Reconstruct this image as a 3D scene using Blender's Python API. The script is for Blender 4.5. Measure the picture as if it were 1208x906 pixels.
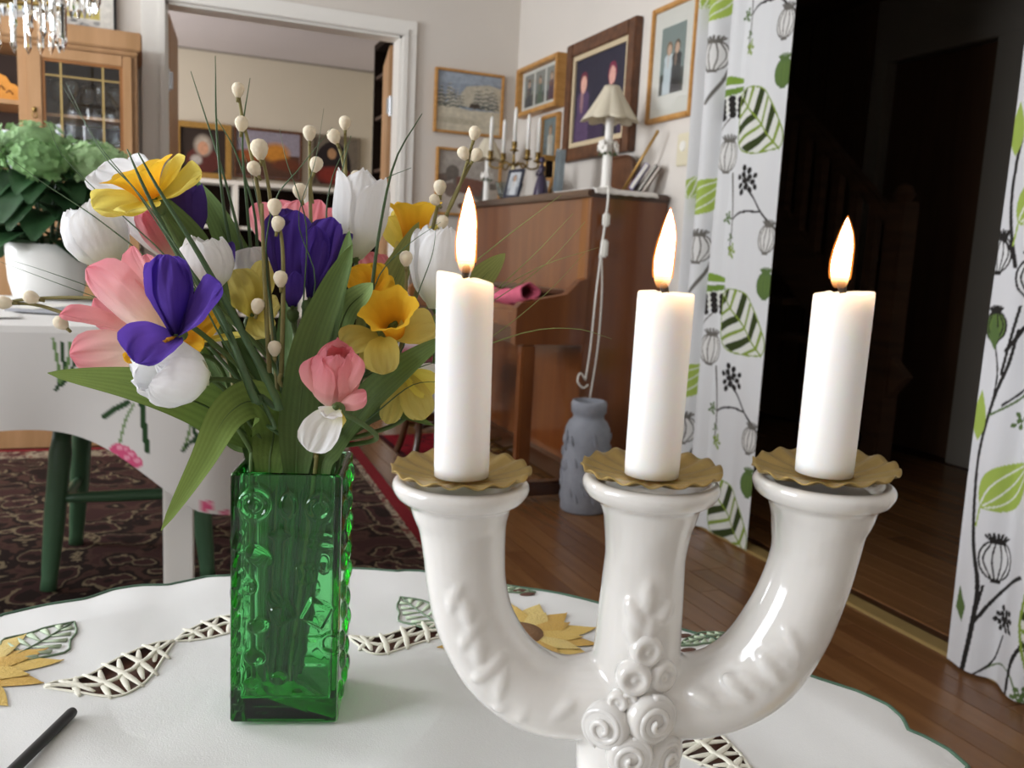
import bpy, bmesh, math, random
import numpy as np
from mathutils import Vector, Matrix, Quaternion, noise

for _o in list(bpy.data.objects):
    bpy.data.objects.remove(_o)
S = bpy.context.scene
COL = S.collection
PI = math.pi
rnd = random.Random(7)

# ------------------------------------------------------------------ camera
F_PX, IW, IH = 1020.0, 1208, 906
CAM_H = 0.92
yaw, pitch, roll = math.radians(-23), math.radians(8.4), math.radians(2.9)
cf = np.array([math.sin(-yaw) * math.cos(pitch), math.cos(yaw) * math.cos(pitch), -math.sin(pitch)])
cr0 = np.array([math.cos(yaw), math.sin(yaw), 0.0])
cu0 = np.cross(cr0, cf)
cr = math.cos(roll) * cr0 + math.sin(roll) * cu0
cu = -math.sin(roll) * cr0 + math.cos(roll) * cu0
CC = np.array([0.0, 0.0, CAM_H])
cam_d = bpy.data.cameras.new('camera')
cam = bpy.data.objects.new('camera', cam_d)
COL.objects.link(cam)
cam.matrix_world = Matrix(((cr[0], cu[0], -cf[0], CC[0]), (cr[1], cu[1], -cf[1], CC[1]),
                           (cr[2], cu[2], -cf[2], CC[2]), (0, 0, 0, 1)))
cam_d.sensor_fit = 'HORIZONTAL'
cam_d.sensor_width = 36.0
cam_d.lens = 36.0 * F_PX / IW
cam_d.clip_start = 0.02
cam_d.dof.use_dof = True
cam_d.dof.focus_distance = 0.48
cam_d.dof.aperture_fstop = 18.0
S.camera = cam

# ------------------------------------------------------------------ world, daylight, exposure
S.view_settings.view_transform = 'Standard'
S.view_settings.look = 'None'
S.view_settings.gamma = 1.0
S.view_settings.use_curve_mapping = False
S.view_settings.exposure = 0.42
wd = bpy.data.worlds.new('sky')
S.world = wd
wd.use_nodes = True
wd.node_tree.nodes['Background'].inputs[0].default_value = (0.75, 0.85, 1.0, 1)
wd.node_tree.nodes['Background'].inputs[1].default_value = 1.0


def area(name, loc, target, sx, sy, power, col):
    l = bpy.data.lights.new(name, 'AREA')
    l.shape = 'RECTANGLE'
    l.size, l.size_y, l.energy, l.color = sx, sy, power, col
    o = bpy.data.objects.new(name, l)
    COL.objects.link(o)
    o.location = loc
    o.rotation_euler = (Vector(target) - Vector(loc)).to_track_quat('-Z', 'Z').to_euler()
    return o


# daylight standing in the openings of the windows of the left wall and the far room
area('daylight_far', (-2.42, 3.1, 1.5), (0, 3.1, 1.35), 1.7, 1.3, 100, (0.93, 0.96, 1.0))
area('daylight_near', (-2.42, 0.55, 1.5), (0, 0.55, 1.3), 1.5, 1.3, 52, (0.93, 0.96, 1.0))
area('daylight_back_room', (-1.72, 6.1, 1.5), (0, 6.1, 1.5), 1.4, 1.3, 60, (1.0, 0.96, 0.92))

# ------------------------------------------------------------------ projection helpers (real-world places)


def ray(x, y):
    return cf + cr * (x - IW / 2) / F_PX - cu * (y - IH / 2) / F_PX


def on_z(x, y, z):
    d = ray(x, y)
    return CC + d * (z - CAM_H) / d[2]


def on_x(x, y, X):
    d = ray(x, y)
    return CC + d * X / d[0]


def on_y(x, y, Y):
    d = ray(x, y)
    return CC + d * Y / d[1]


def at(x, y, dep):
    return CC + ray(x, y) * dep


# ------------------------------------------------------------------ materials


def lin(c):
    if isinstance(c, str):
        c = c.lstrip('#')
        c = [int(c[i:i + 2], 16) / 255 for i in (0, 2, 4)]
    return tuple(x / 12.92 if x <= 0.04045 else ((x + 0.055) / 1.055) ** 2.4 for x in c)


MATS = {}


def mat(name, col='#cccccc', rough=0.5, spec=0.5, metal=0.0, var=0.0, vscale=12.0, vstretch=(1, 1, 1), bump=0.0,
        bscale=150.0, bstretch=(1, 1, 1), attr=False, sss=0.0, sssr=(0.01, 0.006, 0.004), coat=0.0, transl=0.0,
        col2=None, sheen=0.0):
    if name in MATS:
        return MATS[name]
    m = bpy.data.materials.new(name)
    m.use_nodes = True
    nt = m.node_tree
    N, L = nt.nodes, nt.links
    b = N['Principled BSDF']
    b.inputs['Roughness'].default_value = rough
    b.inputs['Specular IOR Level'].default_value = spec
    b.inputs['Metallic'].default_value = metal
    b.inputs['Coat Weight'].default_value = coat
    b.inputs['Coat Roughness'].default_value = 0.08
    if sheen:
        b.inputs['Sheen Weight'].default_value = sheen
    tc = N.new('ShaderNodeTexCoord')
    c = lin(col)
    if attr:
        a = N.new('ShaderNodeAttribute')
        a.attribute_name = 'Col'
        src = a.outputs['Color']
    else:
        a = N.new('ShaderNodeRGB')
        a.outputs[0].default_value = (*c, 1)
        src = a.outputs[0]
    if var or col2:
        mp = N.new('ShaderNodeMapping')
        mp.inputs['Scale'].default_value = vstretch
        L.new(tc.outputs['Object'], mp.inputs['Vector'])
        n = N.new('ShaderNodeTexNoise')
        n.inputs['Scale'].default_value = vscale
        n.inputs['Detail'].default_value = 5
        L.new(mp.outputs[0], n.inputs['Vector'])
        if col2:
            r = N.new('ShaderNodeValToRGB')
            r.color_ramp.elements[0].position = 0.3
            r.color_ramp.elements[1].position = 0.7
            r.color_ramp.elements[0].color = (*lin(col2), 1)
            r.color_ramp.elements[1].color = (*c, 1)
            L.new(n.outputs['Fac'], r.inputs[0])
            src = r.outputs[0]
        else:
            mr = N.new('ShaderNodeMapRange')
            mr.inputs['From Min'].default_value = 0.25
            mr.inputs['From Max'].default_value = 0.75
            mr.inputs['To Min'].default_value = 1 - var
            mr.inputs['To Max'].default_value = 1 + var
            L.new(n.outputs['Fac'], mr.inputs['Value'])
            mx = N.new('ShaderNodeVectorMath')
            mx.operation = 'SCALE'
            L.new(src, mx.inputs[0])
            L.new(mr.outputs[0], mx.inputs['Scale'])
            src = mx.outputs[0]
    L.new(src, b.inputs['Base Color'])
    if bump:
        mp2 = N.new('ShaderNodeMapping')
        mp2.inputs['Scale'].default_value = bstretch
        L.new(tc.outputs['Object'], mp2.inputs['Vector'])
        n2 = N.new('ShaderNodeTexNoise')
        n2.inputs['Scale'].default_value = bscale
        n2.inputs['Detail'].default_value = 3
        L.new(mp2.outputs[0], n2.inputs['Vector'])
        bp = N.new('ShaderNodeBump')
        bp.inputs['Strength'].default_value = bump
        bp.inputs['Distance'].default_value = 0.002
        L.new(n2.outputs['Fac'], bp.inputs['Height'])
        L.new(bp.outputs[0], b.inputs['Normal'])
    if sss:
        b.inputs['Subsurface Weight'].default_value = sss
        b.inputs['Subsurface Radius'].default_value = sssr
        b.inputs['Subsurface Scale'].default_value = 1.0
    if transl:
        t = N.new('ShaderNodeBsdfTranslucent')
        L.new(src, t.inputs['Color'])
        ms = N.new('ShaderNodeMixShader')
        ms.inputs[0].default_value = transl
        L.new(b.outputs[0], ms.inputs[1])
        L.new(t.outputs[0], ms.inputs[2])
        L.new(ms.outputs[0], N['Material Output'].inputs['Surface'])
    MATS[name] = m
    return m


def wood(name, c1, c2, rough=0.4, stretch=(1, 1, 12), scale=3.0, coat=0.0):
    """straight-grained wood; stretch squeezes the noise across the grain"""
    if name in MATS:
        return MATS[name]
    m = mat(name, c1, rough=rough, col2=c2, vscale=scale, vstretch=stretch, coat=coat, bump=0.08,
            bscale=scale * 6, bstretch=stretch)
    return m


def glass(name, col=(1, 1, 1), rough=0.0, ior=1.45, dens=0.0, vcol=(1, 1, 1)):
    if name in MATS:
        return MATS[name]
    m = bpy.data.materials.new(name)
    m.use_nodes = True
    nt = m.node_tree
    nt.nodes.remove(nt.nodes['Principled BSDF'])
    g = nt.nodes.new('ShaderNodeBsdfGlass')
    g.inputs['Color'].default_value = (*col, 1)
    g.inputs['Roughness'].default_value = rough
    g.inputs['IOR'].default_value = ior
    nt.links.new(g.outputs[0], nt.nodes['Material Output'].inputs['Surface'])
    if dens:
        v = nt.nodes.new('ShaderNodeVolumeAbsorption')
        v.inputs['Color'].default_value = (*vcol, 1)
        v.inputs['Density'].default_value = dens
        nt.links.new(v.outputs[0], nt.nodes['Material Output'].inputs['Volume'])
    MATS[name] = m
    return m


def pane_glass(name, tint=(0.97, 0.98, 0.98)):
    """thin sheet glass: clear with a polished reflection"""
    if name in MATS:
        return MATS[name]
    m = bpy.data.materials.new(name)
    m.use_nodes = True
    nt = m.node_tree
    nt.nodes.remove(nt.nodes['Principled BSDF'])
    t = nt.nodes.new('ShaderNodeBsdfTransparent')
    t.inputs[0].default_value = (*tint, 1)
    g = nt.nodes.new('ShaderNodeBsdfGlossy')
    g.inputs['Roughness'].default_value = 0.03
    x = nt.nodes.new('ShaderNodeMixShader')
    x.inputs[0].default_value = 0.06
    nt.links.new(t.outputs[0], x.inputs[1])
    nt.links.new(g.outputs[0], x.inputs[2])
    nt.links.new(x.outputs[0], nt.nodes['Material Output'].inputs['Surface'])
    MATS[name] = m
    return m


# ------------------------------------------------------------------ mesh builder
ROOTM = {}


class MB:
    def __init__(self):
        self.v, self.f, self.c = [], [], []
        self.col = (1, 1, 1)

    def _add(self, vs, fs, cols=None):
        o = len(self.v)
        self.v.extend([tuple(p) for p in vs])
        self.f.extend([tuple(i + o for i in f) for f in fs])
        if cols is None:
            self.c.extend([self.col] * len(vs))
        else:
            self.c.extend([tuple(q) for q in cols])
        return self

    def box(self, lo, hi, M=None, bevel=0.0):
        x0, y0, z0 = [min(a, b) for a, b in zip(lo, hi)]
        x1, y1, z1 = [max(a, b) for a, b in zip(lo, hi)]
        if bevel > 0:
            b = min(bevel, 0.49 * min(x1 - x0, y1 - y0, z1 - z0))
            bm = bmesh.new()
            bmesh.ops.create_cube(bm, size=1)
            for v in bm.verts:
                v.co = Vector(((x0 + x1) / 2 + v.co.x * (x1 - x0), (y0 + y1) / 2 + v.co.y * (y1 - y0),
                               (z0 + z1) / 2 + v.co.z * (z1 - z0)))
            bmesh.ops.bevel(bm, geom=bm.edges[:], offset=b, segments=2, affect='EDGES')
            bm.verts.index_update()
            vs = [v.co.copy() for v in bm.verts]
            fs = [[v.index for v in f.verts] for f in bm.faces]
            bm.free()
        else:
            vs = [Vector(p) for p in ((x0, y0, z0), (x1, y0, z0), (x1, y1, z0), (x0, y1, z0),
                                      (x0, y0, z1), (x1, y0, z1), (x1, y1, z1), (x0, y1, z1))]
            fs = [(3, 2, 1, 0), (4, 5, 6, 7), (0, 1, 5, 4), (1, 2, 6, 5), (2, 3, 7, 6), (3, 0, 4, 7)]
        if M is not None:
            vs = [M @ p for p in vs]
        return self._add(vs, fs)

    def grid(self, P, cu=False, cv=False, cols=None):
        P = np.asarray(P)
        n, m = P.shape[:2]
        fs = []
        for i in range(n if cu else n - 1):
            for j in range(m if cv else m - 1):
                a, b = i, (i + 1) % n
                c, d = j, (j + 1) % m
                fs.append((a * m + c, b * m + c, b * m + d, a * m + d))
        return self._add(P.reshape(-1, 3), fs, None if cols is None else np.asarray(cols).reshape(-1, 3))

    def tube(self, pts, rad, n=8, caps=True, flat=None):
        pts = [Vector(p) for p in pts]
        if not hasattr(rad, '__len__'):
            rad = [rad] * len(pts)
        k = len(pts)
        T = [(pts[min(i + 1, k - 1)] - pts[max(i - 1, 0)]).normalized() for i in range(k)]
        ref = Vector((0, 0, 1)) if abs(T[0].z) < 0.9 else Vector((1, 0, 0))
        A = T[0].cross(ref).normalized()
        vs = []
        for i in range(k):
            A = (A - T[i] * A.dot(T[i])).normalized()
            B = T[i].cross(A)
            for j in range(n):
                a = 2 * PI * j / n
                q = pts[i] + (A * math.cos(a) + B * math.sin(a) * (flat or 1.0)) * rad[i]
                vs.append(q)
        fs = []
        for i in range(k - 1):
            for j in range(n):
                j2 = (j + 1) % n
                fs.append((i * n + j, i * n + j2, (i + 1) * n + j2, (i + 1) * n + j))
        if caps:
            fs.append(tuple(range(n - 1, -1, -1)))
            fs.append(tuple((k - 1) * n + j for j in range(n)))
        return self._add(vs, fs)

    def lathe(self, prof, c=(0, 0, 0), n=24, lobes=0, lamp=0.0, M=None, axis=None):
        """prof: list of (r, z)"""
        vs, fs = [], []
        for (r, z) in prof:
            for j in range(n):
                a = 2 * PI * j / n
                rr = r * (1 + (lamp * math.cos(lobes * a) if lobes else 0))
                vs.append(Vector((rr * math.cos(a), rr * math.sin(a), z)))
        k = len(prof)
        for i in range(k - 1):
            for j in range(n):
                j2 = (j + 1) % n
                fs.append((i * n + j, i * n + j2, (i + 1) * n + j2, (i + 1) * n + j))
        if prof[0][0] > 1e-6:
            fs.append(tuple(range(n - 1, -1, -1)))
        if prof[-1][0] > 1e-6:
            fs.append(tuple((k - 1) * n + j for j in range(n)))
        if axis is not None:
            M = Vector((0, 0, 1)).rotation_difference(Vector(axis)).to_matrix().to_4x4()
        if M is not None:
            vs = [M @ p for p in vs]
        c = Vector(c)
        return self._add([p + c for p in vs], fs)

    def ball(self, c, r, n=12, axis=None, prof=None):
        r = r if hasattr(r, '__len__') else (r, r, r)
        m = max(6, n // 2)
        pr = [(math.sin(PI * i / m), -math.cos(PI * i / m)) for i in range(m + 1)]
        pr[0] = (0, -1)
        pr[-1] = (0, 1)
        vs, fs = [], []
        M = Matrix.Identity(3) if axis is None else Vector((0, 0, 1)).rotation_difference(Vector(axis)).to_matrix()
        c = Vector(c)
        for (q, z) in pr:
            for j in range(n):
                a = 2 * PI * j / n
                vs.append(c + M @ Vector((q * math.cos(a) * r[0], q * math.sin(a) * r[1], z * r[2])))
        for i in range(m):
            for j in range(n):
                j2 = (j + 1) % n
                fs.append((i * n + j, i * n + j2, (i + 1) * n + j2, (i + 1) * n + j))
        return self._add(vs, fs)

    def prism(self, poly, M, h):
        """poly: 2-D outline, extruded h along local z, placed by M"""
        n = len(poly)
        vs = [M @ Vector((p[0], p[1], 0)) for p in poly] + [M @ Vector((p[0], p[1], h)) for p in poly]
        fs = [tuple(range(n - 1, -1, -1)), tuple(range(n, 2 * n))]
        for i in range(n):
            j = (i + 1) % n
            fs.append((i, j, n + j, n + i))
        return self._add(vs, fs)

    def build(self, name, m, parent=None, smooth=True, W=False, colattr=False, merge=0.0):
        me = bpy.data.meshes.new(name)
        V = self.v
        if W and parent is not None:
            r = parent
            while r.name not in ROOTM:
                r = r.parent
            Mi = ROOTM[r.name].inverted()
            V = [tuple(Mi @ Vector(p)) for p in V]
        me.from_pydata([tuple(map(float, p)) for p in V], [], self.f)
        if colattr:
            ca = me.color_attributes.new('Col', 'FLOAT_COLOR', 'POINT')
            arr = np.ones((len(V), 4), dtype=np.float32)
            arr[:, :3] = np.array(self.c, dtype=np.float32)
            ca.data.foreach_set('color', arr.ravel())
        if merge:
            bm = bmesh.new()
            bm.from_mesh(me)
            bmesh.ops.remove_doubles(bm, verts=bm.verts[:], dist=merge)
            bm.to_mesh(me)
            bm.free()
        if smooth:
            me.polygons.foreach_set('use_smooth', [True] * len(me.polygons))
            if smooth == 'auto':
                bm = bmesh.new()
                bm.from_mesh(me)
                for e in bm.edges:
                    if len(e.link_faces) == 2 and e.calc_face_angle(0) > 0.6:
                        e.smooth = False
                bm.to_mesh(me)
                bm.free()
        me.materials.append(m)
        me.update()
        o = bpy.data.objects.new(name, me)
        COL.objects.link(o)
        if parent is not None:
            o.parent = parent
        return o


def tag(o, label=None, cat=None, group=None, kind=None):
    if label:
        o['label'] = label
    if cat:
        o['category'] = cat
    if group:
        o['group'] = group
    if kind:
        o['kind'] = kind
    return o


def thing(name, label, cat, loc=(0, 0, 0), rotz=0.0, group=None, M=None):
    o = bpy.data.objects.new(name, None)
    o.empty_display_size = 0.02
    COL.objects.link(o)
    if M is None:
        M = Matrix.Translation(Vector(loc)) @ Matrix.Rotation(rotz, 4, 'Z')
    o.matrix_world = M
    ROOTM[o.name] = M
    return tag(o, label, cat, group)


def struct(name, mb, m, smooth=False, **k):
    return tag(mb.build(name, m, smooth=smooth, **k), kind='structure')


def P_(x):
    return Vector([float(q) for q in x])


def spline(pts, n):
    """Catmull-Rom through pts, n samples"""
    p = np.asarray([[float(q) for q in a] for a in pts])
    k = len(p)
    if k == 2:
        t = np.linspace(0, 1, n)[:, None]
        return p[0] * (1 - t) + p[1] * t
    e = np.vstack([2 * p[0] - p[1], p, 2 * p[-1] - p[-2]])
    out = []
    for u in np.linspace(0, k - 1 - 1e-9, n):
        i = int(u)
        t = u - i
        a, b, c, d = e[i], e[i + 1], e[i + 2], e[i + 3]
        out.append(0.5 * ((2 * b) + (c - a) * t + (2 * a - 5 * b + 4 * c - d) * t * t + (3 * b - a - 3 * c + d) * t ** 3))
    return np.array(out)


# ------------------------------------------------------------------ flat print painted on vertices


class Paint:
    def __init__(self, U, V, base):
        self.U, self.V = np.asarray(U, float).ravel(), np.asarray(V, float).ravel()
        self.C = np.tile(np.array(lin(base)), (self.U.size, 1))

    def _box(self, p, pad):
        p = np.asarray(p)
        return np.nonzero((self.U > p[:, 0].min() - pad) & (self.U < p[:, 0].max() + pad) &
                          (self.V > p[:, 1].min() - pad) & (self.V < p[:, 1].max() + pad))[0]

    def fill(self, poly, col, alpha=1.0):
        idx = self._box(poly, 0)
        if idx.size == 0:
            return self
        x, y = self.U[idx], self.V[idx]
        ins = np.zeros(idx.size, bool)
        n = len(poly)
        for i in range(n):
            x0, y0 = poly[i][:2]
            x1, y1 = poly[(i + 1) % n][:2]
            if y0 == y1:
                continue
            c = ((y0 > y) != (y1 > y)) & (x < (x1 - x0) * (y - y0) / (y1 - y0) + x0)
            ins ^= c
        s = idx[ins]
        self.C[s] = self.C[s] * (1 - alpha) + np.array(lin(col)) * alpha
        return self

    def ell(self, c, r, col, alpha=1.0, rot=0.0, soft=False):
        ca, sa = math.cos(rot), math.sin(rot)
        dx, dy = self.U - c[0], self.V - c[1]
        q = ((dx * ca + dy * sa) / r[0]) ** 2 + ((-dx * sa + dy * ca) / r[1]) ** 2
        if soft:
            w = np.clip(1.4 - q, 0, 1)[:, None] * alpha
            self.C = self.C * (1 - w) + np.array(lin(col)) * w
        else:
            s = q < 1
            self.C[s] = self.C[s] * (1 - alpha) + np.array(lin(col)) * alpha
        return self

    def line(self, pts, w, col, n=24):
        if len(pts) > 2:
            pts = spline([(a[0], a[1], 0) for a in pts], n)[:, :2]
        wmax = max(w) if hasattr(w, '__len__') else w
        idx = self._box(pts, wmax)
        if idx.size == 0:
            return self
        x, y = self.U[idx], self.V[idx]
        hit = np.zeros(idx.size, bool)
        k = len(pts)
        for i in range(k - 1):
            a, b = np.array(pts[i][:2]), np.array(pts[i + 1][:2])
            d = b - a
            l2 = max(1e-12, d @ d)
            t = np.clip(((x - a[0]) * d[0] + (y - a[1]) * d[1]) / l2, 0, 1)
            ww = (w[0] + (w[1] - w[0]) * (i + 0.5) / (k - 1)) if hasattr(w, '__len__') else w
            hit |= (x - a[0] - t * d[0]) ** 2 + (y - a[1] - t * d[1]) ** 2 < (ww / 2) ** 2
        self.C[idx[hit]] = np.array(lin(col))
        return self


def sheet(name, origin, du, dv, w, h, nu, nv, painter, m, parent=None, bulge=None, W=False):
    """a painted flat sheet; painter(Paint over metres u in 0..w, v in 0..h)"""
    u = np.linspace(0, w, nu)
    v = np.linspace(0, h, nv)
    Ug, Vg = np.meshgrid(u, v, indexing='ij')
    o, a, b = np.array(origin, float), np.array(du, float), np.array(dv, float)
    Pn = o + Ug[..., None] * a + Vg[..., None] * b
    p = painter(Ug, Vg)
    mb = MB()
    mb.grid(Pn, cols=p.C.reshape(nu, nv, 3))
    return mb.build(name, m, parent, smooth=True, colattr=True, W=W)

# ================================================================== MATERIALS
M_wall = mat('wall_paint', '#d6cfc6', rough=0.85, spec=0.2, var=0.02, vscale=2, bump=0.05, bscale=300)
M_wallb = mat('back_room_wall', '#c3bbab', rough=0.85, spec=0.2, var=0.02, vscale=2)
M_ceil = mat('ceiling_paint', '#e4e1de', rough=0.9, spec=0.2)
M_ceilb = mat('back_room_ceiling', '#c9c3c6', rough=0.6, spec=0.3, var=0.03, vscale=1.5)
M_white = mat('white_lacquer', '#e9e6df', rough=0.35)
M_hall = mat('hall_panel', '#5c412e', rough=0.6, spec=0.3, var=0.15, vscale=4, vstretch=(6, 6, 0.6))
M_hallg = mat('hall_grey', '#9a9388', rough=0.7, spec=0.3)
M_hallw = wood('hall_stair_wood', '#5d3f27', '#472f1c', rough=0.75, stretch=(1, 1, 8))
M_pine = wood('pine_wood', '#b38a62', '#9f784f', rough=0.45, stretch=(8, 8, 1), scale=2.5)
M_pined = wood('pine_wood_dark', '#96622f', '#7d4f26', rough=0.5, stretch=(8, 8, 1), scale=2.5)
M_oak = wood('oak_frame', '#c89656', '#ae7c3e', rough=0.45, stretch=(6, 6, 1.5), scale=6)
M_mahog = wood('piano_veneer', '#76441c', '#602f10', rough=0.28, stretch=(9, 9, 1.0), scale=1.6, coat=0.4)
M_mahogd = wood('piano_dark', '#4a2a12', '#351c0c', rough=0.3, stretch=(9, 2, 1), scale=1.6, coat=0.4)
M_brownf = wood('brown_frame', '#6b442a', '#4c2d1a', rough=0.45, stretch=(5, 5, 5), scale=5)
M_gold = mat('gilt', '#b58f4e', rough=0.4, metal=0.6, var=0.15, vscale=40)
M_brass = mat('aged_brass', '#8d7443', rough=0.32, metal=0.9, var=0.25, vscale=60)
M_print = mat('print', attr=True, rough=0.5, spec=0.3)
M_canvas = mat('canvas', attr=True, rough=0.55, spec=0.35, bump=0.15, bscale=400, var=0.18, vscale=45)
M_matb = mat('mat_board', '#ddd9d0', rough=0.9, spec=0.1)
M_glassp = pane_glass('pane_glass')
M_dark = mat('dark_interior', '#231a15', rough=0.8, spec=0.1)
M_black = mat('black_matt', '#151414', rough=0.45)
M_metal = mat('steel', '#b9bcc0', rough=0.3, metal=1.0)
M_plastic = mat('white_plastic', '#e6e3da', rough=0.4)
M_cand = mat('white_candle', '#f1efe9', rough=0.5, sss=0.3, sssr=(0.006, 0.005, 0.004))

# ================================================================== THE ROOM
XR, YB, XL, YF, ZC = 1.85, 4.5, -2.3, -1.4, 2.45
b = MB().box((XL - 0.2, YF - 0.2, -0.06), (4.0, 7.7, -0.004))
M_floor = mat('floor_base', '#4a2d17', rough=0.4, var=0.15, vscale=6, vstretch=(10, 1, 1))
floor = struct('floor', b, M_floor)
# strip parquet along Y, each strip its own piece
M_strip = []
for i, (a, c) in enumerate((('#825a36', '#724d2d'), ('#785130', '#6a4728'), ('#865e3a', '#775130'), ('#744d2e', '#674427'), ('#7f5836', '#704c2e'))):
    M_strip.append(wood('oak_strip_%d' % i, a, c, rough=0.26, stretch=(14, 1, 1), scale=3.0))
mesh_cache = {}


def strip(x, y, w, l, k):
    key = (round(w, 3), round(l, 3), k)
    if key not in mesh_cache:
        o = MB().box((0.0006, 0.0006, -0.005), (w - 0.0006, l - 0.0006, 0.0), bevel=0.0008).build('floor_strip', M_strip[k], floor, smooth=False)
        mesh_cache[key] = o.data
    else:
        o = bpy.data.objects.new('floor_strip', mesh_cache[key])
        COL.objects.link(o)
        o.parent = floor
    o.location = (x, y, 0)


rs = random.Random(3)
nstrip = 0
x = 0.60
while x < 1.80:
    y = 0.9 - rs.choice((0, .15, .3, .45))
    while y < 4.4:
        strip(x, y, 0.07, 0.6, rs.randrange(5))
        nstrip += 1
        y += 0.6
    x += 0.07
x = 1.915
while x < 3.65:
    y = 1.0 - rs.choice((0, .2, .4, .6))
    while y < 3.6:
        strip(x, y, 0.0965, 0.8, rs.randrange(5))
        y += 0.8
    x += 0.0965
M_thr = mat('threshold_oak', '#9c8352', rough=0.4, var=0.08, vscale=10)
struct('trim_1', MB().box((1.80, 1.0, -0.004), (1.86, 2.62, 0.008), bevel=0.003), M_thr)

struct('ceiling', MB().box((XL - 0.2, YF - 0.2, ZC), (XR + 0.12, YB + 0.12, ZC + 0.1)), M_ceil)
# right wall with the opening to the hall
b = MB()
b.box((XR, 2.62, 0), (XR + 0.12, YB + 0.12, ZC))
b.box((XR, YF, 0), (XR + 0.12, 1.10, ZC))
b.box((XR, 1.10, 2.12), (XR + 0.12, 2.62, ZC))
struct('wall_right', b, M_wall)
# back wall with the double doorway
DX0, DX1, DH = 0.085, 1.205, 2.0
b = MB()
b.box((XL, YB, 0), (DX0, YB + 0.12, ZC))
b.box((DX1, YB, 0), (XR + 0.12, YB + 0.12, ZC))
b.box((DX0, YB, DH), (DX1, YB + 0.12, ZC))
struct('wall_back', b, M_wall)
# left wall with two windows
b = MB()
WN = ((-0.25, 1.35), (2.2, 4.0))
ys = [YF, WN[0][0], WN[0][1], WN[1][0], WN[1][1], YB + 0.12]
for i in (0, 2, 4):
    b.box((XL - 0.15, ys[i], 0), (XL, ys[i + 1], ZC))
for (a, c) in WN:
    b.box((XL - 0.15, a, 0), (XL, c, 0.82))
    b.box((XL - 0.15, a, 2.18), (XL, c, ZC))
struct('wall_left', b, M_wall)
for i, (a, c) in enumerate(WN):
    o = struct('window_%d' % (i + 1), MB().box((XL - 0.02, a - 0.05, 0.79), (XL + 0.12, c + 0.05, 0.82), bevel=0.004), M_white)
    fr = MB()
    for (y0, y1, z0, z1) in ((a, a + 0.05, .82, 2.18), (c - 0.05, c, .82, 2.18), (a, c, .82, .87), (a, c, 2.13, 2.18),
                             ((a + c) / 2 - 0.03, (a + c) / 2 + 0.03, .82, 2.18)):
        fr.box((XL - 0.10, y0, z0), (XL - 0.05, y1, z1))
    fr.build('window_frame', M_white, o, smooth=False)
struct('wall_front', MB().box((XL - 0.15, YF - 0.1, 0), (XR + 0.12, YF, ZC)), M_wall)
# baseboards
struct('baseboard_back', MB().box((XL, YB - 0.015, 0), (DX0 - 0.1, YB, 0.09)).box((DX1 + 0.08, YB - 0.015, 0), (XR, YB, 0.09)), M_white)
struct('baseboard_right', MB().box((XR - 0.015, 2.64, 0), (XR, YB - 0.015, 0.09)), M_white)

# door casing, moulded
b = MB()
for (x0, x1) in ((DX0 - 0.105, DX0), (DX1, DX1 + 0.075)):
    b.box((x0, YB - 0.022, 0), (x1, YB, DH), bevel=0.004)
    xi = x1 - 0.03 if x0 < 0.5 else x0
    b.box((xi, YB - 0.032, 0), (xi + 0.03, YB - 0.02, DH + 0.0), bevel=0.004)
b.box((DX0 - 0.105, YB - 0.022, DH), (DX1 + 0.075, YB, DH + 0.075), bevel=0.004)
b.box((DX0 - 0.03, YB - 0.0325, DH), (DX1 + 0.03, YB - 0.0215, DH + 0.03), bevel=0.004)
b.box((DX0 - 0.0, YB, DH - 0.012), (DX1, YB + 0.12, DH))
b.box((DX0, YB, 0), (DX0 + 0.012, YB + 0.12, DH)).box((DX1 - 0.012, YB, 0), (DX1, YB + 0.12, DH))
trim2 = struct('trim_2', b, M_white)
# two pine door leaves folded into the far room
for i, (p0, p1) in enumerate((((0.105, 4.64), (0.16, 5.2)), ((1.178, 4.64), (1.285, 5.2)))):
    p0, p1 = Vector((*p0, 0)), Vector((*p1, 0))
    d = p1 - p0
    M = Matrix.Translation(p0) @ Matrix.Rotation(math.atan2(d.y, d.x), 4, 'Z')
    t = 0.036 if i == 0 else -0.036
    o = struct('door_%d' % (i + 1), MB().box((0, 0, 0.012), (d.length, t, DH - 0.02), M, bevel=0.003), M_pine)
    for z in (0.25, 1.62):
        q = p0 + Vector((-0.016 if i == 0 else 0.0, -0.012, 0))
        MB().lathe([(0.009, 0), (0.009, 0.1)], (q.x + 0.008, q.y - 0.004, z), n=10).box((q.x - 0.01, q.y - 0.004, z + 0.01), (q.x + 0.03, q.y + 0.012, z + 0.09)).build('hinge', M_metal, o, smooth=False)

# ---- far room behind the doorway
b = MB()
b.box((-1.6, 7.5, 0), (1.9, 7.62, ZC))
b.box((1.77, YB + 0.12, 0), (1.9, 7.5, ZC))
struct('wall_back_room', b, M_wallb)
struct('ceiling_back_room', MB().box((-1.75, YB + 0.12, 2.40), (1.9, 7.62, 2.5)), M_ceilb)
struct('trim_3', MB().box((-1.6, 7.485, 2.385), (1.77, 7.5, 2.40)).box((1.755, YB + 0.12, 2.385), (1.77, 7.47, 2.40)), mat('cornice_grey', '#8f8880', rough=.7))
b = MB()
b.box((-1.72, YB + 0.12, 0), (-1.6, 5.4, ZC)).box((-1.72, 6.8, 0), (-1.6, 7.62, ZC))
b.box((-1.72, 5.4, 0), (-1.6, 6.8, 0.82)).box((-1.72, 5.4, 2.18), (-1.6, 6.8, ZC))
struct('wall_left_back_room', b, M_wallb)

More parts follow.
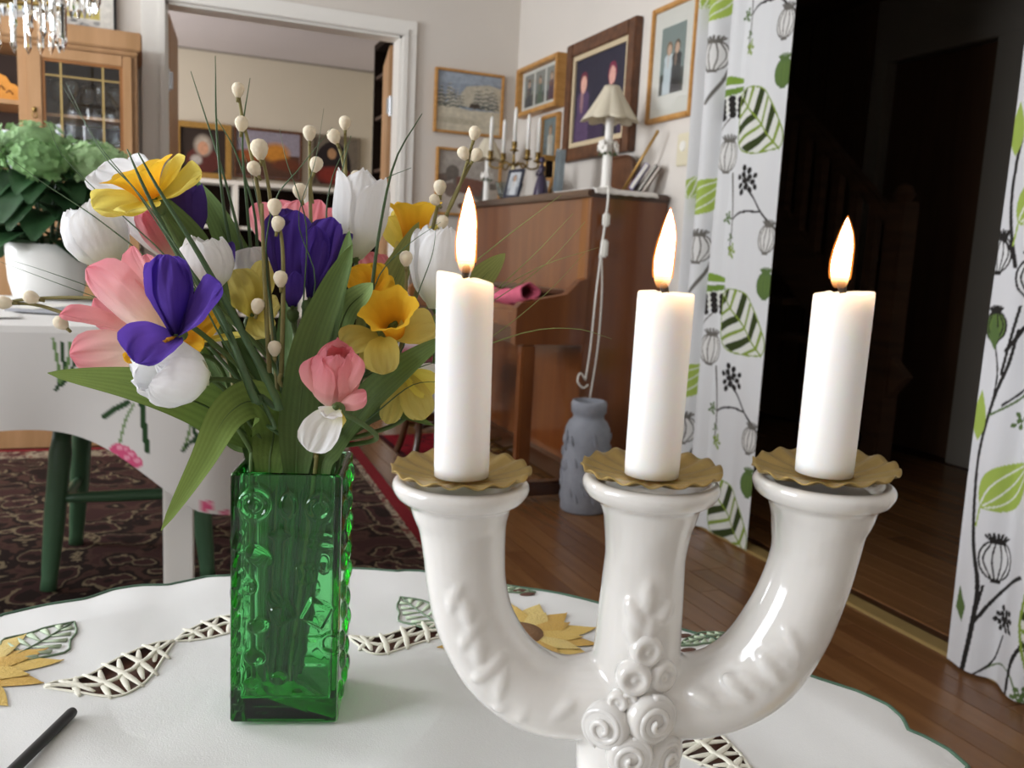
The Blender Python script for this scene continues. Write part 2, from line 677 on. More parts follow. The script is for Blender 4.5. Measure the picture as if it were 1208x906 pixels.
# ---- hall beyond the curtains
HX = 3.72
b = MB()
b.box((HX, 0.4, 0), (HX + 0.1, 3.08, ZC)).box((HX, 3.75, 0), (HX + 0.1, 5.6, ZC)).box((HX, 3.08, 2.06), (HX + 0.1, 3.75, ZC))
b.box((HX + 0.1, 0.3, -.05), (HX + 0.2, 5.6, ZC + .05))  # unseen backing slab, added to stop sky light leaking past the door
struct('wall_hall', b, M_hallg)
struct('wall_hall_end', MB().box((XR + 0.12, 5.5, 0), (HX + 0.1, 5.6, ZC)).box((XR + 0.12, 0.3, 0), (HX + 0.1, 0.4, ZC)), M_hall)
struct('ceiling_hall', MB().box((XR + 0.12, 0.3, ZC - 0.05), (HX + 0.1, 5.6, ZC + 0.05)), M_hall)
o = struct('door_3', MB().box((HX + 0.03, 3.10, 0.01), (HX + 0.07, 3.73, 2.05)), M_hall)
MB().tube([(HX + 0.03, 3.66, 1.0), (HX - 0.02, 3.66, 1.0), (HX - 0.02, 3.56, 1.0)], 0.009, 8).build('door_handle', M_brass, o)
b = MB()
b.box((HX - 0.02, 2.93, 0), (HX, 3.08, 2.06), bevel=0.004).box((HX - 0.02, 3.75, 0), (HX, 3.84, 2.06), bevel=0.004)
b.box((HX - 0.02, 2.93, 2.06), (HX, 3.84, 2.16), bevel=0.004)
struct('trim_4', b, M_hallg)
# wall panels of the hall left of the door
pw = struct('wall_hall_panel', MB().box((HX - 0.035, 3.85, 0), (HX - 0.02, 5.5, ZC - 0.05)), M_hall)
for k in range(10):
    MB().box((HX - 0.05, 3.86 + k * 0.16, 0.02), (HX - 0.036, 4.005 + k * 0.16, 2.38), bevel=0.004).build('panel', M_hall, pw, smooth=False)
# staircase
st = thing('staircase', 'dark wooden staircase with upright balusters in the unlit hall', 'stairs', (3.1, 3.3, 0))
ang = math.atan2(0.62, 0.75)
M0 = Matrix.Translation((3.05, 2.92, 0.30)) @ Matrix.Rotation(ang, 4, 'X')
MB().box((-0.02, 0, 0), (0.02, 2.2, 0.24), M0).build('stringer', M_hallw, st, smooth=False, W=True)
M1 = Matrix.Translation((3.05, 2.92, 1.09)) @ Matrix.Rotation(ang, 4, 'X')
MB().box((-0.03, 0, 0), (0.03, 1.6, 0.06), M1, bevel=0.01).build('handrail', M_hallw, st, smooth=False, W=True)
MB().box((3.0, 2.86, 0), (3.1, 2.96, 1.24), bevel=0.008).lathe([(0.03, 1.24), (0.05, 1.27), (0.03, 1.31), (0, 1.32)], (3.05, 2.91, 0), n=12).build('newel_post', M_hallw, st, smooth=False, W=True)
for k in range(9):
    y = 3.04 + k * 0.125
    z = 0.30 + 0.28 + (y - 2.92) * math.tan(ang)
    MB().box((3.032, y, z), (3.068, y + 0.05, z + 0.56)).build('baluster', M_hallw, st, smooth=False, W=True)
for k in range(2, 8):
    y = 2.98 + k * 0.225
    z = 0.18 + k * 0.186
    MB().box((3.07, y, z), (3.66, y + 0.26, z + 0.035), bevel=0.004).build('tread', M_hallw, st, smooth=False, W=True)

# ================================================================== PICTURES
def pic(name, label, o, du, n, w, h, fw, dep, fm, painter, mw=0.0, res=110, pane=False, cat='picture', group=None, inner=None, lean=None):
    o, du, n = Vector(o), Vector(du).normalized(), Vector(n).normalized()
    dv = Vector((0, 0, 1))
    if lean:
        R = Matrix.Rotation(lean, 3, du)
        n, dv = R @ n, R @ dv
    M = Matrix((du, dv, n)).transposed().to_4x4()
    M.translation = o
    t = thing(name, label, cat, group=group, M=M)
    f = MB()
    for (x0, x1, y0, y1) in ((0, fw, 0, h), (w - fw, w, 0, h), (fw, w - fw, 0, fw), (fw, w - fw, h - fw, h)):
        f.box((x0, y0, 0), (x1, y1, dep), bevel=min(0.004, fw * 0.25))
    f.build('frame', fm, t, smooth=False)
    MB().box((fw * 0.5, fw * 0.5, 0.0005), (w - fw * 0.5, h - fw * 0.5, dep * 0.45)).build('backing' if not mw else 'mat_board', M_matb if mw else M_dark, t, smooth=False)
    z = dep * 0.45 + 0.0012
    if inner:
        g = MB()
        iw = inner[0]
        for (x0, x1, y0, y1) in ((fw, fw + iw, fw, h - fw), (w - fw - iw, w - fw, fw, h - fw), (fw + iw, w - fw - iw, fw, fw + iw), (fw + iw, w - fw - iw, h - fw - iw, h - fw)):
            g.box((x0, y0, dep * 0.4), (x1, y1, dep * 0.75))
        g.build('inner_frame', inner[1], t, smooth=False)
    if painter:
        for q, (x0, y0, pw_, ph, fn) in enumerate(painter):
            nu = max(8, int(res * pw_ / max(w, h)))
            nv = max(8, int(res * ph / max(w, h)))
            sheet('image', (x0, y0, z), (1, 0, 0), (0, 1, 0), pw_, ph, nu, nv, fn, M_canvas if not pane else M_print, t)
    if pane:
        MB().box((fw, fw, dep * 0.7), (w - fw, h - fw, dep * 0.7 + 0.002)).build('pane', M_glassp, t, smooth=False)
    return t


def pt_people(seed, bg, bg2, cols):
    def fn(U, V):
        p = Paint(U, V, bg)
        w, h = U.max(), V.max()
        p.fill([(0, 0), (w, 0), (w, h * .35), (0, h * .3)], bg2)
        n = len(cols)
        for i, (skin, dress, hair, cx, hd) in enumerate(cols):
            x = cx * w
            s = hd * h
            p.fill([(x - s * 1.1, 0), (x + s * 1.1, 0), (x + s * 0.9, h * .52), (x - s * 0.9, h * .52)], dress)
            p.ell((x, h * .52), (s * 1.0, s * .6), dress)
            p.ell((x, h * .52 + s * 1.15), (s * .62, s * .8), hair)
            p.ell((x, h * .52 + s * 1.0), (s * .46, s * .62), skin)
            p.ell((x - s * .2, h * .5), (s * .25, s * .9), skin, alpha=.35)
        return p
    return fn


def pt_winter(U, V):
    p = Paint(U, V, '#8e98a4')
    w, h = U.max(), V.max()
    r = random.Random(4)
    p.fill([(0, h * .8), (w, h * .86), (w, h), (0, h)], '#9aa4b0')
    p.fill([(w * .25, h * .45), (w * .45, h * .78), (w * .8, h * .85), (w, h * .8), (w, h * .4)], '#b9b2a0')
    p.fill([(0, 0), (w, 0), (w, h * .4), (w * .5, h * .38), (0, h * .48)], '#c4bca8')
    for i in range(26):
        x = r.uniform(0, w * .38) if i < 14 else r.uniform(w * .6, w)
        y = r.uniform(.38, .5) * h
        s = r.uniform(.05, .1) * w
        for k in range(5):
            yy = y + k * s * .75
            q = s * (1.1 - k * .18)
            p.fill([(x - q, yy), (x, yy + q * .9), (x + q, yy), (x, yy + q * .35)], r.choice(('#4a4f4c', '#5b605c', '#6b6a62')))
            p.fill([(x - q * .9, yy + q * .3), (x, yy + q * 1.0), (x + q * .6, yy + q * .4), (x, yy + q * .6)], '#b5b0a2')
    p.fill([(w * .5, h * .42), (w * .68, h * .42), (w * .66, h * .5), (w * .52, h * .5)], '#4a4038')
    p.ell((w * .3, h * .18), (w * .4, h * .06), '#b0a894', soft=True)
    return p


def pt_winter2(U, V):
    p = Paint(U, V, '#a79f96')
    w, h = U.max(), V.max()
    r = random.Random(9)
    p.fill([(0, 0), (w, 0), (w, h * .5), (0, h * .4)], '#c1b6aa')
    for i in range(14):
        p.ell((r.uniform(0, w), r.uniform(.25, .8) * h), (w * r.uniform(.05, .12), h * r.uniform(.05, .12)), r.choice(('#6c645c', '#8a7568', '#7b6a60', '#b0a69a')))
    p.fill([(w * .3, h * .35), (w * .7, h * .3), (w * .75, h * .55), (w * .3, h * .6)], '#7a5549')
    return p


def pt_plain(c):
    return lambda U, V: Paint(U, V, c)


nB = (0, -1, 0)
pic('winter_landscape_painting', 'painting of snowy fir trees in a thin oak frame beside the doorway', (1.383, YB - 0.001, 1.545), (1, 0, 0), nB, 0.385, 0.325, 0.013, 0.03, M_oak, [(0.013, 0.013, 0.359, 0.299, pt_winter)], res=150)
pic('winter_village_painting', 'pale brown winter painting hung under the snowy fir tree painting', (1.405, YB - 0.001, 1.12), (1, 0, 0), nB, 0.37, 0.35, 0.013, 0.03, M_oak, [(0.013, 0.013, 0.344, 0.324, pt_winter2)])
nR = (-1, 0, 0)
sk = '#c9a58c'
pic('triple_photo_frame', 'deep oak frame with three upright portrait photos side by side', (XR - 0.001, 4.37, 1.64), (0, -1, 0), nR, 0.50, 0.245, 0.022, 0.06, M_oak,
    [(0.055 + k * 0.135, 0.045, 0.115, 0.16, pt_people(k, '#8b8b84', '#5f5d58', [(sk, ('#4a4a4e', '#5d6a5a', '#5a3a44')[k], ('#3b302a', '#5a4636', '#6a5238')[k], .5, .17)])) for k in range(3)], mw=0.03, pane=True, res=160)
pic('child_portrait', 'small oak framed portrait of a child in white under the triple photo frame', (XR - 0.001, 4.10, 1.385), (0, -1, 0), nR, 0.195, 0.235, 0.018, 0.025, M_oak,
    [(0.018, 0.018, 0.159, 0.199, pt_people(5, '#7d8a8c', '#6d7674', [(sk, '#d5d0c4', '#8a6a45', .5, .16)]))], pane=True)
pic('double_portrait_painting', 'large dark painting of two fair faces in a broad brown frame', (XR - 0.001, 3.82, 1.37), (0, -1, 0), nR, 0.63, 0.53, 0.06, 0.035, M_brownf,
    [(0.06, 0.06, 0.51, 0.41, pt_people(6, '#2c2a3a', '#3a2c46', [('#dcaa98', '#54405f', '#6a2c3c', .2, .15), ('#d8a598', '#2f2a35', '#7a2c44', .72, .15)]))],
    inner=(0.022, mat('cream_slip', '#c9b796', rough=0.6)), res=150)
pic('wedding_photo', 'oak framed wedding photo of a bride and groom beside the curtain', (XR - 0.001, 3.095, 1.462), (0, -1, 0), nR, 0.315, 0.435, 0.02, 0.022, M_oak,
    [(0.075, 0.10, 0.165, 0.25, pt_people(8, '#7d8a86', '#3d423c', [(sk, '#c7d0d4', '#7d6248', .36, .13), (sk, '#26282c', '#54402f', .68, .13)]))], mw=0.05, pane=True, res=170)
# far-room paintings
def pt_old(U, V):
    p = Paint(U, V, '#2a1f19')
    w, h = U.max(), V.max()
    p.ell((w * .5, h * .28), (w * .38, h * .3), '#4f211b')
    p.ell((w * .5, h * .62), (w * .2, h * .24), '#a79c8f', soft=True)
    p.ell((w * .5, h * .56), (w * .12, h * .15), '#b98a6e')
    p.ell((w * .35, h * .28), (w * .13, h * .12), '#a6a09a', soft=True)
    return p


def pt_sunset(U, V):
    p = Paint(U, V, '#8d8794')
    w, h = U.max(), V.max()
    p.fill([(0, 0), (w, 0), (w, h * .5), (0, h * .55)], '#4f3427')
    p.ell((w * .62, h * .55), (w * .22, h * .22), '#b87a2c', soft=True)
    p.ell((w * .2, h * .45), (w * .2, h * .14), '#8a4a24', soft=True)
    p.ell((w * .8, h * .3), (w * .25, h * .14), '#63331f', soft=True)
    return p


def pt_lady(U, V):
    p = Paint(U, V, '#6a6156')
    w, h = U.max(), V.max()
    p.ell((w * .45, h * .4), (w * .42, h * .55), '#20171a')
    p.ell((w * .45, h * .2), (w * .4, h * .2), '#7c2a20', soft=True)
    p.ell((w * .42, h * .68), (w * .1, h * .12), '#a9825f')
    return p


pic('old_man_portrait', 'dark portrait of a white haired person in a gilt frame in the far room', (0.196, 7.499, 1.41), (1, 0, 0), nB, 0.43, 0.43, 0.045, 0.04, M_gold, [(0.045, 0.045, .34, .34, pt_old)])
pic('sunset_painting', 'landscape painting with orange trees in a thin dark frame in the far room', (0.645, 7.499, 1.44), (1, 0, 0), nB, 0.54, 0.40, 0.02, 0.03, M_brownf, [(0.02, 0.02, .50, .36, pt_sunset)])
pic('seated_lady_painting', 'dark painting of a seated figure in red, grey wooden frame, far room', (1.25, 7.499, 1.41), (1, 0, 0), nB, 0.42, 0.43, 0.03, 0.03, mat('grey_brown', '#6f6455', rough=0.6), [(0.03, 0.03, .36, .37, pt_lady)])
# poster above the china cabinet
def pt_post(U, V):
    p = Paint(U, V, '#dedbd2')
    w, h = U.max(), V.max()
    p.fill([(w * .06, h * .12), (w * .88, h * .12), (w * .88, h), (w * .06, h)], '#c5b768')
    p.fill([(w * .12, h * .2), (w * .82, h * .2), (w * .82, h), (w * .12, h)], '#e0ddd2')
    p.fill([(w * .06, 0), (w * .88, 0), (w * .88, h * .11), (w * .06, h * .11)], '#cfccc6')
    r = random.Random(1)
    for k in range(40):
        p.ell((r.uniform(.08, .86) * w, r.uniform(.01, .1) * h), (w * .03, h * .016), r.choice(('#9a9a98', '#b4b2ae', '#6f6f6e')))
    p.fill([(w * .44, 0), (w * .52, 0), (w * .52, h * .2), (w * .44, h * .2)], '#c5b768')
    return p


pic('embroidered_wall_picture', 'white and yellow patterned picture with black edge above the glazed cabinet', (-0.62, YB - 0.001, 1.80), (1, 0, 0), nB, 0.50, 0.52, 0.012, 0.025, M_black, [(0.012, 0.012, .476, .496, pt_post)], res=200)

# ================================================================== FAR ROOM FURNITURE
sh = thing('low_bookcase', 'low white bookcase below the paintings in the far room', 'bookcase', (0.95, 7.3, 0))
bb = MB()
bb.box((0.1, 7.15, 1.36), (1.74, 7.49, 1.39)).box((0.1, 7.15, 0), (0.13, 7.49, 1.36)).box((1.71, 7.15, 0), (1.74, 7.49, 1.36)).box((0.62, 7.15, 0), (0.65, 7.49, 1.36)).box((1.16, 7.15, 0), (1.19, 7.49, 1.36))
bb.build('carcass', M_white, sh, smooth=False, W=True)
MB().box((0.13, 7.47, 0), (1.71, 7.488, 1.36)).build('back_panel', M_dark, sh, smooth=False, W=True)
for z in (1.02, 0.68, 0.34, 0.02):
    MB().box((0.13, 7.16, z), (1.71, 7.47, z + 0.025)).build('shelf', M_white, sh, smooth=False, W=True)
bkc = ['#5a2a24', '#2f3d4f', '#8a7d66', '#3b3a38', '#6e5a3c', '#a89c88', '#46543f', '#8c3b2f', '#c9bda6', '#283042']
BM = [mat('book_cloth_%d' % i, c, rough=0.7) for i, c in enumerate(bkc)]
tb = thing('tall_bookcase', 'tall dark bookcase filled with books behind the open door leaf', 'bookcase', (1.64, 5.6, 0))
bc = MB()
bc.box((1.745, 4.75, 0), (1.765, 6.3, 2.32))
for y in (4.75, 5.5, 6.27):
    bc.box((1.49, y, 0), (1.745, y + 0.03, 2.32))
bc.box((1.49, 4.75, 2.30), (1.765, 6.3, 2.34))
bc.build('carcass', M_dark, tb, smooth=False, W=True)
zs = (0.05, 0.42, 0.78, 1.12, 1.46, 1.82, 2.1)
for z in zs:
    MB().box((1.50, 4.78, z), (1.745, 6.27, z + 0.022)).build('shelf', mat('dark_shelf', '#3b2a20', rough=0.5), tb, smooth=False, W=True)
rb = random.Random(12)
for i, z in enumerate(zs[2:6]):
    y = 5.56
    while y < 6.22:
        w = rb.uniform(0.022, 0.045)
        h = min(rb.uniform(0.19, 0.27), 0.24 if z > 1.7 else 1)
        k = rb.randrange(10)
        o = thing('book', 'book with a %s spine standing in a row on the tall dark bookcase' % ('dark red', 'navy blue', 'khaki', 'charcoal', 'brown', 'beige', 'moss green', 'brick red', 'cream', 'midnight blue')[k], 'book', (1.56, y, z + 0.0225), group='books in the tall bookcase')
        MB().box((0, 0.0005, 0), (0.15, w - 0.0005, h)).build('cover', BM[k], o, smooth=False)
        MB().box((0.004, 0.003, h), (0.146, w - 0.003, h + 0.0008)).build('pages', M_matb, o, smooth=False)
        y += w

# ================================================================== CHINA CABINET
CY = 4.15
cab = thing('china_cabinet', 'pine cabinet with a leaded glass door beside the doorway', 'cabinet', (-0.6, CY, 0))
cb = MB()
x0c, x1c = -1.25, -0.035
cb.box((x0c, CY + 0.02, 0.0), (x0c + 0.03, YB - 0.02, 1.69)).box((x1c - 0.03, CY + 0.02, 0.0), (x1c, YB - 0.02, 1.69))
cb.box((-0.475, CY + 0.02, 1.17), (-0.45, YB - 0.03, 1.69)).box((x0c, CY + 0.02, 1.14), (x1c, YB - 0.02, 1.175))
cb.box((x0c, CY + .0004, 1.667), (x1c, CY + 0.0196, 1.672)).box((-0.48, CY, 1.171), (-0.447, CY + 0.0194, 1.6665)).box((x1c - 0.018, CY, 1.171), (x1c, CY + 0.0194, 1.6665))
cb.box((x0c, CY - .0004, 0.0), (x1c, CY + 0.0192, 1.17))
cb.build('carcass', M_pine, cab, smooth=False, W=True)
MB().box((x0c + 0.03, YB - 0.03, 1.175), (x1c - 0.03, YB - 0.018, 1.69)).build('back_panel', mat('cabinet_back', '#3a2a22', rough=0.7), cab, smooth=False, W=True)
k = MB()
k.box((x0c - 0.02, CY - 0.03, 1.69), (x1c + 0.02, YB - 0.01, 1.765), bevel=0.006).box((x0c - 0.005, CY - 0.015, 1.672), (x1c + 0.005, YB - 0.01, 1.692), bevel=0.005)
k.build('cornice', M_pine, cab, smooth=False, W=True)
dr = MB()
dx0, dx1, dz0, dz1 = -0.445, -0.055, 1.178, 1.665
fw = 0.052
dr.box((dx0, CY - 0.018, dz0), (dx0 + fw, CY, dz1), bevel=0.003).box((dx1 - fw * .7, CY - 0.018, dz0), (dx1, CY, dz1), bevel=0.003)
dr.box((dx0 + fw, CY - 0.018, dz0), (dx1 - fw * .7, CY, dz0 + fw), bevel=0.003).box((dx0 + fw, CY - 0.018, dz1 - fw * .8), (dx1 - fw * .7, CY, dz1), bevel=0.003)
dob = dr.build('door', M_pine, cab, smooth=False, W=True)
gx0, gx1, gz0, gz1 = dx0 + fw, dx1 - fw * .7, dz0 + fw, dz1 - fw * .8
bd = MB()
for (a0, a1, c0, c1) in ((gx0, gx0 + .012, gz0, gz1), (gx1 - .012, gx1, gz0, gz1), (gx0 + .012, gx1 - .012, gz0, gz0 + .012), (gx0 + .012, gx1 - .012, gz1 - .012, gz1)):
    bd.box((a0, CY - 0.012, c0), (a1, CY - 0.002, c1))
bd.build('glazing_bead', M_pined, dob, smooth=False, W=True)
gxs = [gx0 + .012, gx0 + .07, gx1 - .075, gx1 - .012]
gzs = [gz0 + .012, gz0 + .055, gz1 - .065, gz1 - .012]
M_came = mat('brass_came', '#b39a63', rough=0.35, metal=0.5)
for i in range(3):
    for j in range(3):
        MB().box((gxs[i], CY - 0.008, gzs[j]), (gxs[i + 1], CY - 0.005, gzs[j + 1])).build('pane', M_glassp, dob, smooth=False, W=True)
for i in (1, 2):
    MB().box((gxs[i] - .004, CY - 0.013, gzs[0]), (gxs[i] + .004, CY - 0.003, gzs[3])).build('came', M_came, dob, smooth=False, W=True)
    MB().box((gxs[0], CY - 0.011, gzs[i] - .003), (gxs[3], CY - 0.003, gzs[i] + .003)).build('came', M_came, dob, smooth=False, W=True)
hx = dx0 + 0.014
MB().lathe([(0.009, 0), (0.010, 0.003), (0.006, 0.006), (0, 0.007)], (hx + .01, CY - 0.018, 1.415), axis=(0, -1, 0), n=12).tube([(hx + .01 + 0.009 * math.cos(a), CY - 0.024, 1.392 + 0.012 * math.sin(a)) for a in np.linspace(0, 2 * PI, 13)], 0.002, 6, caps=False).build('key_plate', M_brass, dob, W=True)
MB().box((-0.455, CY + 0.03, 1.40), (x1c - .03, YB - .03, 1.412)).build('shelf', M_pine, cab, smooth=False, W=True)
MB().box((x0c + .03, CY + 0.01, 1.43), (-0.475, YB - .03, 1.447)).build('shelf', M_pine, cab, smooth=False, W=True)
# stemware behind the door
M_clear = glass('clear_glass', (0.95, 0.97, 0.97))
for z, n in ((1.413, 6), (1.176, 6)):
    for i in range(n):
        o = MB().lathe([(0.024, 0), (0.022, 0.003), (0.004, 0.006), (0.0035, 0.06), (0.02, 0.075), (0.03, 0.10), (0.032, 0.13), (0.029, 0.155), (0.0275, 0.155), (0.03, 0.13), (0.028, 0.102), (0.018, 0.079), (0.0, 0.068)],
                       (-0.41 + i * 0.058, CY + 0.12 + 0.07 * (i % 2), z), n=16).build('wine_glass', M_clear)
        tag(o, 'clear stemmed wine glass on the %s shelf behind the cabinet door' % ('upper' if z > 1.3 else 'lower'), 'glass', 'wine glasses in the cabinet')
# carved yellow fretwork box, postcard and small flower in the open half
t = thing('carved_yellow_shelf_box', 'orange yellow carved wooden box on the open cabinet shelf', 'box', (-0.632, 4.25, 1.4475))
poly = [(-.22, 0), (.15, 0), (.15, .05), (.135, .07), (.115, .075), (.10, .10), (.06, .115), (.02, .10), (-.02, .115), (-.22, .115)]
MB().prism(poly, Matrix.Rotation(PI / 2, 4, 'X'), 0.012).build('front', mat('ochre_paint', '#c9872f', rough=0.5, var=.12, vscale=30), t, smooth=False)
MB().box((-.22, 0, 0), (.15, 0.14, 0.05)).build('body', mat('ochre_paint2', '#a66a26', rough=0.5), t, smooth=False)
for q, (xx, zz) in enumerate(((-.02, .05), (.03, .06), (.08, .05), (.11, .035))):
    MB().tube([(xx - .012, -.0135, zz), (xx, -.0135, zz + .012), (xx + .012, -.0135, zz - .004)], 0.0025, 5).build('carved_leaf', mat('brown_paint', '#7a4c1c', rough=.6), t)
def pt_card(U, V):
    p = Paint(U, V, '#cfe0e6')
    w, h = U.max(), V.max()
    p.line([(w * .5, 0), (w * .55, h * .4), (w * .45, h * .7)], w * .14, '#33493c')
    p.ell((w * .5, h * .72), (w * .2, h * .1), '#2f4438')
    p.line([(w * .3, h * .3), (w * .1, h * .5)], w * .06, '#6d8aa0')
    return p


pic('blue_white_card', 'pale blue card with a dark plant motif standing in the open cabinet niche', (-0.585, 4.22, 1.176), (1, 0, 0), nB, 0.085, 0.155, 0.003, 0.006, M_white, [(0.003, 0.003, .079, .149, pt_card)], res=60, cat='card')
t = thing('small_flower_figure', 'small pink and yellow flower on a stem in the cabinet niche', 'ornament', (-0.503, 4.19, 1.1755))
MB().lathe([(0.012, 0), (0.01, 0.004), (0.002, 0.01), (0.002, 0.05)], n=10).build('stem', M_white, t)
for (dx, dz, c) in ((-.008, .062, '#d9b5a8'), (.01, .055, '#e2cf6a'), (0, .042, '#ead98a')):
    mb = MB()
    for a in range(5):
        mb.ball((dx + .007 * math.cos(a * 1.257), -.003, dz + .007 * math.sin(a * 1.257)), (.006, .003, .006), 8)
    mb.build('blossom', mat('blossom' + c, c, rough=.7), t)

# ================================================================== PIANO
PY0, PY1, PX0, PX1, PZ = 2.90, 4.36, 1.515, 1.842, 1.18
pn = thing('upright_piano', 'brown varnished upright piano against the picture wall', 'piano', (1.6, 3.6, 0))


def pp(name, mb, m=M_mahog, parent=pn, smooth=False):
    return mb.build(name, m, parent, smooth=smooth, W=True)


pp('lid', MB().box((PX0 - 0.02, PY0 - 0.012, PZ - 0.028), (PX1, PY1 + 0.012, PZ), bevel=0.006), M_mahogd)
pp('side_panel', MB().box((PX0, PY0, 0.02), (PX1, PY0 + 0.03, PZ - 0.028), bevel=0.003))
pp('side_panel', MB().box((PX0, PY1 - 0.03, 0.02), (PX1, PY1, PZ - 0.028), bevel=0.003))
fpn = pp('front_panel', MB().box((PX0 + 0.012, PY0 + 0.03, 0.80), (PX0 + 0.03, PY1 - 0.03, PZ - 0.03)))
for y in (PY0 + .03, PY1 - .09):
    pp('front_stile', MB().box((PX0 + .003, y, 0.80), (PX0 + 0.0135, y + .06, PZ - .03), bevel=.002), M_pined, fpn)
pp('back_board', MB().box((PX1 - 0.02, PY0 + 0.03, 0.1), (PX1, PY1 - 0.03, PZ - 0.03)), M_mahogd)
pp('lower_panel', MB().box((PX0 + 0.06, PY0 + 0.03, 0.1), (PX0 + 0.078, PY1 - 0.03, 0.62)))
KX = 1.235
pp('keybed', MB().box((KX + .01, PY0 + 0.01, 0.60), (PX0 + 0.05, PY1 - 0.01, 0.655), bevel=0.004), M_mahogd)
pp('key_lid', MB().box((KX + 0.015, PY0 + 0.055, 0.655), (PX0 + 0.03, PY1 - 0.055, 0.735), bevel=0.02))
pp('music_shelf', MB().box((PX0 - 0.035, PY0 + 0.03, 0.78), (PX0 + 0.02, PY1 - 0.03, 0.80), bevel=0.003), M_mahogd)
for y in (PY0, PY1 - 0.045):
    poly = [(KX, .60), (PX0 + 0.02, .60), (PX0 + 0.02, .86), (PX0 - .03, .84), (PX0 - .08, .79), (KX + .07, .765), (KX + 0.02, .755), (KX, .735)]
    M = Matrix(((1, 0, 0, 0), (0, 0, -1, y + 0.045), (0, 1, 0, 0), (0, 0, 0, 1)))
    pp('cheek', MB().prism(poly, M, 0.045), M_pined if y > 3.5 else M_mahog)
    pp('leg', MB().box((KX + 0.03, y, 0.06), (KX + 0.085, y + 0.045, 0.60), bevel=0.006), M_mahog)
    pp('toe', MB().box((KX + 0.01, y - 0.003, 0.02), (PX0 + 0.1, y + 0.048, 0.075), bevel=0.008), M_mahogd)
    for xx in (KX + 0.04, PX1 - 0.06):
        pp('castor', MB().lathe([(0.0, -0.012), (0.018, -0.012), (0.018, 0.012), (0, 0.012)], (xx, y + 0.022, 0.018), axis=(0, 1, 0), n=14), M_brass, smooth='auto')
pp('bottom_board', MB().box((PX0 + 0.02, PY0 + 0.03, 0.03), (PX1, PY1 - 0.03, 0.1)), M_mahogd)
for y in (3.55, 3.72):
    pp('pedal', MB().tube([(PX0 + 0.05, y, 0.07), (PX0 - 0.03, y, 0.055), (PX0 - 0.09, y, 0.05)], [0.008, 0.012, 0.02], 10, flat=0.4), M_brass, smooth=True)

# pink knitted cloth lying along the keyboard lid
M_pink = mat('pink_knit', '#c9647a', rough=0.95, spec=0.1, bump=0.6, bscale=220, var=0.1, vscale=40)
pts = spline([(1.36, 3.75, .757), (1.33, 3.45, .76), (1.32, 3.18, .762), (1.315, 2.98, .79)], 26)
mb = MB()
rr = np.linspace(0, 1, 26)
rows = []
for i, p in enumerate(pts):
    r_ = 0.02 + 0.012 * rr[i] + 0.003 * math.sin(i * 1.3)
    rows.append([(p[0] + r_ * 1.25 * math.cos(a) * (1 + .12 * math.sin(3 * a + i * .3)), p[1], p[2] + r_ * math.sin(a) * (1 + .1 * math.cos(4 * a))) for a in np.linspace(0, 2 * PI, 20, endpoint=False)])
for k_, (s_, dy) in enumerate(((0.95, .004), (0.75, -.004), (0.7, -.03), (0.62, -.06))):
    c_ = np.mean(rows[25], axis=0)
    rows.append([tuple(c_ + (np.array(q) - c_) * s_ * (1 if k_ else 1) + np.array([0, -0.008 if k_ == 0 else (0.0 if k_ == 1 else 0.03 * (k_ - 1)), 0])) for q in rows[25]])
mb.grid(rows, cv=True)
pc = tag(mb.build('pink_cloth', M_pink), 'rolled pink knitted cloth lying on the piano keyboard lid', 'cloth')

# ================================================================== THINGS ON THE PIANO
TOP = PZ + 0.0005
dl = MB()
U, V = np.meshgrid(np.linspace(0, 1, 30), np.linspace(0, 1, 40), indexing='ij')
X = PX0 + 0.0 + U * 0.27
Y = PY0 - 0.024 + V * 0.36
over = np.clip((PY0 - 0.012) - Y, 0, None)
Zz = TOP + 0.0042 + 0.0012 * np.sin(U * 37) * np.cos(V * 31)
mbx = np.stack([X, Y + 0.0 * over, Zz - over * 1.6], -1)
dl.grid(mbx)
dy = dl.build('lace_doily', mat('lace', '#e6e1da', rough=0.9, bump=0.8, bscale=260))
sm = dy.modifiers.new('thick', 'SOLIDIFY')
sm.thickness = 0.003
tag(dy, 'white lace doily under the lamp on the near end of the piano', 'doily')

M_shade = mat('lamp_shade', '#e3dac4', rough=0.8, transl=0.25)
M_fl = mat('porcelain_white', '#ece8e0', rough=0.35)
M_wleaf = mat('wreath_leaf', '#4c5a3c', rough=0.6)


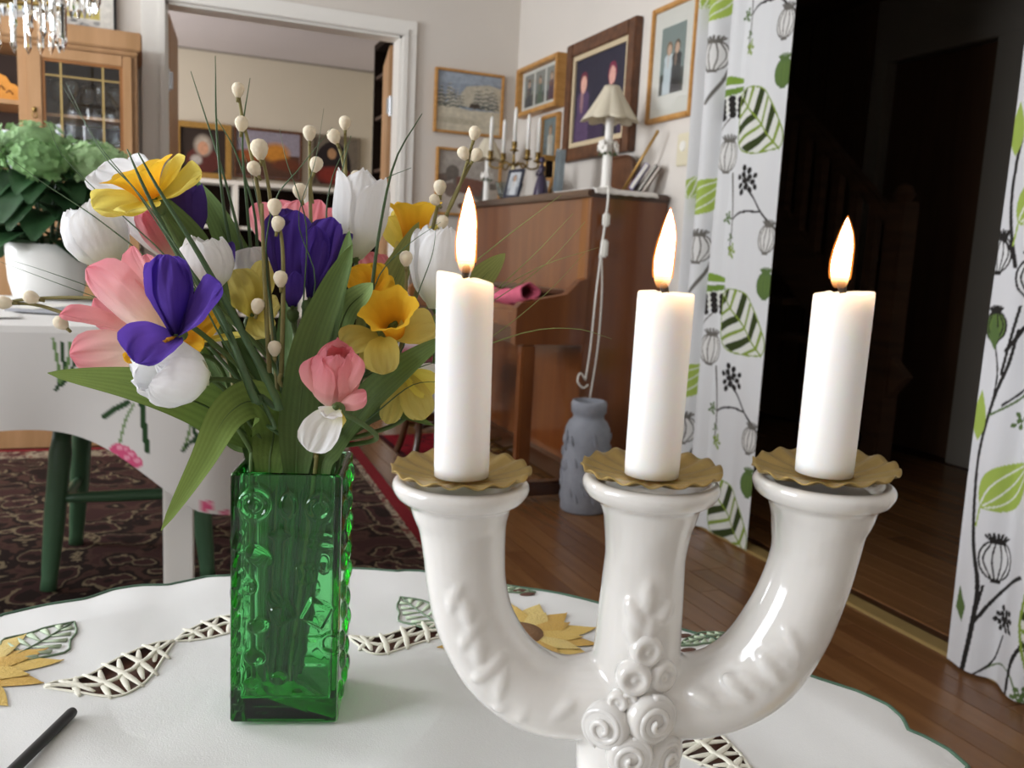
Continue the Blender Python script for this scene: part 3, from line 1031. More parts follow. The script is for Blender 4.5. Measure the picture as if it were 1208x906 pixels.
def lamp(px, py, s, label, z0, seed):
    t = thing('table_lamp', label, 'lamp', (px, py, z0))
    MB().lathe([(0.062 * s, 0), (0.064 * s, 0.006 * s), (0.052 * s, 0.014 * s), (0.025 * s, 0.02 * s), (0.02 * s, 0.03 * s), (0.019 * s, 0.14 * s), (0.016 * s, 0.185 * s), (0.021 * s, 0.19 * s), (0.021 * s, 0.20 * s), (0.015 * s, 0.205 * s)], n=24).build('base', M_white, t, smooth='auto')
    MB().lathe([(0.016 * s, 0.20 * s), (0.0165 * s, 0.30 * s), (0.013 * s, 0.305 * s), (0, 0.305 * s)], n=16).build('candle_sleeve', M_white, t, smooth='auto')
    n = 96
    rows, rows2 = [], []
    for i in range(12):
        f = i / 11
        r = (0.030 + (0.110 - 0.030) * f ** 1.1) * s
        am = 0.03 + 0.15 * f
        row = []
        for j in range(n):
            a = 2 * PI * j / n
            lob = abs(math.sin(4.5 * a))
            rr_ = r * (1 + am * (lob - 0.6))
            row.append((rr_ * math.cos(a), rr_ * math.sin(a), (0.405 - 0.125 * f) * s - 0.010 * s * f * lob))
        rows.append(row)
    o = MB().grid(rows, cv=True).build('lamp_shade', M_shade, t)
    q = o.modifiers.new('t', 'SOLIDIFY')
    q.thickness = 0.0018
    r = random.Random(seed)
    for k in range(7):
        a = k * 0.9 + r.random()
        c = Vector((0.03 * s * math.cos(a), 0.03 * s * math.sin(a), (0.165 + 0.02 * r.random()) * s))
        f = MB()
        for j in range(5):
            th = j * 1.257 + k
            d = Vector((math.cos(a), math.sin(a), 0.2))
            e1 = d.cross(Vector((0, 0, 1))).normalized()
            e2 = d.cross(e1).normalized()
            f.ball(c + d * .006 * s + (e1 * math.cos(th) + e2 * math.sin(th)) * 0.011 * s, (.010 * s, .010 * s, .004 * s), 8, axis=d)
        f.build('blossom', M_fl, t)
    lf = None
    for k in range(9):
        a = k * 0.7 + 0.3
        c = Vector((0.033 * s * math.cos(a), 0.033 * s * math.sin(a), 0.148 * s))
        MB().ball(c, (.006 * s, .014 * s, .003 * s), 8, axis=(math.cos(a), math.sin(a), .8)).build('leaf', M_wleaf, t)
    return t


LPX, LPY = 1.665, 3.08
lamp(LPX, LPY, 1.0, 'white table lamp with scalloped cream shade and flower wreath on the lace doily', TOP + 0.0050, 1)
lamp(1.62, 4.285, 0.82, 'small white wreathed table lamp behind the brass candelabrum on the piano', TOP, 2)
# lamp cord with in-line switch hanging over the piano end
cd = thing('lamp_cord', 'white lamp cord with in-line switch hanging down the piano end', 'cord', (1.53, 2.87, 1.1))
c0 = spline([(LPX, LPY - .06, TOP + .012), (1.60, 2.96, TOP + .013), (1.565, 2.875, TOP + .008), (1.56, 2.862, 1.13), (1.555, 2.868, 1.02), (1.545, 2.868, 0.93)], 30)
MB().tube(c0, 0.004, 8).build('cord', M_plastic, cd, W=True)
for z, h in ((1.07, .05), (0.965, .065)):
    MB().box((1.548, 2.852, z - h / 2), (1.572, 2.878, z + h / 2), bevel=0.006).build('switch', M_plastic, cd, W=True, smooth=False)
for dx, end in ((-.012, .47), (.012, .40)):
    c1 = spline([(1.55, 2.868, .95), (1.55 + dx, 2.866, .8), (1.545 + dx * 1.3, 2.868, .6), (1.53 + dx, 2.87, end)], 24)
    MB().tube(c1, 0.0034, 6).build('cord', M_plastic, cd, W=True)
MB().tube(spline([(1.52, 2.87, .47), (1.49, 2.86, .50), (1.475, 2.85, .47), (1.50, 2.85, .445), (1.525, 2.86, .455)], 20), 0.0034, 6).build('cord', M_plastic, cd, W=True)

# brass candelabrum with five candles
bx, by = 1.66, 4.03
bc_ = thing('brass_candelabrum', 'five armed brass candelabrum on the far half of the piano', 'candelabrum', (bx, by, TOP))
MB().lathe([(0.055, 0), (0.056, 0.006), (0.035, 0.018), (0.014, 0.03), (0.012, 0.05), (0.022, 0.065), (0.03, 0.085), (0.024, 0.105), (0.011, 0.12)], n=24).build('base', M_brass, bc_)
MB().lathe([(0.011, 0.12), (0.019, 0.135), (0.02, 0.15), (0.01, 0.165), (0.007, 0.18)], n=20).build('knop', mat('ivory', '#d8c79a', rough=.4), bc_)
MB().lathe([(0.007, 0.18), (0.008, 0.21), (0.005, 0.22), (0.006, 0.245), (0.022, 0.25), (0.023, 0.254), (0.009, 0.258), (0.014, 0.268), (0.013, 0.29), (0.015, 0.293), (0.0, 0.293)], n=20).build('stem', M_brass, bc_)
arms = []
for k, a in enumerate((0.35, 1.25, 3.6, 4.5)):
    d = Vector((math.cos(a + 1.3), math.sin(a + 1.3), 0))
    R_ = 0.118
    pth = [Vector((0, 0, .175)) + d * .008, Vector((0, 0, .192)) + d * .04, Vector((0, 0, .165)) + d * .08, Vector((0, 0, .175)) + d * R_, Vector((0, 0, .20)) + d * R_]
    MB().tube(spline(pth, 20), 0.0048, 8).build('arm', M_brass, bc_)
    MB().lathe([(0.004, 0.195), (0.022, 0.203), (0.024, 0.207), (0.009, 0.211), (0.014, 0.222), (0.013, 0.244), (0.015, 0.247), (0, 0.247)], (d.x * R_, d.y * R_, 0), n=18).build('candle_cup', M_brass, bc_)
    arms.append((bx + d.x * R_, by + d.y * R_, TOP + 0.2475))
arms.append((bx, by, TOP + 0.2935))
for k, (x, y, z) in enumerate(arms):
    t = thing('taper_candle', ('unlit white candle on an outer cup of the brass candelabrum', 'unlit white candle on the middle cup of the brass candelabrum')[k == 4], 'candle', (x, y, z), group='unlit candles of the brass candelabrum' if k < 4 else None)
    MB().lathe([(0.0095, 0), (0.009, 0.14), (0.0075, 0.155), (0.002, 0.165), (0, 0.166)], n=16).build('wax', M_cand, t)
    MB().tube([(0, 0, .164), (0.001, 0, .172)], 0.0009, 5).build('wick', M_black, t)
# crystal bowl
M_cut = glass('cut_crystal', (0.9, 0.94, 0.95), rough=0.05)
cbm = MB().lathe([(0.03, 0), (0.035, 0.006), (0.05, 0.03), (0.062, 0.065), (0.066, 0.085), (0.061, 0.085), (0.055, 0.062), (0.042, 0.03), (0.02, 0.014), (0, 0.013)], n=40, lobes=10, lamp=0.06)
cbo = cbm.build('crystal_bowl', M_cut, smooth=False)
cbo.location = (1.60, 3.93, TOP)
tag(cbo, 'cut crystal bowl on the piano beside the brass candelabrum', 'bowl')
# carriage clock, frames and ornaments
t = thing('gilt_clock', 'tall narrow gilt clock behind the crystal bowl on the piano', 'clock', (1.778, 3.885, TOP))
MB().box((-.035, -.03, 0), (.035, .03, .025), bevel=.004).box((-.03, -.026, .2), (.03, .026, .225), bevel=.004).build('case', M_gold, t, smooth=False)
for sx in (-1, 1):
    for sy in (-1, 1):
        MB().lathe([(0.006, 0.025), (0.005, 0.03), (0.005, 0.195), (0.006, 0.2)], (sx * .024, sy * .02, 0), n=10).build('pillar', M_gold, t)
MB().box((-.02, -.015, .025), (.02, .015, .2)).build('movement', M_dark, t, smooth=False)
MB().lathe([(0.02, 0), (0.02, 0.004), (0, 0.004)], (-.021, 0, .15), axis=(-1, 0, 0), n=20).build('dial', M_matb, t, smooth='auto')


def std_frame(name, label, x, y, w, h, fm, fn, lean=-0.22, fw=0.016, du=(0.25, -1, 0)):
    d = Vector(du).normalized()
    n = d.cross(Vector((0, 0, 1)))
    n = Vector((-d.y, d.x, 0)) if False else Vector((d.y, -d.x, 0))
    t = pic(name, label, (x, y, TOP + 0.003), d, n, w, h, fw, 0.012, fm, [(fw, fw, w - 2 * fw, h - 2 * fw, fn)], cat='photo frame', lean=lean, pane=True, res=60)
    MB().box((w * .4, 0.004, -0.006), (w * .6, h * .6, -0.001)).build('strut', fm, t, smooth=False)
    return t


M_navy = mat('navy_frame', '#2c3040', rough=0.4)
std_frame('blue_photo_frame', 'small dark blue standing photo frame on the piano', 1.55, 3.86, 0.12, 0.14, M_navy, pt_people(3, '#b9bcc0', '#8d9096', [(sk, '#d7d7d9', '#6b5238', .5, .2)]))
std_frame('gold_photo_frame', 'small orange wood standing photo frame behind the crystal bowl', 1.70, 3.83, 0.10, 0.11, M_oak, pt_people(3, '#a1a4a8', '#8d9096', [(sk, '#3d4a5c', '#3b2a20', .5, .2)]))
# bell-skirted figurine
t = thing('dark_figurine', 'dark violet figurine of a lady with a bell skirt on the piano', 'figurine', (1.665, 3.70, TOP))
M_fig = mat('violet_glaze', '#3b3148', rough=0.3, var=.2, vscale=60)
MB().lathe([(0.036, 0), (0.038, 0.01), (0.032, 0.05), (0.02, 0.10), (0.011, 0.12), (0.016, 0.135), (0.015, 0.15), (0.006, 0.158), (0.006, 0.164)], n=24, lobes=8, lamp=.05).build('dress', M_fig, t)
MB().ball((0, 0, .175), .012, 14).build('head', M_fig, t)
for s_ in (-1, 1):
    MB().tube([(0, s_ * .014, .148), (-.012, s_ * .024, .125), (-.02, s_ * .01, .11)], .005, 8).build('arm', M_fig, t)
MB().lathe([(0.019, 0.178), (0.012, 0.184), (0.010, 0.193), (0, 0.195)], n=16).build('hat', M_fig, t)
# grey glass plaque leaning, facing the room
M_plq = mat('grey_cut_glass', '#7f8a8e', rough=0.12, var=0.25, vscale=50, vstretch=(1, 1, .3), spec=0.8)
t = thing('grey_glass_plaque', 'tall grey cut glass plaque leaning on the piano next to the figurine', 'ornament', (1.655, 3.50, TOP + 0.0082))
Mq = Matrix.Rotation(-0.25, 4, 'Z') @ Matrix.Rotation(0.16, 4, 'X')
MB().prism([(-.01, -.05), (.012, -.05), (.012, .05), (-.01, .05)], Mq, 0.2).build('plaque', M_plq, t, smooth=False)
for k in range(5):
    MB().box((-.014, -.045 + k * .02, 0.02), (-.009, -.037 + k * .02, 0.19), Mq).build('facet', M_plq, t, smooth=False)
# leaning gilt stick, brown tray and books at the near end
t = thing('gilt_picture_rail_stick', 'thin gilt stick leaning at a slant behind the scalloped lamp', 'stick', (1.70, 3.0, TOP + .006))
MB().tube([(1.735, 3.075, TOP + 0.011), (1.80, 2.945, TOP + .235)], 0.006, 8).build('rod', M_gold, t, W=True)
MB().ball((1.80, 2.945, TOP + .237), .0075, 8).build('tip', M_gold, t, W=True)
t = thing('brown_board', 'dark brown round-cornered tray standing behind the scalloped lamp', 'board', (1.80, 3.2, TOP))  # upright dark brown sheet with rounded corners and a rim
a_ = [(0.13 * c, 0.085 + 0.083 * s) for c, s in [(math.copysign(abs(math.cos(q)) ** .5, math.cos(q)), math.copysign(abs(math.sin(q)) ** .5, math.sin(q))) for q in np.linspace(0, 2 * PI, 40, endpoint=False)]]
Mt = Matrix(((0, 0, 1, 1.80), (1, 0, 0, 3.235), (0, 1, 0, TOP + .0016), (0, 0, 0, 1)))
MB().prism(a_, Mt, 0.012).build('panel', M_brownf, t, smooth=False, W=True)
MB().tube([Mt @ Vector((p[0] * .97, .085 + (p[1] - .085) * .97, -0.002)) for p in a_ + a_[:1]], .006, 6, caps=False).build('rim', M_brownf, t, W=True)
for k, (yy, w, h, c, lb) in enumerate(((1.725, .018, .115, '#8f84ad', 'lavender'), (1.748, .010, .12, '#5b5650', 'dark grey'), (1.764, .010, .11, '#a08b80', 'brown'))):
    t = thing('leaning_book', '%s book leaning at a slant on the near end of the piano' % lb, 'book', (yy, 2.975 - (yy - 1.725) * .64, TOP + .0045 + w * .55), group=None)
    Ml = Matrix.Rotation(1.0, 4, 'Z') @ Matrix.Rotation(0.55, 4, 'X')
    MB().box((0.005, 0, 0), (0.06, w, h), Ml, bevel=.002).build('cover', mat('lean' + lb, c, rough=.6), t, smooth=False)
    MB().box((0.002, .003, .004), (0.0055, w - .003, h - .004), Ml).build('pages', M_matb, t, smooth=False)
# wall switch
t = thing('wall_switch', 'cream light switch on the wall beside the printed curtain', 'switch', (XR, 2.825, 1.345))
MB().box((-.009, -.042, -.06), (0, .042, .06), bevel=.004).build('plate', mat('cream_plastic', '#d6cdb2', rough=.4), t, smooth=False)
MB().lathe([(0.02, 0), (0.018, 0.004), (0, 0.005)], (-.009, 0, .012), axis=(-1, 0, 0), n=18).build('rocker', M_plastic, t, smooth='auto')

# ================================================================== GREY FLOOR VASE
M_zinc = mat('grey_stoneware', '#8d9098', rough=0.7, spec=0.3, var=0.18, vscale=18, bump=0.5, bscale=40, bstretch=(1, 1, .35))
gv = thing('grey_floor_vase', 'grey ribbed stoneware floor vase standing before the piano end', 'vase', (1.485, 2.765, 0))
MB().lathe([(0.080, 0), (0.085, 0.008), (0.087, 0.12), (0.085, 0.24), (0.082, 0.31), (0.070, 0.335), (0.058, 0.345), (0.056, 0.36), (0.064, 0.37), (0.066, 0.40), (0.062, 0.412), (0.052, 0.412), (0.048, 0.36), (0.06, 0.33), (0.075, 0.3), (0.075, 0.02), (0, 0.015)], n=40).build('body', M_zinc, gv)
r = random.Random(2)
for k in range(60):
    a = r.uniform(0, 2 * PI)
    z = r.uniform(0.04, 0.29)
    MB().ball((0.0855 * math.cos(a), 0.0855 * math.sin(a), z), (.008, .004, .02), 6, axis=(0.3 * math.sin(a), -0.3 * math.cos(a), 1)).build('relief_petal', M_zinc, gv)

# ================================================================== PIANO STOOL, RED RUG
st = thing('piano_stool', 'dark wooden piano stool with a red upholstered seat', 'stool', (1.17, 3.62, 0.0045))
MB().lathe([(0.0, .455), (0.175, .455), (0.19, .47), (0.185, .49), (0.15, .505), (0, .51)], n=32).build('seat', mat('red_velvet', '#6e1420', rough=.9, sheen=.4), st)
MB().lathe([(0.165, .41), (0.18, .415), (0.18, .455), (0.165, .46)], n=32).build('seat_rail', M_mahogd, st, smooth='auto')
for k in range(4):
    a = PI / 4 + k * PI / 2
    d = Vector((math.cos(a), math.sin(a), 0))
    MB().tube(spline([d * .14 + Vector((0, 0, .42)), d * .17 + Vector((0, 0, .32)), d * .14 + Vector((0, 0, .18)), d * .17 + Vector((0, 0, .05)), d * .19 + Vector((0, 0, 0.01))], 18), [.02] * 6 + [.015] * 12, 10).build('leg', M_mahogd, st)
MB().tube([(-.1, -.1, .16), (.1, .1, .16)], .008, 8).tube([(.1, -.1, .16), (-.1, .1, .16)], .008, 8).build('stretcher', M_mahogd, st)


def rug_mat(name, c0, c1, c2, c3, sc):
    m = bpy.data.materials.new(name)
    m.use_nodes = True
    nt = m.node_tree
    N, L = nt.nodes, nt.links
    b = N['Principled BSDF']
    b.inputs['Roughness'].default_value = 0.95
    b.inputs['Specular IOR Level'].default_value = 0.1
    tc = N.new('ShaderNodeTexCoord')
    n1 = N.new('ShaderNodeTexNoise')
    n1.inputs['Scale'].default_value = sc
    n1.inputs['Detail'].default_value = 6
    n1.inputs['Distortion'].default_value = 0.7
    v1 = N.new('ShaderNodeTexVoronoi')
    v1.inputs['Scale'].default_value = sc * 1.7
    L.new(tc.outputs['Object'], n1.inputs[0])
    L.new(tc.outputs['Object'], v1.inputs[0])
    ad = N.new('ShaderNodeMath')
    ad.operation = 'MULTIPLY_ADD'
    ad.inputs[1].default_value = 0.45
    L.new(v1.outputs['Distance'], ad.inputs[0])
    L.new(n1.outputs['Fac'], ad.inputs[2])
    r = N.new('ShaderNodeValToRGB')
    r.color_ramp.interpolation = 'CONSTANT'
    e = r.color_ramp.elements
    e[0].position, e[0].color = 0.0, (*lin(c0), 1)
    e[1].position, e[1].color = 0.60, (*lin(c1), 1)
    for p, c in ((0.69, c2), (0.72, c0), (0.80, c3), (0.86, c1)):
        q = e.new(p)
        q.color = (*lin(c), 1)
    L.new(ad.outputs[0], r.inputs[0])
    L.new(r.outputs[0], b.inputs['Base Color'])
    bp = N.new('ShaderNodeBump')
    bp.inputs['Strength'].default_value = 0.4
    n2 = N.new('ShaderNodeTexNoise')
    n2.inputs['Scale'].default_value = 250
    L.new(tc.outputs['Object'], n2.inputs[0])
    L.new(n2.outputs['Fac'], bp.inputs['Height'])
    L.new(bp.outputs[0], b.inputs['Normal'])
    return m


M_rugf = rug_mat('rug_field', '#241a17', '#3a2523', '#756852', '#46312a', 6)
M_rugb = rug_mat('rug_light', '#8b7f6c', '#4a2c2c', '#9a8d78', '#6b4038', 12)
M_rugr = mat('rug_red_edge', '#6e1f24', rough=.95, spec=.1, var=.1, vscale=60, bump=.4, bscale=250)
rg = thing('oriental_rug', 'dark red and cream oriental rug under the dining table', 'rug', (-0.4, 2.7, 0.0), rotz=-0.045)


def slab(x0, x1, y0, y1, z):
    return MB().box((x0, y0, 0.0005), (x1, y1, z), bevel=0.002)


slab(-1.25, 1.24, -1.6, 1.38, .009).build('border', M_rugr, rg, smooth=False)
slab(-1.20, 1.19, -1.55, 1.33, .0100).build('guard_band', M_rugb, rg, smooth=False)
slab(-1.10, 1.165, -1.50, 1.20, .0108).build('field', M_rugf, rg, smooth=False)
# cream arabesque medallions woven in
fl = MB()
r = random.Random(5)
for k in range(90):
    cx, cy = r.uniform(-1.0, 1.1), r.uniform(-1.4, 1.2)
    R_ = r.uniform(.03, .09)
    a0 = r.uniform(0, 6.28)
    fl.tube(spline([(cx + R_ * math.cos(a0 + q) * (1 - q * .09), cy + R_ * math.sin(a0 + q) * (1 - q * .09), .0088) for q in np.linspace(0, 5, 8)], 16), .0035, 4, flat=.2)
tag(fl.build('arabesque', mat('rug_cream', '#7d705d', rough=.95, spec=.1), rg), kind='stuff')
r2 = thing('red_rug', 'small red and black rug in front of the piano stool', 'rug', (1.22, 3.72, 0))
slab(-.17, .17, -.18, .42, .006).build('field', rug_mat('red_rug_field', '#7c1420', '#7c1420', '#201012', '#7c1420', 6), r2, smooth=False)
slab(-.175, -.15, -.185, .425, .0066).build('edge_band', mat('red_rug_edge', '#3a1418', rough=.95, spec=.1), r2, smooth=False)

# ================================================================== CURTAINS
M_curt = mat('curtain_cotton', attr=True, rough=0.85, spec=0.15, transl=0.15, bump=0.1, bscale=600)
BK, GR, LG, DG, GY = '#2d2a28', '#84993f', '#a3b857', '#5a7040', '#6c6862'


def px_c(pts, X):
    return [(q[1], q[2]) for q in (on_x(a, b, X) for a, b in pts)]


def pod(p, c, r, rot=0.0, col=GY, fillc=None, w=0.0045):
    ca, sa = math.cos(rot), math.sin(rot)
    R = lambda q: (c[0] + q[0] * ca - q[1] * sa, c[1] + q[0] * sa + q[1] * ca)
    ring = [R((r * .92 * math.cos(a), r * 1.15 * math.sin(a))) for a in np.linspace(0, 2 * PI, 28)]
    p.fill(ring, fillc or '#dcdad6')
    p.line(ring, w, col, n=40)
    for k in (-.55, -.2, .2, .55):
        p.line([R((k * r * .5, -r * 1.05)), R((k * r * 1.25, 0)), R((k * r * .6, r * 1.0))], w * .8, col)
    for k in range(7):
        a = (k - 3) * .32
        p.line([R((.15 * r * (k - 3) * .5, r * 1.0)), R((math.sin(a) * r * .75, r * 1.15 + math.cos(a) * r * .38))], w * 1.3, col)
    p.line([R((-.18 * r, -r * 1.2)), R((.18 * r, -r * 1.2))], w * 2, col)


def umbel(p, c, r, stem, col=BK, n=13, dot=.24):
    rr_ = random.Random(int(abs(c[0] * 1000)) + n)
    for k in range(n):
        a = k * 2.4
        d = r * math.sqrt((k + .5) / n)
        q = (c[0] + d * math.cos(a), c[1] + d * math.sin(a))
        p.line([c, q], .0028, col)
        p.ell(q, (r * dot, r * dot * .8), col, rot=a)
    if stem:
        p.line([c] + stem, .004, col)


def striped_leaf(p, poly, rib, n=6):
    p.fill(poly, '#dcdcd4')
    a, b = np.array(rib[0]), np.array(rib[1])
    d = b - a
    L_ = np.linalg.norm(d)
    t_ = d / L_
    s_ = np.array([-t_[1], t_[0]])
    full = Paint(p.U, p.V, '#000000')
    for k in range(n):
        f = (k + .3) / n
        q = a + d * f
        for sgn in (-1, 1):
            e = q + sgn * s_ * L_ * .6 - t_ * L_ * .28
            w_ = L_ * .045 if k % 2 == 0 else L_ * .02
            o_ = t_ * w_
            quad = [tuple(q - o_), tuple(q + o_), tuple(e + o_ * 1.6), tuple(e - o_ * 1.6)]
            # keep the stripe inside the leaf
            m = Paint.__new__(Paint)
            idx = p._box(quad, 0)
            before = p.C.copy()
            p.fill(quad, '#3a4423' if k % 2 == 0 else GR)
            ins = Paint.__new__(Paint)
            ins.U, ins.V, ins.C = p.U, p.V, np.zeros_like(p.C)
            ins.fill(poly, '#ffffff')
            out = ins.C[:, 0] < .5
            p.C[out] = before[out]
    p.line(list(poly) + [poly[0]], .005, GR, n=50)
    p.line(rib, .006, GR)


def plain_leaf(p, a, b, w, col=LG, veins=True):
    a, b = np.array(a), np.array(b)
    d = b - a
    s_ = np.array([-d[1], d[0]])
    f = lambda t, k: tuple(a + d * t + s_ * k * w * math.sin(PI * t ** .8))
    poly = [f(t, 1) for t in np.linspace(0, 1, 14)] + [f(t, -1) for t in np.linspace(1, 0, 14)]
    p.fill(poly, col)
    if veins:
        for k in (-.45, .1, .55):
            p.line([f(t, k) for t in np.linspace(.05, .95, 7)], .004, '#dfe2d6')


def rings(t, Xw, Yd):
    """curtain rings riding on the rod, where the fabric's top edge lies under it"""
    last = 9
    for i in range(Xw.shape[0]):
        x, y = Xw[i, -1], Yd[i, -1]
        if abs(x - 1.785) < .0035 and abs(y - last) > .035:
            last = y
            MB().tube([(1.785 + .018 * math.cos(a), y, 2.2268 + .018 * math.sin(a)) for a in np.linspace(0, 2 * PI, 25)], .0022, 6, caps=False).build('curtain_ring', M_black, t, W=True)


def curtain_left():
    Xc = 1.79
    nu, nv = 330, 700
    u = np.linspace(0, 1, nu)
    v = np.linspace(0, 1, nv)
    Ug, Vg = np.meshgrid(u, v, indexing='ij')
    Yw = 2.197 + Ug * 0.50
    Zw = 0.008 + Vg * 2.2
    am = np.interp(Ug, [0, .48, .6, .8, 1], [0.003, .006, .020, .030, .030])
    Xw = Xc + am * np.sin(Ug * 27 + 1.5 + .5 * np.sin(Vg * 3)) + 0.006 * np.sin(Vg * 5 + Ug * 6)
    Yd = Yw + 0.010 * np.sin(Vg * 4) * (1 - Ug) + am * .4 * np.cos(Ug * 27 + 1.5)
    p = Paint(Yw, Zw, '#dddddd')
    RP = 0.645
    for k in range(-1, 3):
        def T(pts):
            return [(a, z + k * RP) for (a, z) in px_c(pts, Xc)]
        def T1(q):
            return T([q])[0]
        # stems
        p.line(T([(865, 205), (866, 260), (862, 300)]), .009, GY)
        p.line(T([(884, 222), (900, 250), (918, 275)]), .007, BK)
        p.line(T([(867, 258), (880, 250), (900, 250)]), .007, BK)
        p.line(T([(820, 345), (832, 310), (842, 260)]), .010, GY)
        p.line(T([(828, 395), (850, 360), (858, 340)]), .005, GY)
        p.line(T([(913, 300), (915, 350)]), .004, GY)
        p.line(T([(925, 195), (920, 250)]), .004, BK)
        pod(p, T1((861, 184)), .044, .05)
        pod(p, T1((906, 282)), .038, .1)
        pod(p, T1((826, 293)), .042, 0)
        pod(p, T1((903, 337)), .036, 0, col=DG, fillc='#61783f')
        umbel(p, T1((884, 213)), .045, None)
        umbel(p, T1((860, 257)), .02, None, col=DG, n=8, dot=.3)
        umbel(p, T1((866, 296)), .024, None, col=GR, n=9, dot=.3)
        umbel(p, T1((864, 280)), .016, None, col=DG, n=6, dot=.3)
        plain_leaf(p, T1((818, 252)), T1((846, 208)), .32)
        plain_leaf(p, T1((811, 235)), T1((817, 205)), .3)
        # checkered cup
        p.fill(T([(835, 345), (857, 343), (856, 356), (830, 372)]), '#dcdcd4')
        p.fill(T([(835, 325), (845, 322), (857, 328), (857, 333), (834, 331)]), '#7d9a3e')
        p.fill(T([(834, 337), (857, 336), (856, 342), (833, 346)]), '#6d8a3a')
        rr_ = random.Random(3)
        for q in range(16):
            p.ell(T1((833 + (q % 4) * 6.5, 348 + (q // 4) * 6 + (q % 2) * 2)), (.012, .0105), BK)
        striped_leaf(p, T([(855, 346), (864, 341), (880, 347), (891, 366), (898, 390), (901, 405), (898, 419), (885, 420), (866, 416), (853, 403), (852, 382)]), T([(857, 349), (897, 421)]))
    mb = MB()
    mb.grid(np.stack([Xw, Yd, Zw], -1), cols=p.C.reshape(nu, nv, 3))
    t = thing('printed_curtain', 'white curtain printed with poppy pods and striped leaves beside the wedding photo', 'curtain', (Xc, 2.5, 0))
    mb.build('fabric', M_curt, t, W=True, colattr=True)
    rings(t, Xw, Yd)
    return t


def curtain_right():
    Xc = 1.775
    nu, nv = 330, 680
    u = np.linspace(0, 1, nu)
    v = np.linspace(0, 1, nv)
    Ug, Vg = np.meshgrid(u, v, indexing='ij')
    Yw = 1.41 - Ug * 0.5
    Zw = 0.008 + Vg * 2.2
    am = np.interp(Ug, [0, .25, .4, 1], [.006, .016, .03, .035])
    Xw = Xc + am * np.sin(Ug * 24 + 2.2 + .4 * np.sin(Vg * 2)) + .006 * np.sin(Vg * 4)
    Yd = Yw + 0.022 * (np.clip(Vg, 0, 1) - .3) + .006 * np.sin(Vg * 7) * (1 - Ug) + am * .4 * np.cos(Ug * 24)
    p = Paint(Yw, Zw, '#dedee0')
    T = lambda pts: px_c(pts, Xc)
    T1 = lambda q: T([q])[0]
    RP = .645
    for k in (0, 1, 2):
        S_ = lambda pts: [(a, z + k * RP) for a, z in T(pts)]
        S1 = lambda q: S_([q])[0]
        if k == 0:
            p.line(S_([(1132, 795), (1145, 740), (1153, 690), (1150, 640), (1152, 580), (1158, 530), (1175, 470), (1190, 430), (1200, 390)]), (.012, .006), BK, n=60)
            p.line(S_([(1128, 800), (1165, 785), (1192, 790), (1200, 820)]), .004, DG)
        p.line(S_([(1140, 760), (1150, 720), (1158, 690)]), .006, BK)
        p.line(S_([(1145, 735), (1170, 705), (1208, 680)]), .008, BK)
        p.line(S_([(1140, 795), (1165, 780), (1180, 752)]), .005, BK)
        p.line(S_([(1185, 830), (1195, 780), (1208, 755)]), .007, BK)
        pod(p, S1((1172, 662)), .040, -.05, col=BK, fillc='#e2e2e2')
        umbel(p, S1((1182, 733)), .030, None, n=15)
        p.fill(S_([(1132, 690), (1139, 715), (1134, 732), (1126, 715)]), DG)
        plain_leaf(p, S1((1158, 598)), S1((1218, 548)), .30)
        p.line(S_([(1153, 620), (1158, 598)]), .004, LG)
        plain_leaf(p, S1((1154, 520)), S1((1160, 460)), .16, veins=False)
        p.line(S_([(1170, 490), (1190, 478), (1208, 465)]), .005, DG)
        umbel(p, S1((1202, 498)), .022, None, col=DG, n=6, dot=.3)
        pod(p, S1((1176, 385)), .030, -.1, col=BK, fillc='#61783f')
        p.line(S_([(1172, 480), (1179, 440), (1176, 400)]), .004, BK)
        pod(p, S1((1180, 300)), .035, 0, col=BK, fillc='#e2e2e2')
        p.line(S_([(1178, 280), (1192, 290), (1199, 312)]), .006, BK)
        p.line(S_([(1199, 315), (1194, 250), (1199, 200), (1208, 160)]), .009, BK)
        striped_leaf(p, S_([(1215, 690), (1235, 700), (1245, 740), (1230, 800), (1212, 800), (1206, 740)]), S_([(1222, 690), (1222, 800)]), n=6)
        umbel(p, S1((1203, 815)), .02, None, col=DG, n=8, dot=.3)
    mb = MB()
    mb.grid(np.stack([Xw, Yd, Zw], -1), cols=p.C.reshape(nu, nv, 3))
    t = thing('printed_curtain', 'white printed curtain with a tall black stem beside the doorway threshold', 'curtain', (Xc, 1.15, 0))
    mb.build('fabric', M_curt, t, W=True, colattr=True)
    rings(t, Xw, Yd)
    return t


curtain_left()
curtain_right()
t = thing('curtain_rod', 'black metal curtain rod above the hall opening', 'curtain rod', (1.79, 1.8, 2.2))
MB().tube([(1.785, .7, 2.2308), (1.785, 2.95, 2.2308)], .011, 10).build('rod', M_black, t, W=True)
for y in (.75, 2.9):
    MB().box((1.78, y, 2.216), (XR, y + .02, 2.246)).build('bracket', M_black, t, W=True, smooth=False)

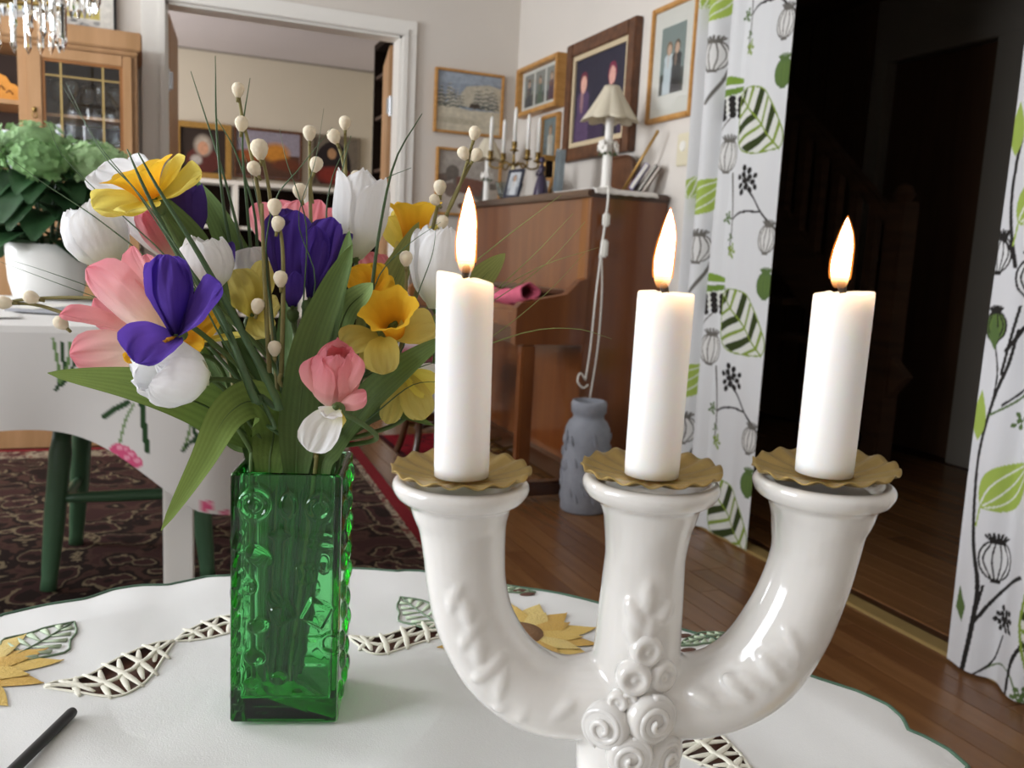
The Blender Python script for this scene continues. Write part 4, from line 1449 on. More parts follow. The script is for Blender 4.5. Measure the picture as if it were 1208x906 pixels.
# ================================================================== DINING TABLE
dt = thing('dining_table', 'white painted dining table with square legs under a printed cloth', 'table', (-0.6, 2.5, 0))
TX0, TX1, TY0, TY1 = -1.35, 0.15, 1.93, 2.85
_rc = [(TX1 - .06 + .06 * math.cos(a), TY0 + .06 + .06 * math.sin(a)) for a in np.linspace(-PI / 2, 0, 12)]
MB().prism([(TX0, TY1), (TX0, TY0)] + _rc + [(TX1, TY1)], Matrix.Translation((0, 0, .705)), .03).build('table_top', M_white, dt, W=True, smooth=False)
for (q0, q1, q2, q3) in ((TX0 + .12, TX1 - .13, TY0 + .10, TY0 + .12), (TX0 + .12, TX1 - .13, TY1 - .12, TY1 - .10), (TX0 + .06, TX0 + .08, TY0 + .15, TY1 - .13), (TX1 - .09, TX1 - .07, TY0 + .15, TY1 - .13)):
    MB().box((q0, q2, .62), (q1, q3, .705)).build('apron', M_white, dt, W=True, smooth=False)
for y, xs_ in ((TY0 + .08, (TX0 + .05, TX1 - .125)), (TY1 - .068, (TX0 + .002, TX1 - .067))):
    for x in xs_:
        MB().box((x, y, 0.0112), (x + .065, y + .065, .705), bevel=.004).build('leg', M_white, dt, W=True, smooth=False)
# printed cloth: flat top and a hanging skirt that drops lowest at the corner
M_dcl = mat('printed_table_linen', attr=True, rough=.85, spec=.15, transl=.1, bump=.1, bscale=500)
tc_ = thing('printed_tablecloth', 'white tablecloth printed with pink flowers on the dining table', 'tablecloth', (-0.6, 2.5, .735))
zt = .7375
rc = .06
path = []
for x in np.linspace(TX0, TX1 - rc, 420):
    path.append((x, TY0 - .004, 0, -1))
for a in np.linspace(-PI / 2, 0, 16)[1:-1]:
    path.append((TX1 - rc + (rc + .004) * math.cos(a), TY0 + rc + (rc + .004) * math.sin(a), math.cos(a), math.sin(a)))
for y in np.linspace(TY0 + rc, TY1, 60):
    path.append((TX1 + .004, y, 1, 0))
n, mv = len(path), 120
rows, Uq, Vq = [], [], []
arc = 0
for i, (x, y, nx, ny) in enumerate(path):
    if i:
        arc += math.hypot(x - path[i - 1][0], y - path[i - 1][1])
    dc = arc - (TX1 - TX0)
    D = .20 + .20 * math.exp(-((dc - .02) / .22) ** 2) + .01 * math.sin(arc * 9)
    row = []
    for j in range(mv):
        s = j / (mv - 1)
        off = .004 + .05 * s * (.35 + .65 * math.exp(-(dc / .15) ** 2)) + .013 * s * (1 + math.sin(arc * 19 + .8))
        if s < .06:
            off *= s / .06
        row.append((x + nx * off, y + ny * off, zt - D * s))
    rows.append(row)
rows = np.array(rows)
Pc = Paint(rows[..., 0] + 0 * rows[..., 1], rows[..., 2], '#dad7d3')
Q = lambda pts: [(q[0], q[2]) for q in (on_y(a, b_, TY0 - .02) for a, b_ in pts)]
GD, PKc = '#2f4a2c', '#d4587f'
for (pts, w) in (([(72, 405), (75, 440), (66, 460)], .007), ([(62, 400), (68, 430), (70, 450)], .006), ([(82, 405), (80, 430), (72, 452)], .006), ([(90, 415), (84, 440), (72, 455)], .007),
                 ([(243, 480), (236, 505), (215, 528)], .007), ([(226, 485), (222, 510), (216, 525)], .006), ([(256, 490), (240, 512), (218, 522)], .007), ([(235, 482), (228, 508)], .008),
                 ([(158, 475), (148, 495), (141, 522)], .005), ([(167, 470), (170, 500), (174, 528)], .011), ([(150, 474), (135, 482), (124, 490)], .012)):
    Pc.line(Q(pts), w, GD if w > .006 else '#6d8a55')
for c in ((146, 529), (153, 534), (139, 527), (148, 538), (160, 541), (243, 590), (262, 603)):
    Pc.ell(Q([c])[0], (.014, .012), PKc)
    Pc.ell(Q([(c[0] + 2, c[1] - 2)])[0], (.006, .005), '#e69ab0')
mb = MB()
mb.grid(rows, cols=Pc.C.reshape(n, mv, 3))
mb.build('skirt', M_dcl, tc_, W=True, colattr=True)
Ug, Vg = np.meshgrid(np.linspace(0, 1, 60), np.linspace(0, 1, 45), indexing='ij')
mb = MB()
cols = np.tile(np.array(lin('#dad7d3')), (60, 45, 1))
mb.grid(np.stack([TX0 + Ug * (TX1 - TX0 + .004), TY0 - .004 + Vg * (TY1 - TY0 + .004), zt + .0015 * np.sin(Ug * 31) * np.sin(Vg * 23)], -1), cols=cols)
mb.build('top', M_dcl, tc_, W=True, colattr=True)
# papers and a booklet at the table edge
for k, (x, y, w, h, rz, c, lb) in enumerate(((-.44, 2.02, .20, .14, .25, '#d8d6d2', 'white sheet of paper'), (-.30, 2.24, .14, .17, -.5, '#8f8f93', 'grey booklet'))):
    t = thing('paper_sheet' if k == 0 else 'booklet', lb + ' lying on the dining table before the potted plant', 'paper' if k == 0 else 'booklet', (x, y, .7405), rz)
    MB().box((0, 0, 0), (w, h, .002 + .006 * k), bevel=.0005).build('cover', mat('paper%d' % k, c, rough=.6), t, smooth=False)
    MB().box((.002, .002, .002 + .006 * k), (w * .5, h - .002, .0026 + .006 * k)).build('page', M_matb, t, smooth=False)

# ================================================================== GREEN CHAIR
M_green = mat('green_paint', '#47684c', rough=.35, var=.1, vscale=15)
ch = thing('green_chair', 'dark green painted wooden chair pushed under the dining table', 'chair', (-0.04, 2.63, .0125), rotz=-0.05)
MB().box((-.20, -.255, .425), (.20, .135, .46), bevel=.012).build('seat', M_green, ch, smooth=False)
for (x, y) in ((-.19, -.235), (.19, -.235), (-.17, .12), (.17, .12)):
    a = Vector((x * .82, y * .82, .43))
    c = Vector((x * 1.02, y * 1.02, 0))
    MB().tube([a.lerp(c, q) for q in (0, .12, .18, .3, .55, .8, .93, 1)], [.021, .024, .028, .026, .026, .022, .019, .020], 12).build('leg', M_green, ch)
for (p, q, z) in (((-.19, -.235), (.19, -.235), .235), ((-.19, -.235), (-.17, .12), .2), ((.19, -.235), (.17, .12), .2)):
    s_ = 1 - .15 * z / .43
    MB().tube([Vector((p[0] * s_, p[1] * s_, z)).lerp(Vector((q[0] * s_, q[1] * s_, z)), k) for k in np.linspace(0, 1, 7)], [.011, .013, .015, .016, .015, .013, .011], 10).build('stretcher', M_green, ch)
for x in (-.165, -.102, -.039, .024, .087):
    MB().tube([(x, .122, .455), (x * 1.05, .30, .785)], .009, 8).build('spindle', M_green, ch)
MB().tube(spline([(-.2, .293, .79), (-.1, .305, .795), (.08, .305, .795), (.15, .293, .79)], 14), .017, 10).build('back_rail', M_green, ch)
MB().tube(spline([(-.2, -.255, .445), (-.0, -.265, .445), (.2, -.255, .445)], 9), .012, 8).build('seat_edge', M_green, ch)

# ================================================================== POTTED HYDRANGEA ON THE DINING TABLE
pl = on_z(57, 352, .74)
PLX, PLY = float(pl[0]), float(pl[1])
ph = thing('potted_hydrangea', 'green flowering hydrangea in a round white pot on the dining table', 'potted plant', (PLX, PLY, .7395))
MB().lathe([(0.075, 0), (0.085, 0.004), (0.096, 0.05), (0.101, 0.12), (0.102, 0.15), (0.096, 0.15), (0.094, 0.12), (0.085, .1), (0, .1)], n=40).build('pot', mat('white_glaze', '#e4e3e0', rough=.25), ph)
MB().lathe([(0.0, .132), (0.05, .134), (0.095, .13)], n=24).build('soil', mat('soil', '#2c2019', rough=.95), ph)
M_hl = mat('hydrangea_leaf', '#2f5030', rough=.45, var=.35, vscale=14, transl=.15)
r = random.Random(21)


def leaf_mesh(mb, base, d, up, L_, w, droop, nu=9, nv=5, serr=0.0):
    d = Vector(d).normalized()
    up = Vector(up)
    s = d.cross(up).normalized()
    n_ = s.cross(d)
    rows = []
    for i in range(nu):
        t = i / (nu - 1)
        c = Vector(base) + d * (L_ * t) - Vector((0, 0, 1)) * (droop * L_ * t * t)
        ww = w * math.sin(PI * min(1, t ** .75 * .96 + .02)) ** .8
        rows.append([c + s * (ww * (j / (nv - 1) * 2 - 1)) + n_ * (ww * .35 * abs(j / (nv - 1) * 2 - 1)) for j in range(nv)])
    mb.grid([[tuple(q) for q in rw] for rw in rows])


for k in range(46):
    a = r.uniform(0, 2 * PI)
    z = r.uniform(.15, .34)
    d = Vector((math.cos(a), math.sin(a), r.uniform(-.1, .35)))
    b0 = Vector((.03 * math.cos(a), .03 * math.sin(a), z))
    mb = MB()
    leaf_mesh(mb, b0 + d * .02, d, (0, 0, 1), r.uniform(.11, .16), r.uniform(.046, .064), r.uniform(.35, .85))
    mb.build('leaf', M_hl, ph)
for k in range(6):
    a = k * 1.05
    MB().tube(spline([(.02 * math.cos(a), .02 * math.sin(a), .13), (.04 * math.cos(a), .04 * math.sin(a), .25), (.09 * math.cos(a), .09 * math.sin(a), .36)], 8), .004, 6).build('stem', M_hl, ph)
M_hf = [mat('hydrangea_floret%d' % i, c, rough=.7, transl=.2, var=.2, vscale=30) for i, c in enumerate(('#8fb07a', '#7da468', '#9dbb86'))]
heads = [(-.17, -.04, .37, .10), (.0, -.12, .36, .085), (.135, -.06, .365, .10), (-.03, .08, .42, .10), (.10, .10, .39, .09), (-.16, .1, .4, .09), (-.27, -.02, .35, .085)]
for k, (x, y, z, R_) in enumerate(heads):
    mb = MB()
    for q in range(95):
        d = Vector((r.gauss(0, 1), r.gauss(0, 1), r.gauss(.35, .8))).normalized()
        c = Vector((x, y, z)) + Vector((d.x, d.y, d.z * .62)) * R_ * r.uniform(.86, 1.05)
        e1 = d.orthogonal().normalized()
        e2 = d.cross(e1)
        o_ = r.uniform(0, 1.5)
        for i in range(4):
            f = e1 * math.cos(o_ + i * PI / 2) + e2 * math.sin(o_ + i * PI / 2)
            g = d.cross(f)
            s_ = r.uniform(.010, .014)
            mb._add([c, c + f * s_ * .6 + g * s_ * .5 + d * .002, c + f * s_ * 1.15 + d * .004, c + f * s_ * .6 - g * s_ * .5 + d * .002], [(0, 1, 2, 3)])
    mb.ball((x, y, z), (R_ * .85, R_ * .85, R_ * .5), 12)
    mb.build('flower_head', M_hf[k % 3], ph)

# ================================================================== CRYSTAL CHANDELIER
cx_, cy_ = -0.300, 2.28
cz_ = 1.345
cl = thing('crystal_chandelier', 'crystal chandelier with long glass prisms hanging over the dining table', 'chandelier', (cx_, cy_, cz_))
M_cr = glass('crystal', (0.97, 0.98, 0.98), ior=1.55)
for (R_, z) in ((.20, .235), (.12, .33), (.13, .10)):
    MB().tube([(R_ * math.cos(a), R_ * math.sin(a), z) for a in np.linspace(0, 2 * PI, 49)], .006, 8, caps=False).build('brass_ring', M_brass, cl)
for k in range(4):
    a = k * PI / 2 + .4
    MB().tube(spline([(0, 0, .45), (.1 * math.cos(a), .1 * math.sin(a), .42), (.2 * math.cos(a), .2 * math.sin(a), .235), (.13 * math.cos(a), .13 * math.sin(a), .10)], 14), .0035, 6).build('brass_arm', M_brass, cl)
MB().tube([(0, 0, .45), (0, 0, ZC - cz_)], .006, 8).build('hanging_rod', M_brass, cl)
pm = None


def prism_drop(L_, w):
    mb = MB()
    mb.lathe([(0.0, 0), (w * .55, -.006), (w, -.02), (w * .8, -L_ * .75), (w * .95, -L_ * .84), (0, -L_)], n=6)
    return mb


pr1 = prism_drop(.15, .0085).build('prism', M_cr, cl, smooth=False)
pr2 = prism_drop(.11, .008).build('prism', M_cr, cl, smooth=False)
placed = [0, 0]
for (R_, z, n, which) in ((.20, .228, 54, 0), (.165, .25, 40, 0), (.12, .325, 22, 1), (.13, .094, 26, 1)):
    for k in range(n):
        a = 2 * PI * k / n
        src = (pr1, pr2)[which]
        if placed[which] == 0:
            o = src
        else:
            o = src.copy()
            COL.objects.link(o)
            o.parent = cl
        placed[which] += 1
        o.location = (R_ * math.cos(a), R_ * math.sin(a), z)
        o.rotation_euler = (0, 0, a)
for k in range(28):
    a = 2 * PI * k / 28
    MB().ball((.185 * math.cos(a), .185 * math.sin(a), .245 - .03 * (k % 2)), .009, 8).build('bead', M_cr, cl, smooth=False)

# ================================================================== ROUND TABLE AND CUTWORK CLOTH
TC = Vector((0.08, 0.39, 0))
TZ = 0.61
M_tbl = wood('table_walnut', '#6f4634', '#573325', rough=.35, stretch=(1, 10, 1), scale=4, coat=.2)
tb_ = thing('round_table', 'dark brown round wooden table under the cutwork cloth', 'table', (TC.x, TC.y, 0))
MB().lathe([(0, TZ - .03), (.37, TZ - .03), (.382, TZ - .022), (.382, TZ - .010), (.376, TZ - .004), (0, TZ - .004)], n=96).build('table_top', M_tbl, tb_, smooth='auto')
MB().lathe([(.04, .10), (.055, .13), (.03, .2), (.045, .35), (.03, .5), (.07, .56), (.12, TZ - .03)], n=32).build('column', M_tbl, tb_)
for k in range(3):
    a = k * 2 * PI / 3 + .5
    d = Vector((math.cos(a), math.sin(a), 0))
    MB().tube(spline([d * .03 + Vector((0, 0, .15)), d * .14 + Vector((0, 0, .13)), d * .26 + Vector((0, 0, .025)), d * .3 + Vector((0, 0, .022))], 14), [.03] * 5 + [.022] * 9, 10).build('foot', M_tbl, tb_)

deg = math.radians
_ra = [(-60, .40), (-4.5, .404), (3.4, .406), (14.9, .393), (30, .388), (48, .405), (67, .430), (76, .436), (93, .433), (101, .430), (117, .44), (140, .44), (200, .42), (300, .40)]

# scalloped edge measured round the visible side (cusps where two scallops meet)
_edge = []
for q in ((1143, 905), (1120, 884), (1091, 869), (1078, 864.5), (1072, 863), (1065, 845), (1048, 829), (1011, 813), (960, 799), (930, 790), (870, 769), (800, 745), (708, 714.7), (640, 699.6), (589, 690.7), (540, 680), (495, 671), (475.5, 670), (469.5, 671.8), (440, 667), (418, 665), (380, 664), (340, 667), (300, 672), (267, 676.7), (243.6, 676), (220, 680.5), (206, 683.5), (199.6, 685.8), (164, 687), (132, 690.5), (100, 701), (53, 707.5), (0, 720)):
    w_ = on_z(q[0], q[1], TZ - .002)
    _edge.append((math.degrees(math.atan2(w_[1] - TC.y, w_[0] - TC.x)), math.hypot(w_[0] - TC.x, w_[1] - TC.y)))
_edge.sort()


def cloth_R(th):
    d_ = (math.degrees(th) + 60) % 360 - 60
    if _edge[0][0] <= d_ <= _edge[-1][0]:
        return float(np.interp(d_, [a for a, _ in _edge], [b_ for _, b_ in _edge]))
    r0 = float(np.interp(d_, [a for a, _ in _ra], [b_ for _, b_ in _ra]))
    ph_ = ((d_ - 3) % 33) / 33
    return r0 - .010 * (1 - math.sin(PI * ph_) ** .6) + .002


_ba = [(-32, .30), (-20, .285), (-8, .262), (1.5, .252), (8, .249), (15, .258), (24, .28), (43, .30), (57, .298), (63, .287), (71, .252), (79, .285), (86, .305), (94, .315), (102, .303), (109, .272), (116, .258), (121, .285), (128, .30)]
_ba = _ba + [(a_ + 164, r_) for a_, r_ in _ba if 128 < a_ + 164 < 322]


def band_m(d_):
    return float(np.interp((d_ + 32) % 360 - 32, [a for a, _ in _ba], [b_ for _, b_ in _ba]))


# half widths: lens-shaped openings, pinched between
_lens = [(-24, -1.0, .020), (-1.0, 25, .021), (57, 76, .019), (76, 88, .014), (88, 102, .016), (102.5, 121.5, .023)]
_lens = _lens + [(a_ + 164, b_ + 164, w_) for a_, b_, w_ in _lens if a_ + 164 > 130 and b_ + 164 < 330]


def band_h(d_):
    d_ = (d_ + 32) % 360 - 32
    for a_, b_, w_ in _lens:
        if a_ < d_ < b_:
            return w_ * math.sin(PI * (d_ - a_) / (b_ - a_)) ** .75
    return 0.0


def smooth_m(d_):
    return sum(band_m(d_ + q) for q in (-2, -1, 0, 1, 2)) / 5


CB = at(768, 562, .34)       # where the candelabrum stands


def cz(x, y, r=0.0):
    w = .0012 + noise.noise((x * 9, y * 6, 3.1)) * .0048 + noise.noise((x * 19, y * 13, 1.1)) * .0018
    w *= min(1, max(.1, (math.hypot(x - .0885, y - .568) - .045) / .06), max(.1, (math.hypot(x - CB[0], y - CB[1]) - .06) / .06))
    w += .0022 * math.exp(-((x + .02 + (y - .5) * .35) / .03) ** 2) * math.exp(-((y - .52) / .09) ** 2)
    z = TZ + max(-.0005, w)
    if r > .375:
        z -= .25 * (r - .375) ** 1.3
    return z


M_cloth = mat('white_cotton', '#e4e4e2', rough=.85, spec=.15, bump=.12, bscale=900, transl=.05)
M_thread = mat('cream_thread', '#e2dfcf', rough=.7, bump=.3, bscale=700)
M_hem = mat('green_thread', '#43604c', rough=.7, bump=.3, bscale=700)
tcl = thing('cutwork_tablecloth', 'white scalloped tablecloth with cutwork lattice and embroidered sunflowers on the round table', 'tablecloth', (TC.x, TC.y, TZ))
NT = 900
ths = np.linspace(0, 2 * PI, NT, endpoint=False)
inner, outer, edge = [], [], []
for th in ths:
    d_ = math.degrees(th)
    m_, h_ = smooth_m(d_), band_h(d_)
    c, s = math.cos(th), math.sin(th)
    R_ = cloth_R(th)
    fi = np.linspace(0, 1, 60) ** .8 * (m_ - h_)
    fo = m_ + h_ + (R_ - m_ - h_) * np.linspace(0, 1, 36)
    inner.append([(TC.x + r_ * c, TC.y + r_ * s, cz(TC.x + r_ * c, TC.y + r_ * s, r_)) for r_ in fi])
    outer.append([(TC.x + r_ * c, TC.y + r_ * s, cz(TC.x + r_ * c, TC.y + r_ * s, r_)) for r_ in fo])
    edge.append(outer[-1][-1])
MB().grid(inner, cu=True).grid(outer, cu=True).build('linen', M_cloth, tcl, W=True)
MB().tube(edge + edge[:1], .0017, 6, caps=False).build('hem_stitch', M_hem, tcl, W=True)


def cp(d_, r_, up=.0006):
    th = deg(d_)
    x, y = TC.x + r_ * math.cos(th), TC.y + r_ * math.sin(th)
    return Vector((x, y, cz(x, y, r_) + up))


for (a_, b_, w_) in _lens:
    k = int(round((b_ - a_) * .27 / 57.3 / .0185))
    ang_ = np.linspace(a_, b_, k + 2)
    for i, d_ in enumerate(ang_[1:-1]):
      m_, h_ = smooth_m(d_), band_h(d_)
      for sl in (-1.15, 1.15):
        p0, p1 = cp(d_ - sl, m_ - h_ - .001), cp(d_ + sl, m_ + h_ + .001, .0006 + (.0008 if sl > 0 else 0))
        mid = (p0 + p1) / 2 + Vector((0, 0, .0006 if sl > 0 else 0))
        sd = (p1 - p0).cross(Vector((0, 0, 1))).normalized() * (.0012 if sl > 0 else -.0012)
        MB().tube(spline([p0, mid + sd, p1], 9), [.0011, .0018, .0023, .0025, .0026, .0025, .0023, .0018, .0011], 8, flat=.4).build('cutwork_bar', M_thread, tcl, W=True)
    for f in (0,):
        MB().tube([cp(d_, smooth_m(d_) + f * band_h(d_) + .0008 * math.sin(i * 1.7), .0014) for i, d_ in enumerate(np.linspace(a_, b_, 26))], .0023, 6, flat=.45).build('cutwork_cord', M_thread, tcl, W=True)
    for f in (-1, 1):
        MB().tube([cp(d_, smooth_m(d_) + f * (band_h(d_) + .0004)) for d_ in np.linspace(a_, b_, 40)], .0012, 6, flat=.6).build('cutwork_edging', M_thread, tcl, W=True)

# embroidered sunflowers
M_y = [mat('yellow_silk%d' % i, c, rough=.45, bump=.4, bscale=500, bstretch=(1, 1, 1)) for i, c in enumerate(('#dcbb66', '#d2aa55', '#e2c97e'))]
M_cen = mat('brown_silk', '#8a6440', rough=.5, bump=.5, bscale=500)


def flat_leaf(c, d, L_, w, up, n=8):
    d = Vector((d[0], d[1], 0)).normalized()
    s = Vector((-d.y, d.x, 0))
    vs, fs = [], []
    for i in range(n):
        t_ = i / (n - 1)
        ww = w * math.sin(PI * (.12 + .88 * t_) ** .9) if t_ < 1 else 0.0
        for q in (-1, 0, 1):
            p = Vector(c) + d * (L_ * t_) + s * (q * ww)
            z = cz(p.x, p.y, (p - TC).to_2d().length) + up + (.0009 if q == 0 else .0002)
            vs.append((p.x, p.y, z))
    for i in range(n - 1):
        for q in (0, 1):
            fs.append((i * 3 + q, i * 3 + q + 1, (i + 1) * 3 + q + 1, (i + 1) * 3 + q))
    return MB()._add(vs, fs)


def sunflower(px, py, seed, place=None):
    c = place or on_z(px, py, TZ)
    c = Vector((c[0], c[1], 0))
    r = random.Random(seed)
    for ring, (n, r0, L_, w, up) in enumerate(((14, .016, .054, .0120, .0008), (12, .014, .040, .0110, .0019))):
        for k in range(n):
            a = 2 * PI * k / n + ring * .2 + r.uniform(-.05, .05)
            d = (math.cos(a), math.sin(a))
            flat_leaf((c.x + d[0] * r0, c.y + d[1] * r0, 0), d, L_ * r.uniform(.9, 1.05), w, up).build('sunflower_petal', M_y[(k + ring) % 3], tcl, W=True)
    MB().lathe([(.021, 0), (.020, .0022), (.010, .003), (0, .0033)], (c.x, c.y, cz(c.x, c.y) + .0012), n=24).build('sunflower_centre', M_cen, tcl, W=True)


sunflower(612, 752, 1)
sunflower(-62, 800, 2)
sunflower(0, 0, 3, place=(.335, .185, 0))
M_lf = mat('pale_green_silk', '#b4c4a8', rough=.6, bump=.4, bscale=500)

M_lfo = mat('grey_green_silk', '#71866c', rough=.6, bump=.4, bscale=500)


def emb_leaf(px0, px1, w, seed):
    a, b_ = on_z(*px0, TZ), on_z(*px1, TZ)
    a, b_ = Vector((a[0], a[1], 0)), Vector((b_[0], b_[1], 0))
    d = b_ - a
    L_ = d.length
    s = Vector((-d.y, d.x, 0)).normalized()
    r = random.Random(seed)
    P = lambda t_, q: (lambda p: Vector((p.x, p.y, cz(p.x, p.y, (p - TC).to_2d().length) + .0008)))(a + d * t_ + s * q)
    out = [P(t_, w * math.sin(PI * t_ ** .8) * (1 + .12 * math.sin(t_ * 17))) for t_ in np.linspace(0, 1, 14)]
    out2 = [P(t_, -w * math.sin(PI * t_ ** .8) * (1 + .12 * math.cos(t_ * 15))) for t_ in np.linspace(1, 0, 14)]
    MB().tube(out + out2, .0009, 5).build('leaf_outline', M_lfo, tcl, W=True)
    MB().tube([P(t_, 0) for t_ in np.linspace(0, .95, 8)], .0008, 5).build('leaf_vein', M_lfo, tcl, W=True)
    for k in range(6):
        t_ = .12 + k * .13
        for q in (-1, 1):
            MB().tube([P(t_, 0), P(min(1, t_ + .1), q * w * .75 * math.sin(PI * (t_ + .1) ** .8))], [.0006, .0034], 5, flat=.3).build('leaf_stitch', M_lf, tcl, W=True)


emb_leaf((2, 786), (88, 737), .026, 1)
emb_leaf((524, 742), (472, 708), .022, 2)
emb_leaf((560, 692), (632, 700), .012, 3)
emb_leaf((862, 748), (800, 764), .010, 4)
# stray cutwork eyelets beside the leaves, showing the brown table
M_hole = mat('eyelet_brown', '#573628', rough=.6)
for (x, y) in ((612, 699), (622, 703), (806, 752), (812, 768)):
    c = on_z(x, y, TZ)
    MB().ball((c[0], c[1], cz(c[0], c[1], .38) + .0002), (.008, .004, .0006), 10).build('eyelet', M_hole, tcl, W=True)

# black stick lying on the cloth
pA, pB = on_z(86, 841, TZ + .0045), on_z(-12, 935, TZ + .0045)
pA[2], pB[2] = [cz(q[0], q[1]) + .0040 for q in (pA, pB)]
t = thing('black_stick', 'round black pencil-like stick lying on the tablecloth', 'stick', tuple(pA))
MB().tube([pA, pA + (pB - pA) * .02, pB], [.0030, .0034, .0034], 16).build('barrel', mat('graphite_black', '#2a2a2c', rough=.5), t, W=True, smooth='auto')
MB().tube([pA - (pB - pA) * .004, pA + (pB - pA) * .001], [.0012, .0012], 8).build('lead', mat('grey_lead', '#4a4a4c', rough=.4), t, W=True)

# ================================================================== CERAMIC CANDELABRUM
DEP = .34
cax = Vector(at(768, 562, DEP))
fh = Vector((cf[0], cf[1], 0)).normalized()
s0 = Vector(cr0)


def plane_pt(x, y, off=0.0):
    """point on the candelabrum's upright plane, shifted off metres towards the viewer's side"""
    d = Vector(ray(x, y))
    n_ = fh
    q = Vector(CC)
    t_ = ((cax - fh * off) - q).dot(n_) / d.dot(n_)
    return q + d * t_


K = DEP / F_PX
cnd = thing('ceramic_candelabrum', 'white glazed ceramic candelabrum with three arms and moulded roses', 'candelabrum', (cax.x, cax.y, TZ))
M_glz = mat('white_glaze_ceramic', '#e4e1dc', rough=.12, spec=.6, coat=.5, var=.03, vscale=30, sss=.08, sssr=(.004, .003, .002))
raw = MB()
armL = [(544, 580, 58), (544, 592, 57), (545, 606, 54), (546, 622, 49), (548, 655, 46), (551, 692, 45), (562, 735, 45), (588, 780, 46), (625, 810, 47), (668, 822, 47), (715, 815, 48), (752, 800, 46)]
armM = [(768, 580, 58), (767, 592, 57), (766, 606, 53), (764, 622, 49), (761, 655, 45), (757, 700, 47), (752, 760, 49), (747, 820, 57), (742, 870, 61), (740, 906, 60), (738, 960, 54), (735, 1040, 46)]
armR = [(971, 580, 60), (970, 592, 59), (968, 606, 56), (965, 622, 51), (960, 655, 47), (947, 695, 47), (926, 740, 49), (893, 785, 50), (850, 812, 48), (805, 820, 48), (765, 808, 46)]
for arm in (armL, armM, armR):
    p3 = spline([tuple(plane_pt(x, y)) for x, y, _ in arm], 60)
    # the glaze shrinks back when smoothed, so the tubes start a little fuller
    rr_ = np.interp(np.linspace(0, len(arm) - 1, 60), range(len(arm)), [q[2] * K * 1.06 for q in arm])
    raw.tube(p3, list(rr_), 28)
# rolled rims, with the socket left open
for (x, y, tilt) in ((544, 571, -.02), (768, 570, 0.0), (971, 571, .03)):
    c = plane_pt(x, y)
    raw.lathe([(.012, -.010), (.0205, -.0075), (.0252, -.0048), (.0272, -.0012), (.0268, .0012), (.0250, .0024), (.0225, .0020), (.018, -.0015), (.004, -.002)], c, n=48)
# foot, out of the picture, standing on the cloth
fz = TZ + .0012
base_p = plane_pt(735, 1040)
raw.lathe([(.058, 0), (.060, .004), (.056, .012), (.040, .020), (.026, .030), (.018, .045), (.0165, base_p.z - fz + .004)], (base_p.x, base_p.y, fz + .0005), n=48)
# moulded leaf sprigs
sprL = [(540, 700, .3), (553, 722, -.3), (557, 745, .5), (566, 765, -.1), (577, 788, .8), (592, 806, .1), (603, 825, 1.0), (622, 832, .4), (642, 845, 1.4), (662, 838, .9), (684, 846, 1.5)]
sprM = [(764, 706, 0), (752, 728, -.5), (778, 728, .5), (766, 742, 0), (750, 752, -.4)]
sprR = [(985, 692, -.3), (970, 705, -.9), (968, 730, -.4), (950, 742, -1.0), (936, 757, -.5), (925, 778, -1.0), (910, 788, -.7), (893, 805, -1.2), (872, 812, -.9), (855, 828, -1.3), (836, 826, -1.2)]
for spr, cl_ in ((sprL, armL), (sprM, armM), (sprR, armR)):
    for (x, y, rt) in spr:
        dmin = min(cl_, key=lambda q: (q[0] - x) ** 2 + (q[1] - y) ** 2)
        best = 1e9
        pc_ = spline([(q[0], q[1], q[2]) for q in cl_], 80)
        j = int(np.argmin((pc_[:, 0] - x) ** 2 + (pc_[:, 1] - y) ** 2))
        dd = math.hypot(pc_[j, 0] - x, pc_[j, 1] - y)
        Rj = pc_[j, 2]
        off = math.sqrt(max(0, Rj ** 2 - min(dd, Rj * .9) ** 2)) * K
        c = plane_pt(x, y, off - .0008)
        ax = s0 * math.sin(rt) + Vector((0, 0, math.cos(rt)))
        raw.ball(c, (.0040, .0036, .0088), 12, axis=ax)
ro = raw.build('body', M_glz, None)
md = ro.modifiers.new('r', 'REMESH')
md.mode = 'VOXEL'
md.voxel_size = .0011
md2 = ro.modifiers.new('s', 'SMOOTH')
md2.iterations = 5
md2.factor = .5
bpy.context.view_layer.update()
dg = bpy.context.evaluated_depsgraph_get()
ev = ro.evaluated_get(dg)
me = bpy.data.meshes.new_from_object(ev)
bpy.data.objects.remove(ro)
me.transform(ROOTM[cnd.name].inverted())
me.polygons.foreach_set('use_smooth', [True] * len(me.polygons))
me.materials.clear()
me.materials.append(M_glz)
ob = bpy.data.objects.new('body', me)
COL.objects.link(ob)
ob.parent = cnd


